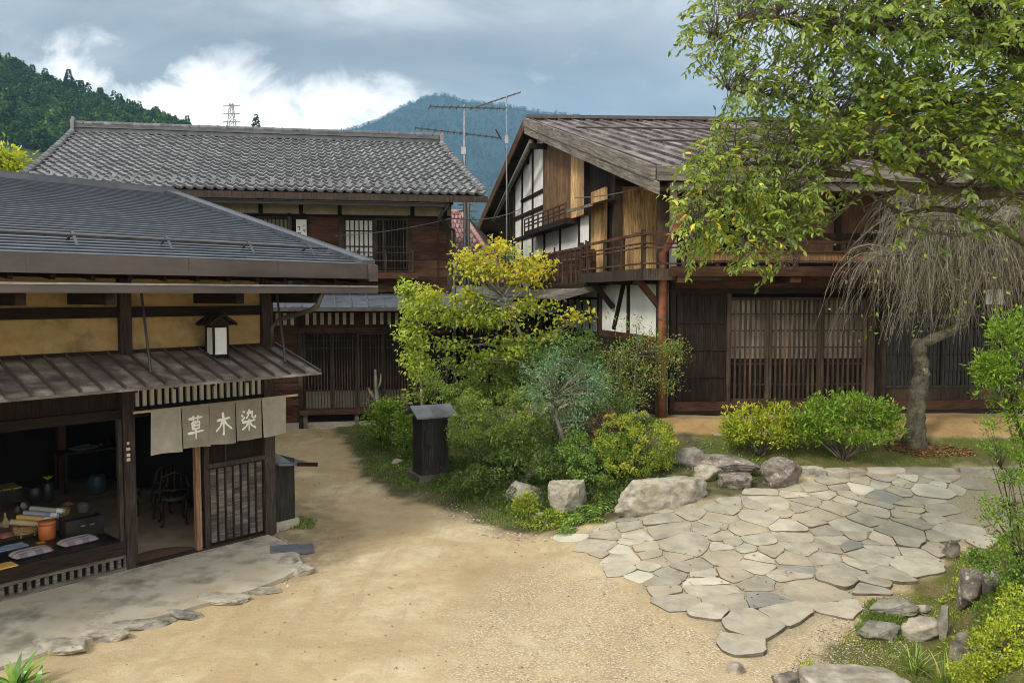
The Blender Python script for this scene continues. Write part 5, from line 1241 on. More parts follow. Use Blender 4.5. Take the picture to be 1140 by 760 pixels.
LEAF = dict(
 feather=leafmat('soft_feathery_leaf', [(0, (.06, .11, .03)), (.5, (.12, .20, .05)), (1, (.24, .32, .09))]),
 mid=leafmat('mid_green_leaf', [(0, (0.057, 0.122, 0.020)), (.45, (0.122, 0.227, 0.036)), (.8, (0.227, 0.325, 0.057)), (1, (0.390, 0.439, 0.081))]),
 dark=leafmat('dark_green_leaf', [(0, (0.038, 0.070, 0.017)), (.5, (0.089, 0.146, 0.028)), (.85, (0.164, 0.228, 0.045)), (1, (0.253, 0.304, 0.063))]),
 topiary=leafmat('olive_dense_leaf', [(0, (0.086, 0.144, 0.030)), (.5, (0.201, 0.287, 0.051)), (.85, (0.363, 0.442, 0.077)), (1, (0.537, 0.575, 0.115))]),
 bright=leafmat('bright_green_leaf', [(0, (0.077, 0.155, 0.016)), (.4, (0.155, 0.276, 0.028)), (.8, (0.287, 0.398, 0.044)), (1, (0.464, 0.508, 0.066))]),
 yellow=leafmat('yellow_green_leaf', [(0, (0.129, 0.200, 0.021)), (.4, (0.286, 0.358, 0.029)), (.75, (0.515, 0.515, 0.043)), (1, (0.744, 0.629, 0.072))]),
 azalea=leafmat('azalea_yellow_olive_leaf', [(0, (0.081, 0.145, 0.020)), (.4, (0.194, 0.274, 0.032)), (.75, (0.420, 0.436, 0.049)), (.92, (0.614, 0.517, 0.064)), (1, (0.646, 0.323, 0.064))]),
 maple=leafmat('autumn_maple_leaf', [(0, (.18, .26, .035)), (.35, (.34, .38, .045)), (.65, (.56, .50, .055)), (.85, (.66, .44, .06)), (.95, (.62, .25, .045)), (1, (.5, .08, .04))], .45),
 lmaple=leafmat('pale_lime_maple_leaf', [(0, (0.187, 0.281, 0.047)), (.5, (0.406, 0.499, 0.086)), (.85, (0.624, 0.655, 0.156)), (1, (0.702, 0.437, 0.156))], .45),
 blue=leafmat('blue_green_leaf', [(0, (0.070, 0.150, 0.070)), (.5, (0.158, 0.281, 0.158)), (.8, (0.263, 0.404, 0.246)), (.9, (0.386, 0.456, 0.263)), (.94, (0.562, 0.228, 0.105)), (1, (0.667, 0.211, 0.105))]),
 mixed=leafmat('green_red_tinged_leaf', [(0, (0.068, 0.135, 0.034)), (.4, (0.152, 0.237, 0.051)), (.7, (0.321, 0.338, 0.085)), (.87, (0.473, 0.321, 0.118)), (1, (0.558, 0.186, 0.101))]),
 persim=leafmat('glossy_tree_leaf', [(0, (0.057, 0.109, 0.020)), (.35, (0.136, 0.213, 0.032)), (.65, (0.258, 0.342, 0.054)), (.90, (0.438, 0.476, 0.090)), (.965, (0.850, 0.644, 0.077)), (1, (0.850, 0.540, 0.064))], .4, .36, .5),
 grass=leafmat('grass_blade', [(0, (0.081, 0.146, 0.024)), (.5, (0.179, 0.276, 0.049)), (.85, (0.325, 0.390, 0.081)), (1, (0.585, 0.488, 0.195))], .3),
 moss=leafmat('moss_tuft', [(0, (0.085, 0.127, 0.021)), (.5, (0.203, 0.254, 0.034)), (.8, (0.389, 0.389, 0.051)), (1, (0.507, 0.338, 0.101))], .2, .8),
 dead=leafmat('dead_leaf', [(0, (0.130, 0.052, 0.026)), (.5, (0.260, 0.117, 0.065)), (1, (0.468, 0.260, 0.130))], .1, .8),
 strap=leafmat('broad_strap_leaf', [(0, (0.065, 0.156, 0.026)), (.6, (0.156, 0.299, 0.052)), (1, (0.312, 0.442, 0.078))], .3, .35, .5),
)
def clumps(lobes, n, per, sig, r, shell=.55):
    wts = np.array([l[4] if len(l) > 4 else 1. for l in lobes]); wts = wts/wts.sum(); out = []; cl = []
    K = max(1, n//per); who = r.choice(len(lobes), K, p=wts)
    d = norm(r.normal(size=(K, 3))); rad = (shell+(1-shell)*r.random(K))[:, None]
    C_ = np.array([tuple(lobes[w][0]) for w in who]); Rr = np.array([lobes[w][1:4] for w in who])
    lump = 1+.16*np.sin(5*d[:, :1]+who[:, None])*np.cos(4*d[:, 1:2]+2*who[:, None])+.1*np.sin(9*d[:, 2:3]+who[:, None])
    cc = C_+d*Rr*rad*lump
    P_ = np.repeat(cc, per, 0)+r.normal(0, 1, (K*per, 3))*np.asarray(sig); Dd = np.repeat(d, per, 0)
    return P_, Dd, np.repeat(r.random(K), per), cc
def bush(name, label, cat, base, lobes, n, ls, mat, stems=7, sr_=.014, seed=1, per=10, sig=None, aspect=.5, shell=.55, upb=.5, outb=1.0, group=None, smat='bark', droop=.2, tone=(.5, .5), trunk=None, ball=0, tfn=None):
    r = np.random.default_rng(seed); base = Vector(base)
    t = thing(name, label, cat, base, 0, group)
    sg_ = sig if sig is not None else ls*1.5
    P_, Dd, ck, cc = clumps([((l[0][0]-base.x, l[0][1]-base.y, l[0][2]-base.z), *l[1:]) for l in lobes], n, per, sg_, r, shell)
    D = Dd*outb+r.normal(0, .75, P_.shape)+np.array([0, 0, upb]); Nn = np.array([0, 0, 1.])+r.normal(0, .55, P_.shape)
    if ball:
        bd = norm(r.normal(size=P_.shape)+.55*Dd+np.array([0, 0, .75])); br_ = ball*np.repeat(r.uniform(.6, 1.3, len(P_)//per+1), per)[:len(P_), None]
        P_ = np.repeat(cc, per, 0)+bd*br_*r.uniform(.75, 1.08, (len(P_), 1))*np.array([1, 1, .72]); D = bd*.5+r.normal(0, .6, P_.shape); Nn = bd+r.normal(0, .28, P_.shape)
    Vv, Fq, kk = leaves(P_, D, Nn, ls*r.uniform(.6, 1.25, len(P_)), ls*aspect*r.uniform(.7, 1.2, len(P_)), droop=droop)
    rn = tone[0]*ck+tone[1]*r.random(len(P_))
    if tfn: rn = rn+tfn(P_)
    rn = np.clip(rn, 0, 1)
    npmesh('foliage', Vv, Fq, mat, np.repeat(rn, kk), t)
    m = MB(); rr = random.Random(seed)
    tips = cc[r.permutation(len(cc))[:max(stems*5, 1)]]
    tp = [Vector(p) for p in trunk] if trunk else None
    if tp:
        tp = [p-base for p in tp]; m.tube(tp, list(np.linspace(sr_*2.6, sr_*1.0, len(tp))), 7)
        for q in tips:
            q = Vector(q); a = min((tp[i].lerp(tp[i+1], j/4) for i in range(len(tp)-1) for j in range(5)), key=lambda p_: (p_-q).length+(.6 if p_.z > q.z else 0))
            mid = a.lerp(q, .5)+Vector((rr.uniform(-.05, .05), rr.uniform(-.05, .05), rr.uniform(.0, .12)))*(q-a).length
            m.tube([a, a.lerp(mid, .5), mid, mid.lerp(q, .5), q], [sr_*.7, sr_*.6, sr_*.45, sr_*.3, sr_*.15], 5)
    else:
        mains = []
        for k in range(stems):
            q = Vector(tips[k % len(tips)]); b0 = Vector((rr.uniform(-.08, .08), rr.uniform(-.06, .06), -.03)); mid = b0.lerp(q, .45)+Vector((rr.uniform(-.06, .06), rr.uniform(-.05, .05), .03)); mains.append((b0, mid, q))
            m.tube([b0, b0.lerp(mid, .5)+Vector((rr.uniform(-.03, .03), 0, 0)), mid, mid.lerp(q, .5), q], [sr_, sr_*.9, sr_*.75, sr_*.5, sr_*.2], 6)
        for q in tips[stems:]:
            q = Vector(q); a = min((x for mm_ in mains for x in (mm_[1], mm_[1].lerp(mm_[2], .5))), key=lambda p_: (p_-q).length)
            m.tube([a, a.lerp(q, .5)+Vector((0, 0, .03)), q], [sr_*.5, sr_*.35, sr_*.15], 4)
    m.build('stems', M[smat], t, smooth=True); return t
def lobe(u, v, Y, w, h, dp=1.0, wt=1.):   # pixel-centred ellipsoid of w x h pixels
    c = PY(u, v, Y); k = Y/F; return (c, w*k/2, w*k/2*dp, h*k/2, wt)
def gpt(x, y, dz=0): return Vector((x, y, hz(x, y)+dz))
# --- island garden
p = GH(536, 500); Yb = 17.2
bush('rounded_shrub', 'taller cloud-clipped dark green shrub in the middle of the garden bed', 'shrub', gpt(-.55, Yb), [lobe(505, 425, Yb, 66, 40), lobe(545, 418, Yb-.2, 60, 42), lobe(580, 425, Yb-.3, 50, 50), lobe(520, 442, Yb-.3, 60, 24)], 11000, .065, LEAF['topiary'], seed=21, per=75, ball=.17, tone=(.35, .5), aspect=.45, shell=.82, sr_=.03)
Yb = 15.4
bush('rounded_shrub', 'lower rounded dark green shrub behind the black post box', 'shrub', gpt(-.35, Yb), [lobe(545, 462, Yb, 86, 50), lobe(528, 484, Yb-.2, 50, 40), lobe(590, 465, Yb, 44, 64), lobe(566, 494, Yb-.4, 50, 44)], 12000, .058, LEAF['topiary'], seed=22, per=75, ball=.15, tone=(.35, .5), aspect=.45, shell=.8, sr_=.025)
Yb = 14.9
bush('low_shrub', 'dark leafy low shrub between the rounded shrub and the front boulders', 'shrub', gpt(.1, Yb-.2), [lobe(590, 500, Yb, 80, 50), lobe(560, 525, Yb-.6, 90, 34), lobe(615, 520, Yb-.8, 60, 40), lobe(530, 535, Yb-.7, 50, 20)], 7000, .055, LEAF['dark'], seed=23, per=45, ball=.14)
Yb = 16.6
mt = [PY(622, 480, 15.8), PY(612, 440, 15.9), PY(600, 415, 16.2), PY(585, 385, 16.5), PY(572, 355, 16.6), PY(560, 330, 16.6)]
mt[0].z = hz(mt[0].x, mt[0].y)-.05
bush('maple_tree', 'small autumn maple with yellow and orange leaves behind the round shrubs', 'tree', mt[0], [lobe(540, 298, Yb, 60, 40, .9, 1.), lobe(585, 303, Yb, 56, 38, 1, 1.1), lobe(518, 288, Yb, 30, 18, 1, .3), lobe(555, 274, Yb, 34, 12, 1, .3), lobe(605, 292, Yb, 20, 14, 1, .2), lobe(525, 335, Yb, 44, 24, 1, .6), lobe(498, 350, Yb, 56, 40, 1, .9), lobe(478, 330, Yb, 26, 20, 1, .3), lobe(500, 384, Yb, 44, 16, 1, .3), lobe(545, 355, Yb-.2, 60, 24, 1, .7), lobe(590, 340, Yb-.2, 60, 22, 1, .5), lobe(640, 352, Yb-.4, 50, 14, 1, .3), lobe(570, 385, Yb-.4, 60, 30, 1, .7), lobe(535, 400, Yb-.3, 40, 16, 1, .3), lobe(610, 372, Yb-.4, 40, 20, 1, .3)], 4400, .095, LEAF['maple'], seed=24, per=7, sig=(.13, .13, .08), aspect=.7, shell=.15, droop=.35, tone=(.55, .25), tfn=lambda P: .0+.22*np.clip((P[:, 2]-2.9)/.8, -1, 1)+.12*np.clip(P[:, 0]+.3, -1, 1), sr_=.03, smat='twig', trunk=mt, upb=.0, stems=12, outb=.5)
Yb = 17.8
st = [PY(472, 478, Yb), PY(470, 440, Yb), PY(468, 400, Yb), PY(464, 360, Yb), PY(460, 325, Yb)]; st[0].z = hz(st[0].x, st[0].y)-.05
bush('slender_maple', 'slender pale lime maple sapling in front of the lattice doors', 'tree', st[0], [lobe(463, 340, Yb, 34, 40), lobe(460, 375, Yb, 44, 46), lobe(466, 408, Yb, 36, 36, 1, .8), lobe(462, 440, Yb, 46, 20, 1, .35), lobe(452, 320, Yb, 12, 16, 1, .2), lobe(480, 330, Yb, 20, 10, 1, .2)], 2500, .09, LEAF['lmaple'], seed=25, per=6, sig=(.09, .09, .06), aspect=.7, shell=.3, droop=.35, sr_=.02, trunk=st, upb=0., outb=.6, stems=9, smat='twig')
Yb = 16.2
bush('feathery_shrub', 'soft green feathery shrub behind the blue-green nandina', 'shrub', gpt(1.0, Yb), [lobe(632, 385, Yb, 76, 34), lobe(640, 400, Yb, 60, 30), lobe(605, 400, Yb, 40, 26), lobe(660, 410, Yb, 30, 24)], 6500, .075, LEAF['feather'], seed=26, per=50, ball=.16, aspect=.25, shell=.5)
Yb = 14.4
nt_ = [GH(632, 520)+Vector((0, 0, -.03)), PY(628, 490, Yb-.2), PY(620, 465, Yb), PY(618, 440, Yb)]
NAN = bush('nandina_shrub', 'blue-green nandina with reddish tips on pale bare stems', 'shrub', nt_[0], [lobe(610, 415, Yb, 76, 34), lobe(650, 415, Yb, 60, 30), lobe(600, 440, Yb, 50, 34), lobe(640, 445, Yb, 80, 36), lobe(665, 435, Yb, 40, 30), lobe(640, 470, Yb, 60, 26, 1, .6), lobe(620, 400, Yb, 50, 16, 1, .5)], 4600, .065, LEAF['blue'], seed=27, per=9, sig=.08, aspect=.33, shell=.2, sr_=.022, trunk=nt_, stems=16, smat='twig', upb=-.1)
for k, (u, v) in enumerate(((622, 512), (627, 515), (636, 512), (640, 508))):
    a = GH(u+2, v+8); b0 = Vector(NAN.location); MB().tube([a-b0, a.lerp(PY(618+k*10, 450, Yb), .5)+Vector((.04, 0, 0))-b0, PY(612+k*12, 440, Yb)-b0], [.018, .015, .008], 6).build('cane', M['twig'], NAN, smooth=True)
bush('low_shrub', 'small leafy green shrub under the nandina beside the pale boulder', 'shrub', gpt(1.25, 13.6), [lobe(665, 520, 13.6, 62, 46), lobe(645, 500, 13.9, 50, 34), lobe(690, 500, 13.9, 40, 40)], 5200, .055, LEAF['mid'], seed=28, per=36, ball=.10)
bush('low_shrub', 'small dark reddish low shrub between the nandina stems and the ball azalea', 'shrub', gpt(1.35, 14.3), [lobe(672, 474, 14.3, 44, 24)], 1500, .05, leafmat('reddish_low_leaf', [(0, (.08, .035, .025)), (.6, (.17, .075, .05)), (1, (.26, .15, .08))]), seed=36, per=14, sig=.05)
bush('azalea_ball', 'yellow green ball-shaped azalea above the long pale boulder', 'shrub', gpt(2.15, 13.95), [lobe(708, 492, 13.9, 84, 58), lobe(690, 486, 13.9, 50, 44), lobe(730, 496, 13.8, 44, 50), lobe(700, 515, 13.7, 60, 22)], 12000, .046, LEAF['azalea'], seed=29, per=40, ball=.085, tone=(.5, .5), aspect=.42, shell=.82, sr_=.022, upb=.9)
Yb = 15.3
bush('loose_shrub', 'loose shrub with green and reddish leaves against the white corner wall', 'shrub', gpt(2.2, Yb), [lobe(690, 395, Yb, 46, 40), lobe(720, 385, Yb, 50, 40), lobe(750, 392, Yb, 34, 36), lobe(715, 415, Yb, 80, 36), lobe(680, 425, Yb, 40, 30), lobe(700, 360, Yb, 50, 10, 1, .15), lobe(745, 430, Yb, 30, 20, 1, .3), lobe(700, 440, Yb, 60, 26)], 4300, .055, LEAF['mixed'], seed=30, per=8, sig=.07, shell=.2, sr_=.016, stems=10)
bush('low_shrub', 'dull green shrub behind the azalea ball against the timber base', 'shrub', gpt(1.7, 15.1), [lobe(680, 455, 15.1, 50, 40), lobe(655, 465, 14.9, 40, 36)], 2600, .06, LEAF['mixed'], seed=31, per=10, sig=.07, tone=(.3, .4))
bush('garden_shrub', 'bright green leafy bush left of the black post box', 'shrub', tuple(GH(428, 490)), [lobe(425, 470, 18.2, 40, 34), lobe(432, 455, 18.2, 22, 16)], 1900, .085, LEAF['bright'], seed=32, per=8, sig=.08)
bush('garden_shrub', 'yellowish leafy bush just behind the left side of the post box', 'shrub', tuple(GH(455, 508)), [lobe(455, 486, 17.2, 26, 46), lobe(452, 468, 17.3, 20, 16)], 1500, .075, LEAF['bright'], seed=33, per=8, sig=.07, tone=(.6, .4))
bush('creeping_plant', 'low yellow-green creeping plant in front of the pale boulder', 'plant', tuple(GH(615, 588)), [lobe(612, 580, 12.6, 54, 22, .6), lobe(585, 560, 12.7, 26, 24, .5)], 1900, .045, LEAF['yellow'], seed=34, per=8, sig=.04, stems=4, tone=(.4, .4))
def fern(name, label, u, v, n, ln, mat, seed, cat='fern', spread=1.1, w=.28):
    r = random.Random(seed); b_ = GH(u, v); t = thing(name, label, cat, b_); m = MB(); Vv = []
    P_ = []; D = []
    for k in range(n):
        a = r.uniform(0, 6.28); l = ln*r.uniform(.7, 1.15); el = r.uniform(.35, .9)
        p0 = Vector((r.uniform(-.05, .05), r.uniform(-.05, .05), 0)); pr = p0; path = [p0]
        for j in range(7):
            q = j/6; pr = pr+Vector((math.cos(a)*math.cos(el-q*1.2), math.sin(a)*math.cos(el-q*1.2), math.sin(el-q*1.2)))*l/7*spread; path.append(pr)
        m.tube(path, [.004]*6+[.002]*2, 4)
        for j in range(1, 8):
            d_ = (path[min(j+1, 7)]-path[j-1]).normalized(); s_ = d_.cross(Vector((0, 0, 1))).normalized()
            for sgn in (-1, 1): P_.append(path[j]); D.append(s_*sgn+d_*.5)
    nn_ = len(P_); P_ = np.array([tuple(x) for x in P_]); D = np.array([tuple(x) for x in D])
    V_, F_, kk = leaves(P_, D, np.tile([0, 0, 1.], (nn_, 1))+np.random.default_rng(seed).normal(0, .2, (nn_, 3)), np.full(nn_, ln*w), np.full(nn_, ln*.09), droop=.2)
    npmesh('fronds', V_, F_, mat, np.repeat(np.random.default_rng(seed).random(nn_), kk), t); m.build('stalks', mat, t)
fern('fern', 'bright green fern in front of the long pale boulder', 665, 570, 16, .38, LEAF['mid'], 3)
fern('fern', 'bright green fern right of the pale upright boulder', 650, 582, 14, .34, LEAF['mid'], 4)
fern('fern', 'small fern low on the left, next to the creeping plant', 632, 592, 12, .28, LEAF['mid'], 5)
# --- front bushes of the big house
def stemmed(name, label, bx, by, lobes, n, mat, seed, ls=.085): bush(name, label, 'shrub', gpt(bx, by), lobes, n, ls, mat, stems=11, sr_=.02, seed=seed, per=7, sig=(.05, .05, .03), aspect=.42, shell=.35, upb=.7, outb=.6)
b1 = GH(847, 508); Yb = b1.y
stemmed('azalea_bush', 'left yellow-green azalea bush in front of the dark boarded door', b1.x, b1.y, [lobe(830, 470, Yb, 50, 44), lobe(862, 466, Yb, 50, 40), lobe(850, 480, Yb, 70, 30), lobe(818, 480, Yb, 30, 24), lobe(880, 480, Yb, 30, 34)], 3800, LEAF['yellow'], 41)
b2 = GH(940, 512); Yb = b2.y
stemmed('azalea_bush', 'right larger green azalea bush in front of the lattice screens', b2.x, b2.y, [lobe(915, 462, Yb, 60, 50), lobe(955, 455, Yb, 70, 46), lobe(985, 468, Yb, 40, 40), lobe(900, 475, Yb, 40, 40), lobe(945, 480, Yb, 90, 30)], 6200, LEAF['bright'], 42)
# --- right edge shrub
Yb = 8.3
bush('tall_azalea', 'tall bright green azalea at the right edge above the mossy bank', 'shrub', gpt(6.0, 8.6), [lobe(1150, 415, Yb, 120, 100), lobe(1130, 370, Yb, 60, 50), lobe(1105, 410, Yb, 40, 40), lobe(1145, 455, Yb, 80, 50), lobe(1160, 500, Yb, 60, 70), lobe(1180, 560, Yb, 80, 90)], 7500, .058, LEAF['bright'], seed=51, per=8, sig=.03, aspect=.36, shell=.45, sr_=.016, upb=.5, stems=14)
bush('leggy_azalea', 'leggy azalea sprays hanging over the paving at the right edge', 'shrub', gpt(5.4, 8.3), [lobe(1118, 500, 8.0, 50, 14), lobe(1125, 530, 7.9, 40, 16), lobe(1110, 560, 7.9, 40, 18), lobe(1135, 575, 7.8, 30, 40), lobe(1100, 475, 8.0, 26, 14, 1, .5), lobe(1125, 600, 7.8, 40, 20), lobe(1105, 580, 7.8, 24, 20, 1, .5)], 1300, .05, LEAF['bright'], seed=52, per=6, sig=.03, aspect=.36, shell=.3, sr_=.012, stems=13, tone=(.4, .4))
bush('bank_plant', 'yellow-green leafy plant cascading over the mossy bank at the bottom right corner', 'plant', gpt(4.35, 6.9), [lobe(1115, 720, 6.7, 70, 60, .8), lobe(1140, 680, 6.9, 60, 60, .8), lobe(1085, 748, 6.6, 50, 36, .8)], 3200, .032, LEAF['yellow'], seed=55, per=9, sig=.03, stems=9, tone=(.45, .45), sr_=.007)
bush('bank_plant', 'mixed green plant on the upper part of the mossy bank below the leggy azalea', 'plant', gpt(5.2, 8.0), [lobe(1120, 632, 7.9, 60, 34, .8), lobe(1150, 650, 7.8, 50, 50, .8), lobe(1092, 622, 8.2, 30, 20, .8)], 2300, .036, LEAF['mid'], seed=56, per=9, sig=.035, stems=9, tone=(.5, .5), sr_=.007)
# --- ground cover scatter
def scatter(name, poly, n, ls, mat, seed, wdt=.2, up=1., zoff=0, dens=None, jit=.5, droop=.3, inner=.0, six=False, flatn=False, label=None):
    r = np.random.default_rng(seed); a, b_ = poly.min(0), poly.max(0); P_ = r.uniform(a, b_, (int(n*4), 2)); d_ = psd(poly, P_[:, 0], P_[:, 1]); P_ = P_[d_ > inner+.12*fbm(P_[:, 0], P_[:, 1], 4, seed)][:n]
    if dens is not None: P_ = P_[dens(P_[:, 0], P_[:, 1]) > r.random(len(P_))]
    k = len(P_); z = height(P_[:, 0], P_[:, 1])+zoff; P3 = np.stack([P_[:, 0], P_[:, 1], z], -1)
    D = r.normal(0, jit, (k, 3)); D[:, 2] = np.abs(D[:, 2])*.3+up; Nn = r.normal(0, 1, (k, 3)) if not flatn else r.normal(0, .25, (k, 3))+np.array([0, 0, 1.])
    Vv, Fq, kk = leaves(P3, D, Nn, ls*r.uniform(.5, 1.4, k), ls*wdt*r.uniform(.7, 1.3, k), droop=droop)
    patch = .5+.35*fbm(P_[:, 0], P_[:, 1], 2.2, seed)
    o = npmesh(name, Vv, Fq, mat, np.repeat(np.clip(.45*patch+.55*r.random(k), 0, 1), kk)); tag(o, label, kind='stuff'); return o
GI = polypx([(380, 482), (395, 500), (405, 525), (440, 545), (500, 565), (560, 588), (600, 590), (620, 560), (560, 540), (520, 520), (460, 500), (450, 480), (400, 470)])
scatter('grass', GI, 15000, .055, LEAF['grass'], 61, .16, dens=lambda x, y: .55+.5*fbm(x, y, 3, 1))
scatter('ground_cover', ISL, 17000, .05, LEAF['mid'], 62, .6, up=.35, jit=.8, inner=.45, zoff=.02, dens=lambda x, y: .6+.5*fbm(x, y, 2.5, 3))
scatter('ground_cover', polypx([(480, 545), (560, 575), (640, 585), (720, 560), (700, 520), (600, 500), (500, 510)]), 9000, .07, LEAF['dark'], 63, .55, up=.6, jit=.8, zoff=.03, inner=.02)
scatter('moss', BNK, 52000, .022, LEAF['moss'], 64, .5, up=.6, jit=.8, inner=.02, dens=lambda x, y: .62+.5*fbm(x, y, 3, 2))
scatter('ground_cover', polypx([(1075, 600), (1060, 650), (1050, 700), (1050, 800), (1400, 800), (1400, 580), (1140, 590)]), 15000, .04, LEAF['yellow'], 65, .55, up=.5, jit=.9, zoff=.04, dens=lambda x, y: .45+.8*fbm(x, y, 2.6, 5))
scatter('ground_cover', polypx([(1090, 640), (1080, 800), (1400, 800), (1400, 600), (1140, 620)]), 8000, .05, LEAF['mid'], 66, .3, up=.7, jit=.7, zoff=.05, dens=lambda x, y: .35+.8*fbm(x, y, 3.1, 9))
scatter('moss', MOS, 26000, .018, LEAF['moss'], 67, .5, up=.6, jit=.8, dens=lambda x, y: .25+.5*fbm(x, y, 2.2, 7), inner=.1)
scatter('grass', polypx([(958, 690), (975, 670), (1010, 672), (1018, 700), (1000, 715), (960, 712)]), 2600, .06, LEAF['grass'], 68, .12)
scatter('grass', polypx([(322, 578), (345, 570), (352, 585), (330, 590)]), 500, .06, LEAF['grass'], 69, .14)
scatter('grass', polypx([(340, 478), (400, 474), (400, 486), (350, 488)]), 900, .03, LEAF['grass'], 70, .14)
scatter('fallen_leaves', polypx([(985, 500), (1000, 490), (1060, 495), (1090, 508), (1020, 510)]), 700, .06, LEAF['dead'], 71, .6, up=.1, jit=1., flatn=True, zoff=.01)
scatter('fallen_leaves', polypx([(300, 480), (640, 600), (860, 760), (60, 760), (320, 660)]), 170, .035, LEAF['dead'], 72, .6, up=.05, jit=1., flatn=True, zoff=.006)
scatter('fallen_leaves', polypx([(640, 600), (1130, 530), (1100, 600), (860, 730)]), 90, .04, LEAF['dead'], 73, .6, up=.05, jit=1., flatn=True, zoff=.035)
def tuft(name, label, u, v, n, ln, mat, seed, wd=.012, cat='grass tuft', sp=.9, part=True):
    r = random.Random(seed); b_ = GH(u, v); m = MB()
    for k in range(n):
        a = r.uniform(0, 6.28); l = ln*r.uniform(.6, 1.2); el = r.uniform(.7, 1.45); s_ = Vector((-math.sin(a), math.cos(a), 0)); p_ = Vector((r.uniform(-.05, .05), r.uniform(-.05, .05), -.01)); vs = []
        for j in range(6):
            q = j/5; w_ = wd*(1-q**2)*(.6+.8*math.sin(min(1, q*1.6+.25)*math.pi*.6)); vs += [p_-s_*w_+Vector((0, 0, w_*.5)), p_+s_*w_+Vector((0, 0, w_*.5))]
            e = el-q*sp; p_ = p_+Vector((math.cos(a)*math.cos(e), math.sin(a)*math.cos(e), math.sin(e)))*l/5
        m.add(vs, [(2*j, 2*j+1, 2*j+3, 2*j+2) for j in range(5)])
    o = m.build(name, mat, origin=None, fix=False); o.location = b_; tag(o, label, cat); return o
tuft('grass_tuft', 'long-bladed green grass tuft on the big flat boulder at the bottom right', 1020, 752, 60, .36, LEAF['grass'], 5, .006)
tuft('grass_tuft', 'grass tuft at the lower end of the mossy bank', 1052, 768, 70, .38, LEAF['grass'], 6, .006)
tuft('grass_tuft', 'small grass tuft beside the bottom of the sliding door', 280, 604, 22, .10, LEAF['mid'], 7, .012)
tuft('grass_tuft', 'small grass tuft at the foot of the black box shed', 322, 584, 22, .14, LEAF['mid'], 8, .012)
tuft('broad_leaf_plant', 'plant with broad pointed strap leaves at the bottom left corner', 20, 772, 24, .42, LEAF['strap'], 9, .03, 'plant', .8)
tuft('broad_leaf_plant', 'small strap-leaved plant just right of the bottom left one', 44, 775, 12, .26, LEAF['strap'], 10, .024, 'plant', .8)
tuft('broad_leaf_plant', 'leafy tuft growing left of the flat stones at the bottom', 900, 745, 20, .12, LEAF['yellow'], 11, .012, 'plant', .8)
# ------------------------------------------------------------------ crooked weeping tree
wb = GH(1018, 496); Yw = wb.y+.05
wt = thing('weeping_tree', 'leafless weeping tree with crooked lichen-covered trunk and drooping grey twigs', 'tree', wb)
tr = [wb+Vector((0, 0, -.1)), PY(1019, 470, Yw), PY(1021, 440, Yw), PY(1027, 415, Yw), PY(1024, 395, Yw), PY(1020, 378, Yw)]
tl_ = [p-wb for p in tr]
m = MB()
pts = []; rad = []
for i in range(len(tl_)-1):
    for j in range(5):
        q = j/5; pts.append(tl_[i].lerp(tl_[i+1], q)+Vector((random.uniform(-.015, .015), random.uniform(-.015, .015), 0)))
pts.append(tl_[-1]); nn = len(pts)
rad = [.185-.07*min(1, i/(nn*.8))+.06*max(0, 1-i/3)+random.uniform(-.02, .02) for i in range(nn)]; rad[-1] = .08
m.tube(pts, rad, 12); m.build('trunk', M['lichen'], wt, smooth=True)
m = MB(); br = [PY(1024, 385, Yw), PY(1040, 376, Yw), PY(1060, 368, Yw+.1), PY(1076, 352, Yw+.1), PY(1078, 320, Yw), PY(1076, 280, Yw), PY(1072, 240, Yw)]
br = [p-wb for p in br]; m.tube(br, [.10, .095, .085, .075, .06, .045, .03], 9); 
lims = []
for (a_, b_) in (((1076, 290), (1020, 240)), ((1074, 262), (1110, 225)), ((1077, 310), (1140, 270)), ((1073, 245), (1050, 215)), ((1076, 300), (980, 285)), ((1077, 280), (1170, 235)), ((1075, 270), (1010, 215))):
    p0 = PY(*a_, Yw)-wb; p1 = PY(*b_, Yw+random.uniform(-1., 1.))-wb; mid = p0.lerp(p1, .5)+Vector((0, 0, .15)); lims.append((p0, mid, p1)); m.tube([p0, p0.lerp(mid, .5), mid, mid.lerp(p1, .5), p1], [.04, .035, .03, .024, .016], 7)
m.build('limb', M['lichen'], wt, smooth=True)
m = MB(); rr = random.Random(4)
for k in range(1150):
    lm = rr.choice(lims); q = rr.random(); s0 = lm[0].lerp(lm[1], q*2) if q < .5 else lm[1].lerp(lm[2], q*2-1)
    ang = rr.uniform(0, 6.28); reach = rr.uniform(.3, 1.5)*(.95 if math.cos(ang) < 0 else 1); up_ = rr.uniform(.2, 1.1); dn = rr.uniform(.9, 2.3)*(.55+.3*reach)
    dv = Vector((math.cos(ang), math.sin(ang)*.9, 0)); pts = []; bend = Vector((rr.uniform(-.35, .35), rr.uniform(-.35, .35), 0)); ph = rr.uniform(0, 6)
    for j in range(12):
        q = j/11; pts.append(s0+dv*reach*q**.8+bend*q*q+Vector((.05*q*math.sin(ph+q*13)+rr.uniform(-.012, .012), .05*q*math.cos(ph+q*10), up_*q-(up_*.6+dn)*q*q*(.55+.45*q))))
    lim_ = rr.uniform(2.35, 3.0)
    pts = [p for p in pts if p.z+wb.z > lim_+1.2*max(0, abs(p.x)-1.2)*.2]
    if len(pts) < 4: continue
    r0 = rr.uniform(.003, .0078); m.tube(pts, list(np.linspace(r0, r0*.35, len(pts))), 3, cap=False)
    for _ in range(rr.choice((1, 2, 2, 3, 4))):
        i0 = rr.randrange(1, len(pts)-1); b0 = pts[i0]; sd = Vector((rr.uniform(-.35, .35), rr.uniform(-.35, .35), 0)); m.tube([b0, b0+sd*.4+Vector((0, 0, .04)), b0+sd*.8+Vector((0, 0, -.12)), b0+sd*1.2+Vector((0, 0, -.4))], [.005, .004, .003, .0015], 3, cap=False)
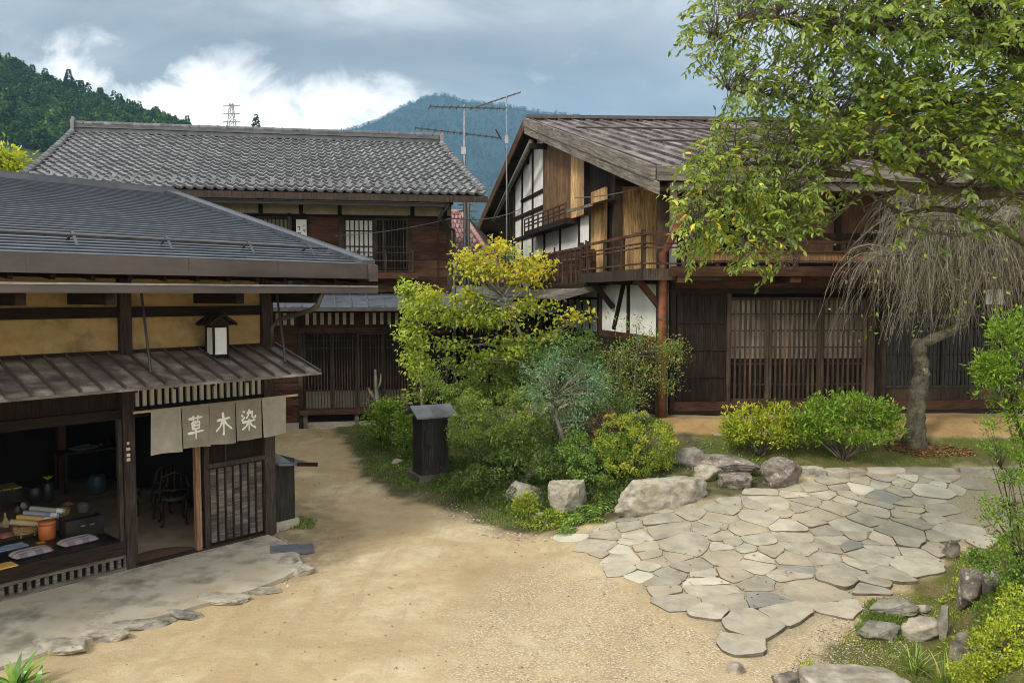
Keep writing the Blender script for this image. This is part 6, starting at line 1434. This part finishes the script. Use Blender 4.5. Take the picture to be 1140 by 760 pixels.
m.build('twigs', M['twig'], wt)['kind'] = 'stuff'
r = np.random.default_rng(9); k = 160
P_ = np.stack([r.normal(.4, .9, k), r.normal(0, .8, k), r.uniform(1.9, 4.0, k)], -1)
Vv, Fq, kk = leaves(P_, r.normal(0, 1, (k, 3))+np.array([0, 0, -.8]), r.normal(0, 1, (k, 3)), np.full(k, .09), np.full(k, .05)); npmesh('leaf', Vv, Fq, LEAF['bright'], np.repeat(r.random(k), kk), wt)['kind'] = 'stuff'
# ------------------------------------------------------------------ big overhanging tree
TB = Vector((7.7, 10.4, hz(7.7, 10.4)-.1))
bt = thing('overhanging_tree', 'big leafy tree overhanging from the right with glossy green and few orange leaves', 'tree', TB)
def PP(*t_): return PY(*t_)-TB
limbs = [
 ([Vector((0, 0, 0)), Vector((.05, 0, 1.2)), PP(1215, 300, 10.3), PP(1200, 230, 10.2), PP(1195, 150, 10.0), PP(1170, 80, 9.8), PP(1130, 55, 9.6), PP(1090, 25, 9.3), PP(1060, -20, 9)], .19, .07),
 ([PP(1200, 235, 10.2), PP(1150, 205, 9.9), PP(1105, 215, 9.6), PP(1060, 213, 9.4), PP(1020, 210, 9.2), PP(970, 200, 9.1), PP(915, 190, 8.9), PP(865, 180, 8.8), PP(810, 185, 8.6)], .10, .02),
 ([PP(1205, 290, 10.2), PP(1150, 275, 9.8), PP(1110, 252, 9.6), PP(1075, 238, 9.4), PP(1040, 232, 9.2), PP(1005, 238, 9.2), PP(985, 225, 9.1), PP(960, 212, 9.1)], .055, .018),
 ([PP(1195, 160, 10), PP(1130, 150, 9.8), PP(1080, 125, 9.5), PP(1040, 118, 9.4), PP(990, 130, 9.2), PP(930, 128, 9.0), PP(870, 110, 8.9), PP(810, 100, 8.7)], .07, .015),
 ([PP(1130, 55, 9.6), PP(1060, 40, 9.3), PP(990, 30, 9.1), PP(920, 35, 9.0), PP(850, 20, 8.9), PP(790, 45, 8.8)], .06, .012),
 ([PP(1040, 205, 9.2), PP(1010, 190, 9.0), PP(960, 175, 8.9), PP(900, 200, 8.7), PP(860, 240, 8.6), PP(835, 280, 8.5)], .035, .010),
 ([PP(915, 190, 8.9), PP(860, 205, 8.7), PP(800, 220, 8.6), PP(770, 250, 8.5)], .025, .008),
 ([PP(1060, 213, 9.4), PP(1020, 180, 9.2), PP(970, 165, 9.1), PP(900, 160, 9.0), PP(830, 165, 8.9), PP(780, 180, 8.8)], .04, .01),
 ([PP(1110, 252, 9.5), PP(1070, 262, 9.3), PP(1040, 258, 9.2), PP(1000, 250, 9.0)], .03, .008),
 ([PP(1020, 210, 9.2), PP(990, 215, 9.1), PP(965, 235, 9.0), PP(955, 222, 8.9), PP(930, 205, 8.8)], .03, .008),
 ([PP(970, 200, 9.1), PP(940, 235, 8.9), PP(905, 265, 8.8), PP(880, 300, 8.7)], .014, .004),
]
lm = MB(); LPT = []; LRAD = []
rr = random.Random(12)
for i_, (pts, r0, r1) in enumerate(limbs):
    fine = []
    for i in range(len(pts)-1):
        p0 = pts[max(i-1, 0)]; p1, p2 = pts[i], pts[i+1]; p3 = pts[min(i+2, len(pts)-1)]
        for j in range(5):
            t_ = j/5; q = .5*((2*p1)+(-p0+p2)*t_+(2*p0-5*p1+4*p2-p3)*t_*t_+(-p0+3*p1-3*p2+p3)*t_**3); fine.append(q+Vector((rr.uniform(-1, 1), rr.uniform(-1, 1), rr.uniform(-1, 1)))*.012)
    fine.append(pts[-1]); rad = [r0+(r1-r0)*(i/(len(fine)-1))**.8*1. + rr.uniform(-.06, .06)*r0 for i in range(len(fine))]
    (MB().tube(fine, rad, 12).build('trunk', M['bark'], bt, smooth=True) if i_ == 0 else MB().tube(fine, rad, 8).build('limb', M['lichen'] if i_ in (1, 2, 9) else M['bark'], bt, smooth=True))
    LPT += fine[(10 if i_ == 0 else 2):]
LP = np.array([tuple(p) for p in LPT])
crown = np.array([(785, -60), (765, 0), (752, 40), (765, 85), (805, 105), (790, 140), (765, 165), (745, 200), (750, 262), (765, 300), (800, 276), (822, 300), (856, 318), (878, 280), (905, 262), (935, 240), (950, 212), (985, 190), (1060, 192), (1110, 205), (1260, 215), (1260, -60)], float)
CUV = []; r = np.random.default_rng(77)
def dens(u, v):
    d_ = 1.0
    if v < 125 and u < 900: d_ = .50+.30*(u-760)/140
    if 120 < v < 165 and u < 830: d_ *= .6
    if v < 80: d_ *= .9
    if 860 < u < 1060 and 165 < v < 200: d_ *= .75
    if u < 785 and v > 180: d_ *= .8
    if v > 262: d_ *= .7
    h1 = math.sin(u*.045+1)*math.cos(v*.05+2)+.6*math.sin(u*.09+v*.07); d_ *= .85+.3*h1
    return d_
while len(CUV) < 3000:
    u, v = r.uniform(740, 1260), r.uniform(-60, 320)
    if psd(crown, np.array([u]), np.array([v]))[0] > 4 and r.random() < dens(u, v): CUV.append((u, v))
for u, v in [(r.uniform(1000, 1140), r.uniform(205, 275)) for _ in range(30)]: CUV.append((u, v))
tw = MB(); P_ = []; D = []; Nn = []; Lr = []; Rn = []
for u, v in CUV:
    Y = r.uniform(7.9, 10.3) if u > 1000 else r.uniform(7.9, 9.9)
    if v > 200 and u < 960: Y = r.uniform(7.9, 9.2)
    c = np.array(tuple(PY(u, v, Y)-TB)); dd = LP-c; dist = np.linalg.norm(dd, axis=1)+.9*np.maximum(0, dd[:, 2]*-1+0)*.0; j = int(np.argmin(dist+.25*r.random(len(dist)))); a = LP[j]
    out = c-a; l = np.linalg.norm(out)
    dirv = out/max(l, .01)+r.normal(0, .35, 3)+np.array([-.15, 0, -.35]); dirv /= np.linalg.norm(dirv)
    tl2 = r.uniform(.22, .42); s0 = c-dirv*tl2*.5
    A, Sv = Vector(a), Vector(s0); mid = A.lerp(Sv, .5)+Vector((rr.uniform(-.12, .12)*l, rr.uniform(-.1, .1)*l, .12*l)); 
    tw.tube([A, A.lerp(mid, .6), mid.lerp(Sv, .5), Sv], [.0065, .005, .004, .003], 3, cap=False)
    n_ = int(r.integers(8, 14)); end = s0+dirv*tl2+np.array([0, 0, -.1*tl2]); tw.tube([Sv, Vector((s0+end)/2), Vector(end)], [.003, .0025, .0015], 3, cap=False)
    cb_ = r.random(); yel = (u < 860 and v > 150)
    for i in range(n_):
        q = (i+.5)/n_; pos = s0+(end-s0)*q; side = np.cross(dirv, [0, 0, 1.]); side /= max(np.linalg.norm(side), 1e-6); side = side*(1 if i % 2 else -1)
        dl = dirv*.7+side*r.uniform(.5, 1.1)+r.normal(0, .3, 3)+np.array([0, 0, -.30]); P_.append(pos); D.append(dl); Nn.append(np.array([0, 0, 1.])+r.normal(0, .45, 3)); Lr.append(.9*r.uniform(.04, .112)*(1.15 if u > 950 else .92))
        x = .5*cb_+.42*r.random()+(.1 if yel else 0); x = min(x, .93)
        if r.random() < (.035 if yel else .014): x = r.uniform(.95, 1)
        Rn.append(x)
tw.build('twigs', M['bark'], bt)['kind'] = 'stuff'
Lr = np.array(Lr); Vv, Fq, kk = leaves(np.array(P_), np.array(D), np.array(Nn), Lr, Lr*.42, six=True, droop=.22, fold=.3)
npmesh('foliage', Vv, Fq, LEAF['persim'], np.repeat(np.array(Rn), kk), bt)
print('big tree leaves', len(Lr))
# yellow shrub at far left behind the shop roof
Yb = 30
bush('yellow_tree', 'yellowing tree top showing at the left edge above the blue roof', 'tree', (-19.5, Yb, .4), [lobe(2, 180, Yb, 34, 36), lobe(8, 192, Yb, 26, 14), lobe(-12, 195, Yb, 50, 40)], 2200, .22, LEAF['yellow'], seed=81, per=9, sig=.2, trunk=[Vector((-19.5, Yb, .4)), Vector((-19.2, Yb, 5)), Vector((-19.3, Yb, 7.5))], sr_=.05)
# bare stump by the lattice
sb = GH(424, 474); t = thing('bare_stump', 'bare pale forked stump in front of the lattice doors', 'stump', sb)
m = MB(); Yb = sb.y; q = lambda u, v: PY(u, v, Yb)-sb
m.tube([Vector((0, 0, -.1)), q(423, 458), q(421, 446), q(419, 432), q(418, 411)], [.11, .09, .07, .05, .03], 8); m.build('trunk', M['twig'], t, smooth=True)
MB().tube([q(422, 452), q(416, 442), q(409, 431)], [.07, .05, .035], 8).build('branch', M['twig'], t, smooth=True)
MB().tube([q(420, 436), q(424, 425), q(424, 416)], [.04, .03, .02], 8).build('branch', M['twig'], t, smooth=True)
# ------------------------------------------------------------------ black wooden post box
pb = GH(478, 535); Yb = pb.y; kx = Yb/F
t = thing('wooden_post_box', 'black weathered wooden box with blue-grey roof on a stone plinth by the garden bed', 'post box', pb+Vector((0, .25, 0)), R(28)); t.scale = (1.05, 1.05, 1.13)
MB().box(-.34, .34, -.30, .30, -.08, .10).build('plinth', surf('dark_mossy_plinth', (.07, .06, .045), (.17, .15, .115), (1, 1, 1), 6, .9, .6, .01, .2, .4), t)
MB().box(-.27, .27, -.23, .23, .10, .19).build('base_frame', M['blackw'], t)
m = MB(); boards_v(m, -.25, .25, -.21, -.19, .19, 1.06, 4)
m.box(-.245, .245, .19, .21, .19, 1.06); m.box(-.25, -.23, -.19, .19, .19, 1.06); m.box(.23, .25, -.19, .19, .19, 1.06); bod = m.build('body', M['blackw'], t)
m = MB()
for x in (-.26, .22): m.box(x, x+.04, -.235, -.195, .17, 1.07); m.box(x, x+.04, .195, .235, .17, 1.07)
for z in (.19, 1.02): m.box(-.22, .22, -.225, -.205, z, z+.05); m.box(.25, .262, -.19, .19, z, z+.05); m.box(-.262, -.25, -.19, .19, z, z+.05)
m.build('corner_frame', M['blackw'], t)
m = MB(); m.box(-.20, -.05, -.26, -.212, .60, .86); m.build('slot_plate', M['black'], t)
m = MB(); m.hexa([(-.40, -.36, 1.08), (.40, -.36, 1.08), (.40, 0, 1.24), (-.40, 0, 1.24), (-.40, -.36, 1.105), (.40, -.36, 1.105), (.40, 0, 1.27), (-.40, 0, 1.27)])
m.hexa([(-.40, 0, 1.24), (.40, 0, 1.24), (.40, .36, 1.08), (-.40, .36, 1.08), (-.40, 0, 1.27), (.40, 0, 1.27), (.40, .36, 1.105), (-.40, .36, 1.105)]); m.build('roof', M['slate'], t)
m = MB(); m.add([(-.26, -.2, 1.06), (-.26, .2, 1.06), (-.26, 0, 1.22)], [(0, 1, 2)]); m.add([(.26, -.2, 1.06), (.26, .2, 1.06), (.26, 0, 1.22)], [(0, 1, 2)]); m.build('gable', M['blackw'], t, fix=False)
# small things near the paving
# ------------------------------------------------------------------ antennas, wires, pylon
def yagi(m, c, ax, ln, n, el, wdir):
    c = Vector(c); ax = Vector(ax).normalized(); wd_ = Vector(wdir).normalized(); m.bar(c-ax*ln/2, c+ax*ln/2, .035, .035)
    for k in range(n): q = c+ax*(ln*(k/(n-1)-.5)); h_ = el*(1-.35*k/n); m.bar(q-wd_*h_/2, q+wd_*h_/2, .018, .018)
A0 = PY(517, 188, 23.5)
t = thing('tv_antenna', 'pair of television antennas on a steel mast behind the tiled roof', 'antenna', (A0.x, A0.y, 4.0))
top = PY(517, 117, 23.5); MB().tube([(0, 0, 0), (0, 0, top.z-4)], .035, 8).build('mast', M['steel'], t)
m = MB(); yagi(m, (.1, 0, PY(517, 120, 23.5).z-4), (1, .25, .03), 2.2, 12, .55, (.25, -1, .0)); m.build('antenna_array', M['dkmetal'], t)
m = MB(); c = PY(507, 148, 23.5); yagi(m, (-.2, 0, c.z-4), (1, .2, -.08), 2.4, 14, .40, (.2, -1, .1)); 
m.bar((1.0, .2, c.z-4.3), (1.0, .2, c.z-3.7), .03, .03); m.bar((.9, .0, c.z-3.9), (1.05, .4, c.z-4.1), .03, .03); m.build('antenna_array', M['dkmetal'], t)
MB().box(-.09, .05, -.05, .05, PY(517, 172, 23.5).z-4, PY(517, 164, 23.5).z-4).build('junction_box', M['steel'], t)
A1 = PY(564, 170, 27)
t = thing('tv_antenna', 'single small antenna on a thin mast left of the brown gable roof', 'antenna', (A1.x, A1.y, 3.5))
MB().tube([(0, 0, 0), (0, 0, PY(562, 106, 27).z-3.5)], .022, 6).build('mast', M['steel'], t)
m = MB(); yagi(m, (-.35, 0, PY(560, 112, 27).z-3.5), (1, .1, .35), 1.7, 9, .4, (.1, -1, 0)); m.build('antenna_array', M['dkmetal'], t)
MB().box(-.06, .06, -.05, .05, PY(562, 160, 27).z-3.5, PY(562, 151, 27).z-3.5).build('junction_box', M['steel'], t)
A2 = PY(521, 235, 24)
t = thing('insulator_pole', 'short grey pole with cross bars between the two houses', 'pole', (A2.x, A2.y, 3.0))
MB().tube([(0, 0, 0), (0, 0, PY(521, 222, 24).z-3)], .06, 8).build('pole_shaft', M['steel'], t)
for v in (228, 235): z = PY(521, v, 24).z-3; MB().box(-.28, .28, -.03, .03, z-.02, z+.02).build('cross_bar', M['steel'], t)
def wire(label, pts, sag=.15, r_=.008, mat='dkmetal'):
    p0, p1 = [Vector(p) for p in pts]; P2 = [p0.lerp(p1, k/16)-Vector((0, 0, sag*4*(k/16)*(1-k/16))) for k in range(17)]
    m = MB(); m.tube([p-p0 for p in P2], r_, 4); o = m.build('cable', M[mat]); o.location = p0; tag(o, label, 'cable')
wire('thin cable from the tiled house corner sagging left under its eave', (PY(342, 263, 20.6), PY(502, 243, 20.2)), .12, .010, 'steel')
wire('thin cable from the tiled house corner to the brown gable', (PY(502, 243, 20.2), PY(581, 232, 25)), .15, .012, 'steel')
wire('cable from the brown gable to the corner eave above the golden boards', (PY(640, 220, 20), PY(748, 197, 15.3)), .1, .014, 'steel')
wire('cable from the small antenna down to the far side of the gable', (PY(563, 165, 27), PY(569, 275, 29)), .0, .014)
# pylon far behind
pl = PY(258, 140, 260); pl.z = PY(258, 148, 260).z-14
t = thing('power_pylon', 'distant lattice power pylon rising behind the tiled roof ridge', 'pylon', (pl.x, pl.y, pl.z))
top = PY(258, 115, 260).z-pl.z; m = MB()
def pw(z): return 2.1*(1-z/top)**1.1+.45
for sx in (-1, 1):
    for sy in (-1, 1): m.tube([(sx*pw(top*k/6), sy*pw(top*k/6), top*k/6) for k in range(7)], .14, 4)
for k in range(10):
    z0_, z1_ = top*k/10, top*(k+1)/10
    for sy in (-1, 1): m.bar((-pw(z0_), sy*pw(z0_), z0_), (pw(z1_), sy*pw(z1_), z1_), .12, .12); m.bar((pw(z0_), sy*pw(z0_), z0_), (-pw(z1_), sy*pw(z1_), z1_), .12, .12)
m.build('tower', M['steel'], t)
for q in (.97, .86, .75): MB().bar((-2.7, 0, top*q), (2.7, 0, top*q), .35, .3).build('cross_arm', M['steel'], t)
# ================================================================== HILLS
def prof_v(u, P_): P_ = np.array(P_); return np.interp(u, P_[:, 0], P_[:, 1])
HP = [(-700, -60), (-200, 20), (0, 78), (40, 98), (80, 112), (120, 126), (160, 138), (205, 150), (235, 175), (280, 250), (330, 330), (420, 340), (520, 340), (700, 340)]
YH = 420
def hillpt(u, t_):       # t 0 near foot..1 ridge..1.3 behind
    X_ = (u-CX)/F*YH; v = prof_v(u, HP); zr_ = CAMH+(328-v)*YH/F
    if t_ <= 1: Y = 170+(YH-170)*t_; z = zr_*(t_**.85)+4*math.sin(X_*.03+t_*7)*t_*(1-t_)
    else: Y = YH+(t_-1)*400; z = zr_*(1-(t_-1)*1.5)
    return (X_*(.55+.45*min(t_, 1)) if t_ <= 1 else X_, Y, z)
m = MB(); m.grid(lambda a, b_: hillpt(-700+1400*a, 1.4*b_), 80, 24); tag(m.build('hill', surf('forest_floor', (.02, .035, .012), (.05, .07, .02), (1, 1, 1), .1, .95, 0, 0, 0, .2), smooth=True), kind='structure')
forest_m = leafmat('hill_forest_leaf', [(0, (.014, .042, .02)), (.4, (.04, .095, .03)), (.75, (.085, .16, .038)), (1, (.16, .22, .055))], .1, .8, .1)
blue_m = leafmat('far_conifer_leaf', [(0, (.008, .022, .022)), (.6, (.018, .045, .04)), (1, (.03, .07, .05))], .0, .9, .05)
r = np.random.default_rng(31)
def far_tree(P0, hgt, kind, ck, n=None):
    """leafy clumps for one far tree: arrays"""
    if kind == 0:   # conifer
        n = n or 150; q = r.random(n)**.75; z = hgt*(.10+.90*q); tier = .75+.35*((q*9) % 1); rad_ = hgt*.20*(1-q)**.8*tier+.12; a = r.random(n)*6.283
        C_ = np.stack([rad_*np.cos(a)*r.uniform(.5, 1, n), rad_*np.sin(a)*r.uniform(.5, 1, n), z], -1); D = np.stack([np.cos(a), np.sin(a), -.35+0*a], -1); s_ = hgt*.075*(1.1-q*.6)
    else:
        n = n or 170; d_ = norm(r.normal(size=(n, 3))); lump = 1+.25*np.sin(d_[:, 0]*5+ck*20)*np.cos(d_[:, 2]*4+ck*9)
        C_ = d_*np.array([.36, .36, .36])*hgt*lump[:, None]*r.uniform(.65, 1, (n, 1))+np.array([0, 0, hgt*.6]); D = d_+r.normal(0, .4, (n, 3)); s_ = np.full(n, hgt*.075)
    return C_+P0, D, s_*r.uniform(.7, 1.3, n), np.clip(ck*.6+.4*r.random(n)+(-.12 if kind == 0 else .08), 0, 1)
AP, AD, AS, AR = [], [], [], []
for k in range(1250):
    u = r.uniform(-60, 245); t_ = r.uniform(.35, 1.0)**.7
    if k < 130: t_ = 1.0; u = r.uniform(-40, 215)
    p_ = np.array(hillpt(u, t_)); ck = r.random(); kd = 0 if r.random() < (.55 if u < 120 else .35) else 1
    a, b_, c, d_ = far_tree(p_-[0, 0, 1], r.uniform(8, 13) if kd == 0 else r.uniform(6, 9.5), kd, ck)
    AP.append(a); AD.append(b_); AS.append(c); AR.append(d_)
AP = np.concatenate(AP); AD = np.concatenate(AD); AS = np.concatenate(AS); AR = np.concatenate(AR)
Vv, Fq, kk = leaves(AP, AD, np.array([0, 0, 1.])+r.normal(0, .6, AP.shape), AS*2, AS*1.7, droop=.1)
tag(npmesh('forest', Vv, Fq, forest_m, np.repeat(AR, kk)), kind='stuff')
for (u, v, vt, lab) in ((8, 95, 64, 'tallest dark conifer at the far left of the forested hill'), (30, 100, 76, 'dark conifer on the hill second from the left edge'), (85, 118, 84, 'pointed conifer standing up from the middle of the hill ridge'), (48, 120, 90, 'broad dark conifer below the hill ridge'), (118, 128, 104, 'thin conifer on the hill ridge right of the middle'), (142, 134, 113, 'conifer near the lower right end of the hill ridge'), (289, 158, 133, 'lone small conifer on the skyline above the tiled roof')):
    X_ = (u-CX)/F*YH*.97; Y_ = YH*.97 if u < 250 else 330
    if u > 250: X_ = (u-CX)/F*Y_
    zb_ = CAMH+(328-v)*Y_/F-2; hh = (v-vt)*Y_/F+3; a, b_, c, d_ = far_tree(np.array([0, 0, 0]), hh, 0, .25, 420)
    t = thing('conifer_tree', lab, 'tree', (X_, Y_, zb_)); Vv, Fq, kk = leaves(a, b_, np.array([0, 0, 1.])+r.normal(0, .5, a.shape), c*1.5, c*1.1, droop=.1); npmesh('crown', Vv, Fq, forest_m, np.repeat(d_, kk), t)
    MB().tube([(0, 0, -3), (0, 0, hh*.9)], [.35, .08], 6).build('trunk', M['bark'], t)
# blue mountain
MP = [(-900, 190), (-200, 190), (200, 172), (300, 158), (390, 146), (415, 138), (432, 131), (450, 121), (468, 113), (486, 107), (503, 110), (520, 115), (540, 117), (560, 119), (600, 126), (640, 131), (680, 136), (740, 143), (820, 142), (1000, 150), (1400, 170), (2200, 200)]
YM = 2900
def mpt(a, b_):
    u = -900+3000*a; v = prof_v(u, MP); X_ = (u-CX)/F*YM; zr_ = CAMH+(328-v)*YM/F
    if b_ < .8:
        t_ = b_/.8; Y = 1300+(YM-1300)*t_; z = zr_*t_**1.1
        z += 60*t_*(1-t_)*4*(abs(noise.fractal(Vector((X_*.0022, Y*.0009, 1.3)), .9, 2.2, 5))-.25)*1.5
    else: Y = YM+(b_-.8)*1500; z = zr_*(1-(b_-.8)*4)
    if b_ > .5: z += 6*noise.fractal(Vector((X_*.02, 0, 2)), .8, 2, 3)
    return (X_, Y, z-8)
m = MB(); m.grid(mpt, 700, 60); tag(m.build('mountain', surf('distant_forest_slope', (.008, .022, .022), (.022, .05, .04), (1, 1, .35), .012, .95, 1.0, 25, 0, .6, detail=10), smooth=True), kind='structure')
# nearer low ridge seen between the houses
def npt(a, b_):
    u = 300+700*a; v = np.interp(u, [300, 480, 510, 530, 560, 620, 1000], [262, 252, 248, 252, 262, 272, 275]); Y = 600+200*b_; z = (CAMH+(328-v)*800/F)*b_; return ((u-CX)/F*800, Y, z-2+2*noise.fractal(Vector((u*.2, 0, 0)), .8, 2, 3)*b_)
m = MB(); m.grid(npt, 80, 10); tag(m.build('hill', surf('near_ridge_forest', (.012, .04, .02), (.035, .08, .03), (1, 1, 1), .08, .95, 1, 3, 0, .4), smooth=True), kind='structure')
def scatter_far(name, fn, n, ulo, uhi, blo, bhi, h0, h1, nl, seed, sizef=1., mat=None):
    r = np.random.default_rng(seed); AP, AD, AS, AR = [], [], [], []
    for k in range(n):
        p_ = np.array(fn(r.uniform(ulo, uhi), r.uniform(blo, bhi))); kd = int(r.random() < .5); a, b_, c, d_ = far_tree(p_, r.uniform(h0, h1), kd, r.random(), nl); AP.append(a); AD.append(b_); AS.append(c*sizef); AR.append(d_)
    AP = np.concatenate(AP); AD = np.concatenate(AD); AS = np.concatenate(AS); AR = np.concatenate(AR)
    Vv, Fq, kk = leaves(AP, AD, np.array([0, 0, 1.])+r.normal(0, .6, AP.shape), AS*2, AS*1.8, droop=.1); tag(npmesh(name, Vv, Fq, mat or forest_m, np.repeat(AR, kk)), kind='stuff')
scatter_far('forest', npt, 420, .24, .48, .15, 1., 10, 17, 110, 3)
scatter_far('forest', mpt, 9500, .40, .60, .30, .80, 8, 15, 16, 4, 1.9, blue_m)
scatter_far('forest', mpt, 900, .40, .62, .785, .80, 7, 14, 24, 6, 1.6, blue_m)
# ================================================================== SKY, SUN, HAZE, CAMERA
SUN_D = Vector((-.50, -.50, .70)).normalized(); EL = math.asin(SUN_D.z)
w = bpy.data.worlds.new('World'); S.world = w; w.use_nodes = True; nt = w.node_tree; nt.nodes.clear()
sky = N(nt, 'ShaderNodeTexSky', sky_type='NISHITA'); sky.sun_disc = False; sky.sun_elevation = EL; sky.sun_rotation = math.atan2(SUN_D.x, SUN_D.y)
tc = N(nt, 'ShaderNodeTexCoord'); vec = tc.outputs['Generated']; sx = N(nt, 'ShaderNodeSeparateXYZ'); L(nt, vec, sx.inputs[0])
X_, Y_, Z_ = sx.outputs
az = mth(nt, 'ARCTAN2', X_, Y_); el = mth(nt, 'ARCSINE', Z_)
mp = N(nt, 'ShaderNodeMapping'); mp.inputs['Scale'].default_value = (1.0, 1.0, 2.6); L(nt, vec, mp.inputs[0])
n1 = noiz(nt, mp.outputs[0], 3.2, 9, .58, .5); mp2 = N(nt, 'ShaderNodeMapping'); mp2.inputs['Scale'].default_value = (1.0, 1.0, 1.5); mp2.inputs['Location'].default_value = (3, 1, 5); L(nt, vec, mp2.inputs[0]); n2 = noiz(nt, mp2.outputs[0], 11, 9, .6, .4)
def gauss(ca, wa, ce, we):
    a = mth(nt, 'DIVIDE', mth(nt, 'SUBTRACT', az, ca), wa); e = mth(nt, 'DIVIDE', mth(nt, 'SUBTRACT', el, ce), we)
    s_ = mth(nt, 'ADD', mth(nt, 'MULTIPLY', a, a), mth(nt, 'MULTIPLY', e, e)); return mth(nt, 'EXPONENT', mth(nt, 'MULTIPLY', s_, -1))
deck = ramp(nt, n1, [(.32, (1.7, 1.75, 1.9)), (.45, (3.0, 3.05, 3.1)), (.56, (5.0, 4.9, 4.8)), (.70, (8.2, 8.0, 7.7))])
brk = gauss(-.30, .27, .195, .07)
brk = mth(nt, 'ADD', mth(nt, 'MULTIPLY', brk, 1.05), mth(nt, 'MULTIPLY', mth(nt, 'SUBTRACT', n2, .5), 2.3)); brk = mapr(nt, brk, .42, 1.0)
col = mixc(nt, brk, deck, (20, 19, 17.6))
dk = mth(nt, 'MULTIPLY', gauss(.10, .28, .22, .06), .75); col = mixc(nt, dk, col, (1.4, 1.9, 2.5))
dk2 = mth(nt, 'MULTIPLY', gauss(-.2, .6, .285, .035), .75); col = mixc(nt, dk2, col, (1.9, 2.0, 2.2))
br2 = mth(nt, 'MULTIPLY', gauss(.45, .25, .38, .14), .8); col = mixc(nt, br2, col, (8.5, 8.7, 8.9))
# unseen sky overhead and behind the camera, brightened as added fill light
up = mth(nt, 'MAXIMUM', mapr(nt, el, .5, 1.0), mapr(nt, Y_, .1, -.4)); col = mixc(nt, mth(nt, 'MULTIPLY', up, .85), col, (11.5, 11.6, 11.4))
col = mixc(nt, .12, col, sky.outputs[0])
bg = N(nt, 'ShaderNodeBackground'); L(nt, col, bg.inputs[0]); bg.inputs[1].default_value = .1; L(nt, bg.outputs[0], N(nt, 'ShaderNodeOutputWorld').inputs[0])
sl = bpy.data.lights.new('sun', 'SUN'); sl.energy = 1.5; sl.angle = R(12); sl.color = (1, .93, .82); so = bpy.data.objects.new('sun', sl); COL.objects.link(so); so.rotation_euler = SUN_D.to_track_quat('Z', 'Y').to_euler()
if HAZE:
    hb = MB().box(-6000, 6000, -50, 3300, -20, 770); hm, nt = newmat('haze_air'); pv = N(nt, 'ShaderNodeVolumePrincipled'); pv.inputs['Color'].default_value = (.28, .54, .77, 1); pv.inputs['Density'].default_value = HAZE
    pv.inputs['Anisotropy'].default_value = 0
    L(nt, pv.outputs[0], N(nt, 'ShaderNodeOutputMaterial').inputs['Volume']); tag(hb.build('haze', hm), kind='stuff')
cd = bpy.data.cameras.new('camera'); cd.sensor_width = 36; cd.lens = 36*F/1140; cd.clip_end = 20000; cd.clip_start = .05
co = bpy.data.objects.new('camera', cd); COL.objects.link(co); co.location = CAM; co.rotation_euler = (math.pi/2-PT, 0, 0); S.camera = co
S.view_settings.view_transform = 'Standard'; S.view_settings.look = 'None'; S.view_settings.gamma = 1; S.view_settings.exposure = EXPO
S.cycles.max_bounces = 6; S.cycles.diffuse_bounces = 3; S.cycles.glossy_bounces = 2; S.cycles.transmission_bounces = 3; S.cycles.transparent_max_bounces = 4; S.cycles.volume_bounces = 0; S.cycles.use_denoising = True; S.cycles.filter_width = 1.0; S.cycles.caustics_reflective = False; S.cycles.caustics_refractive = False
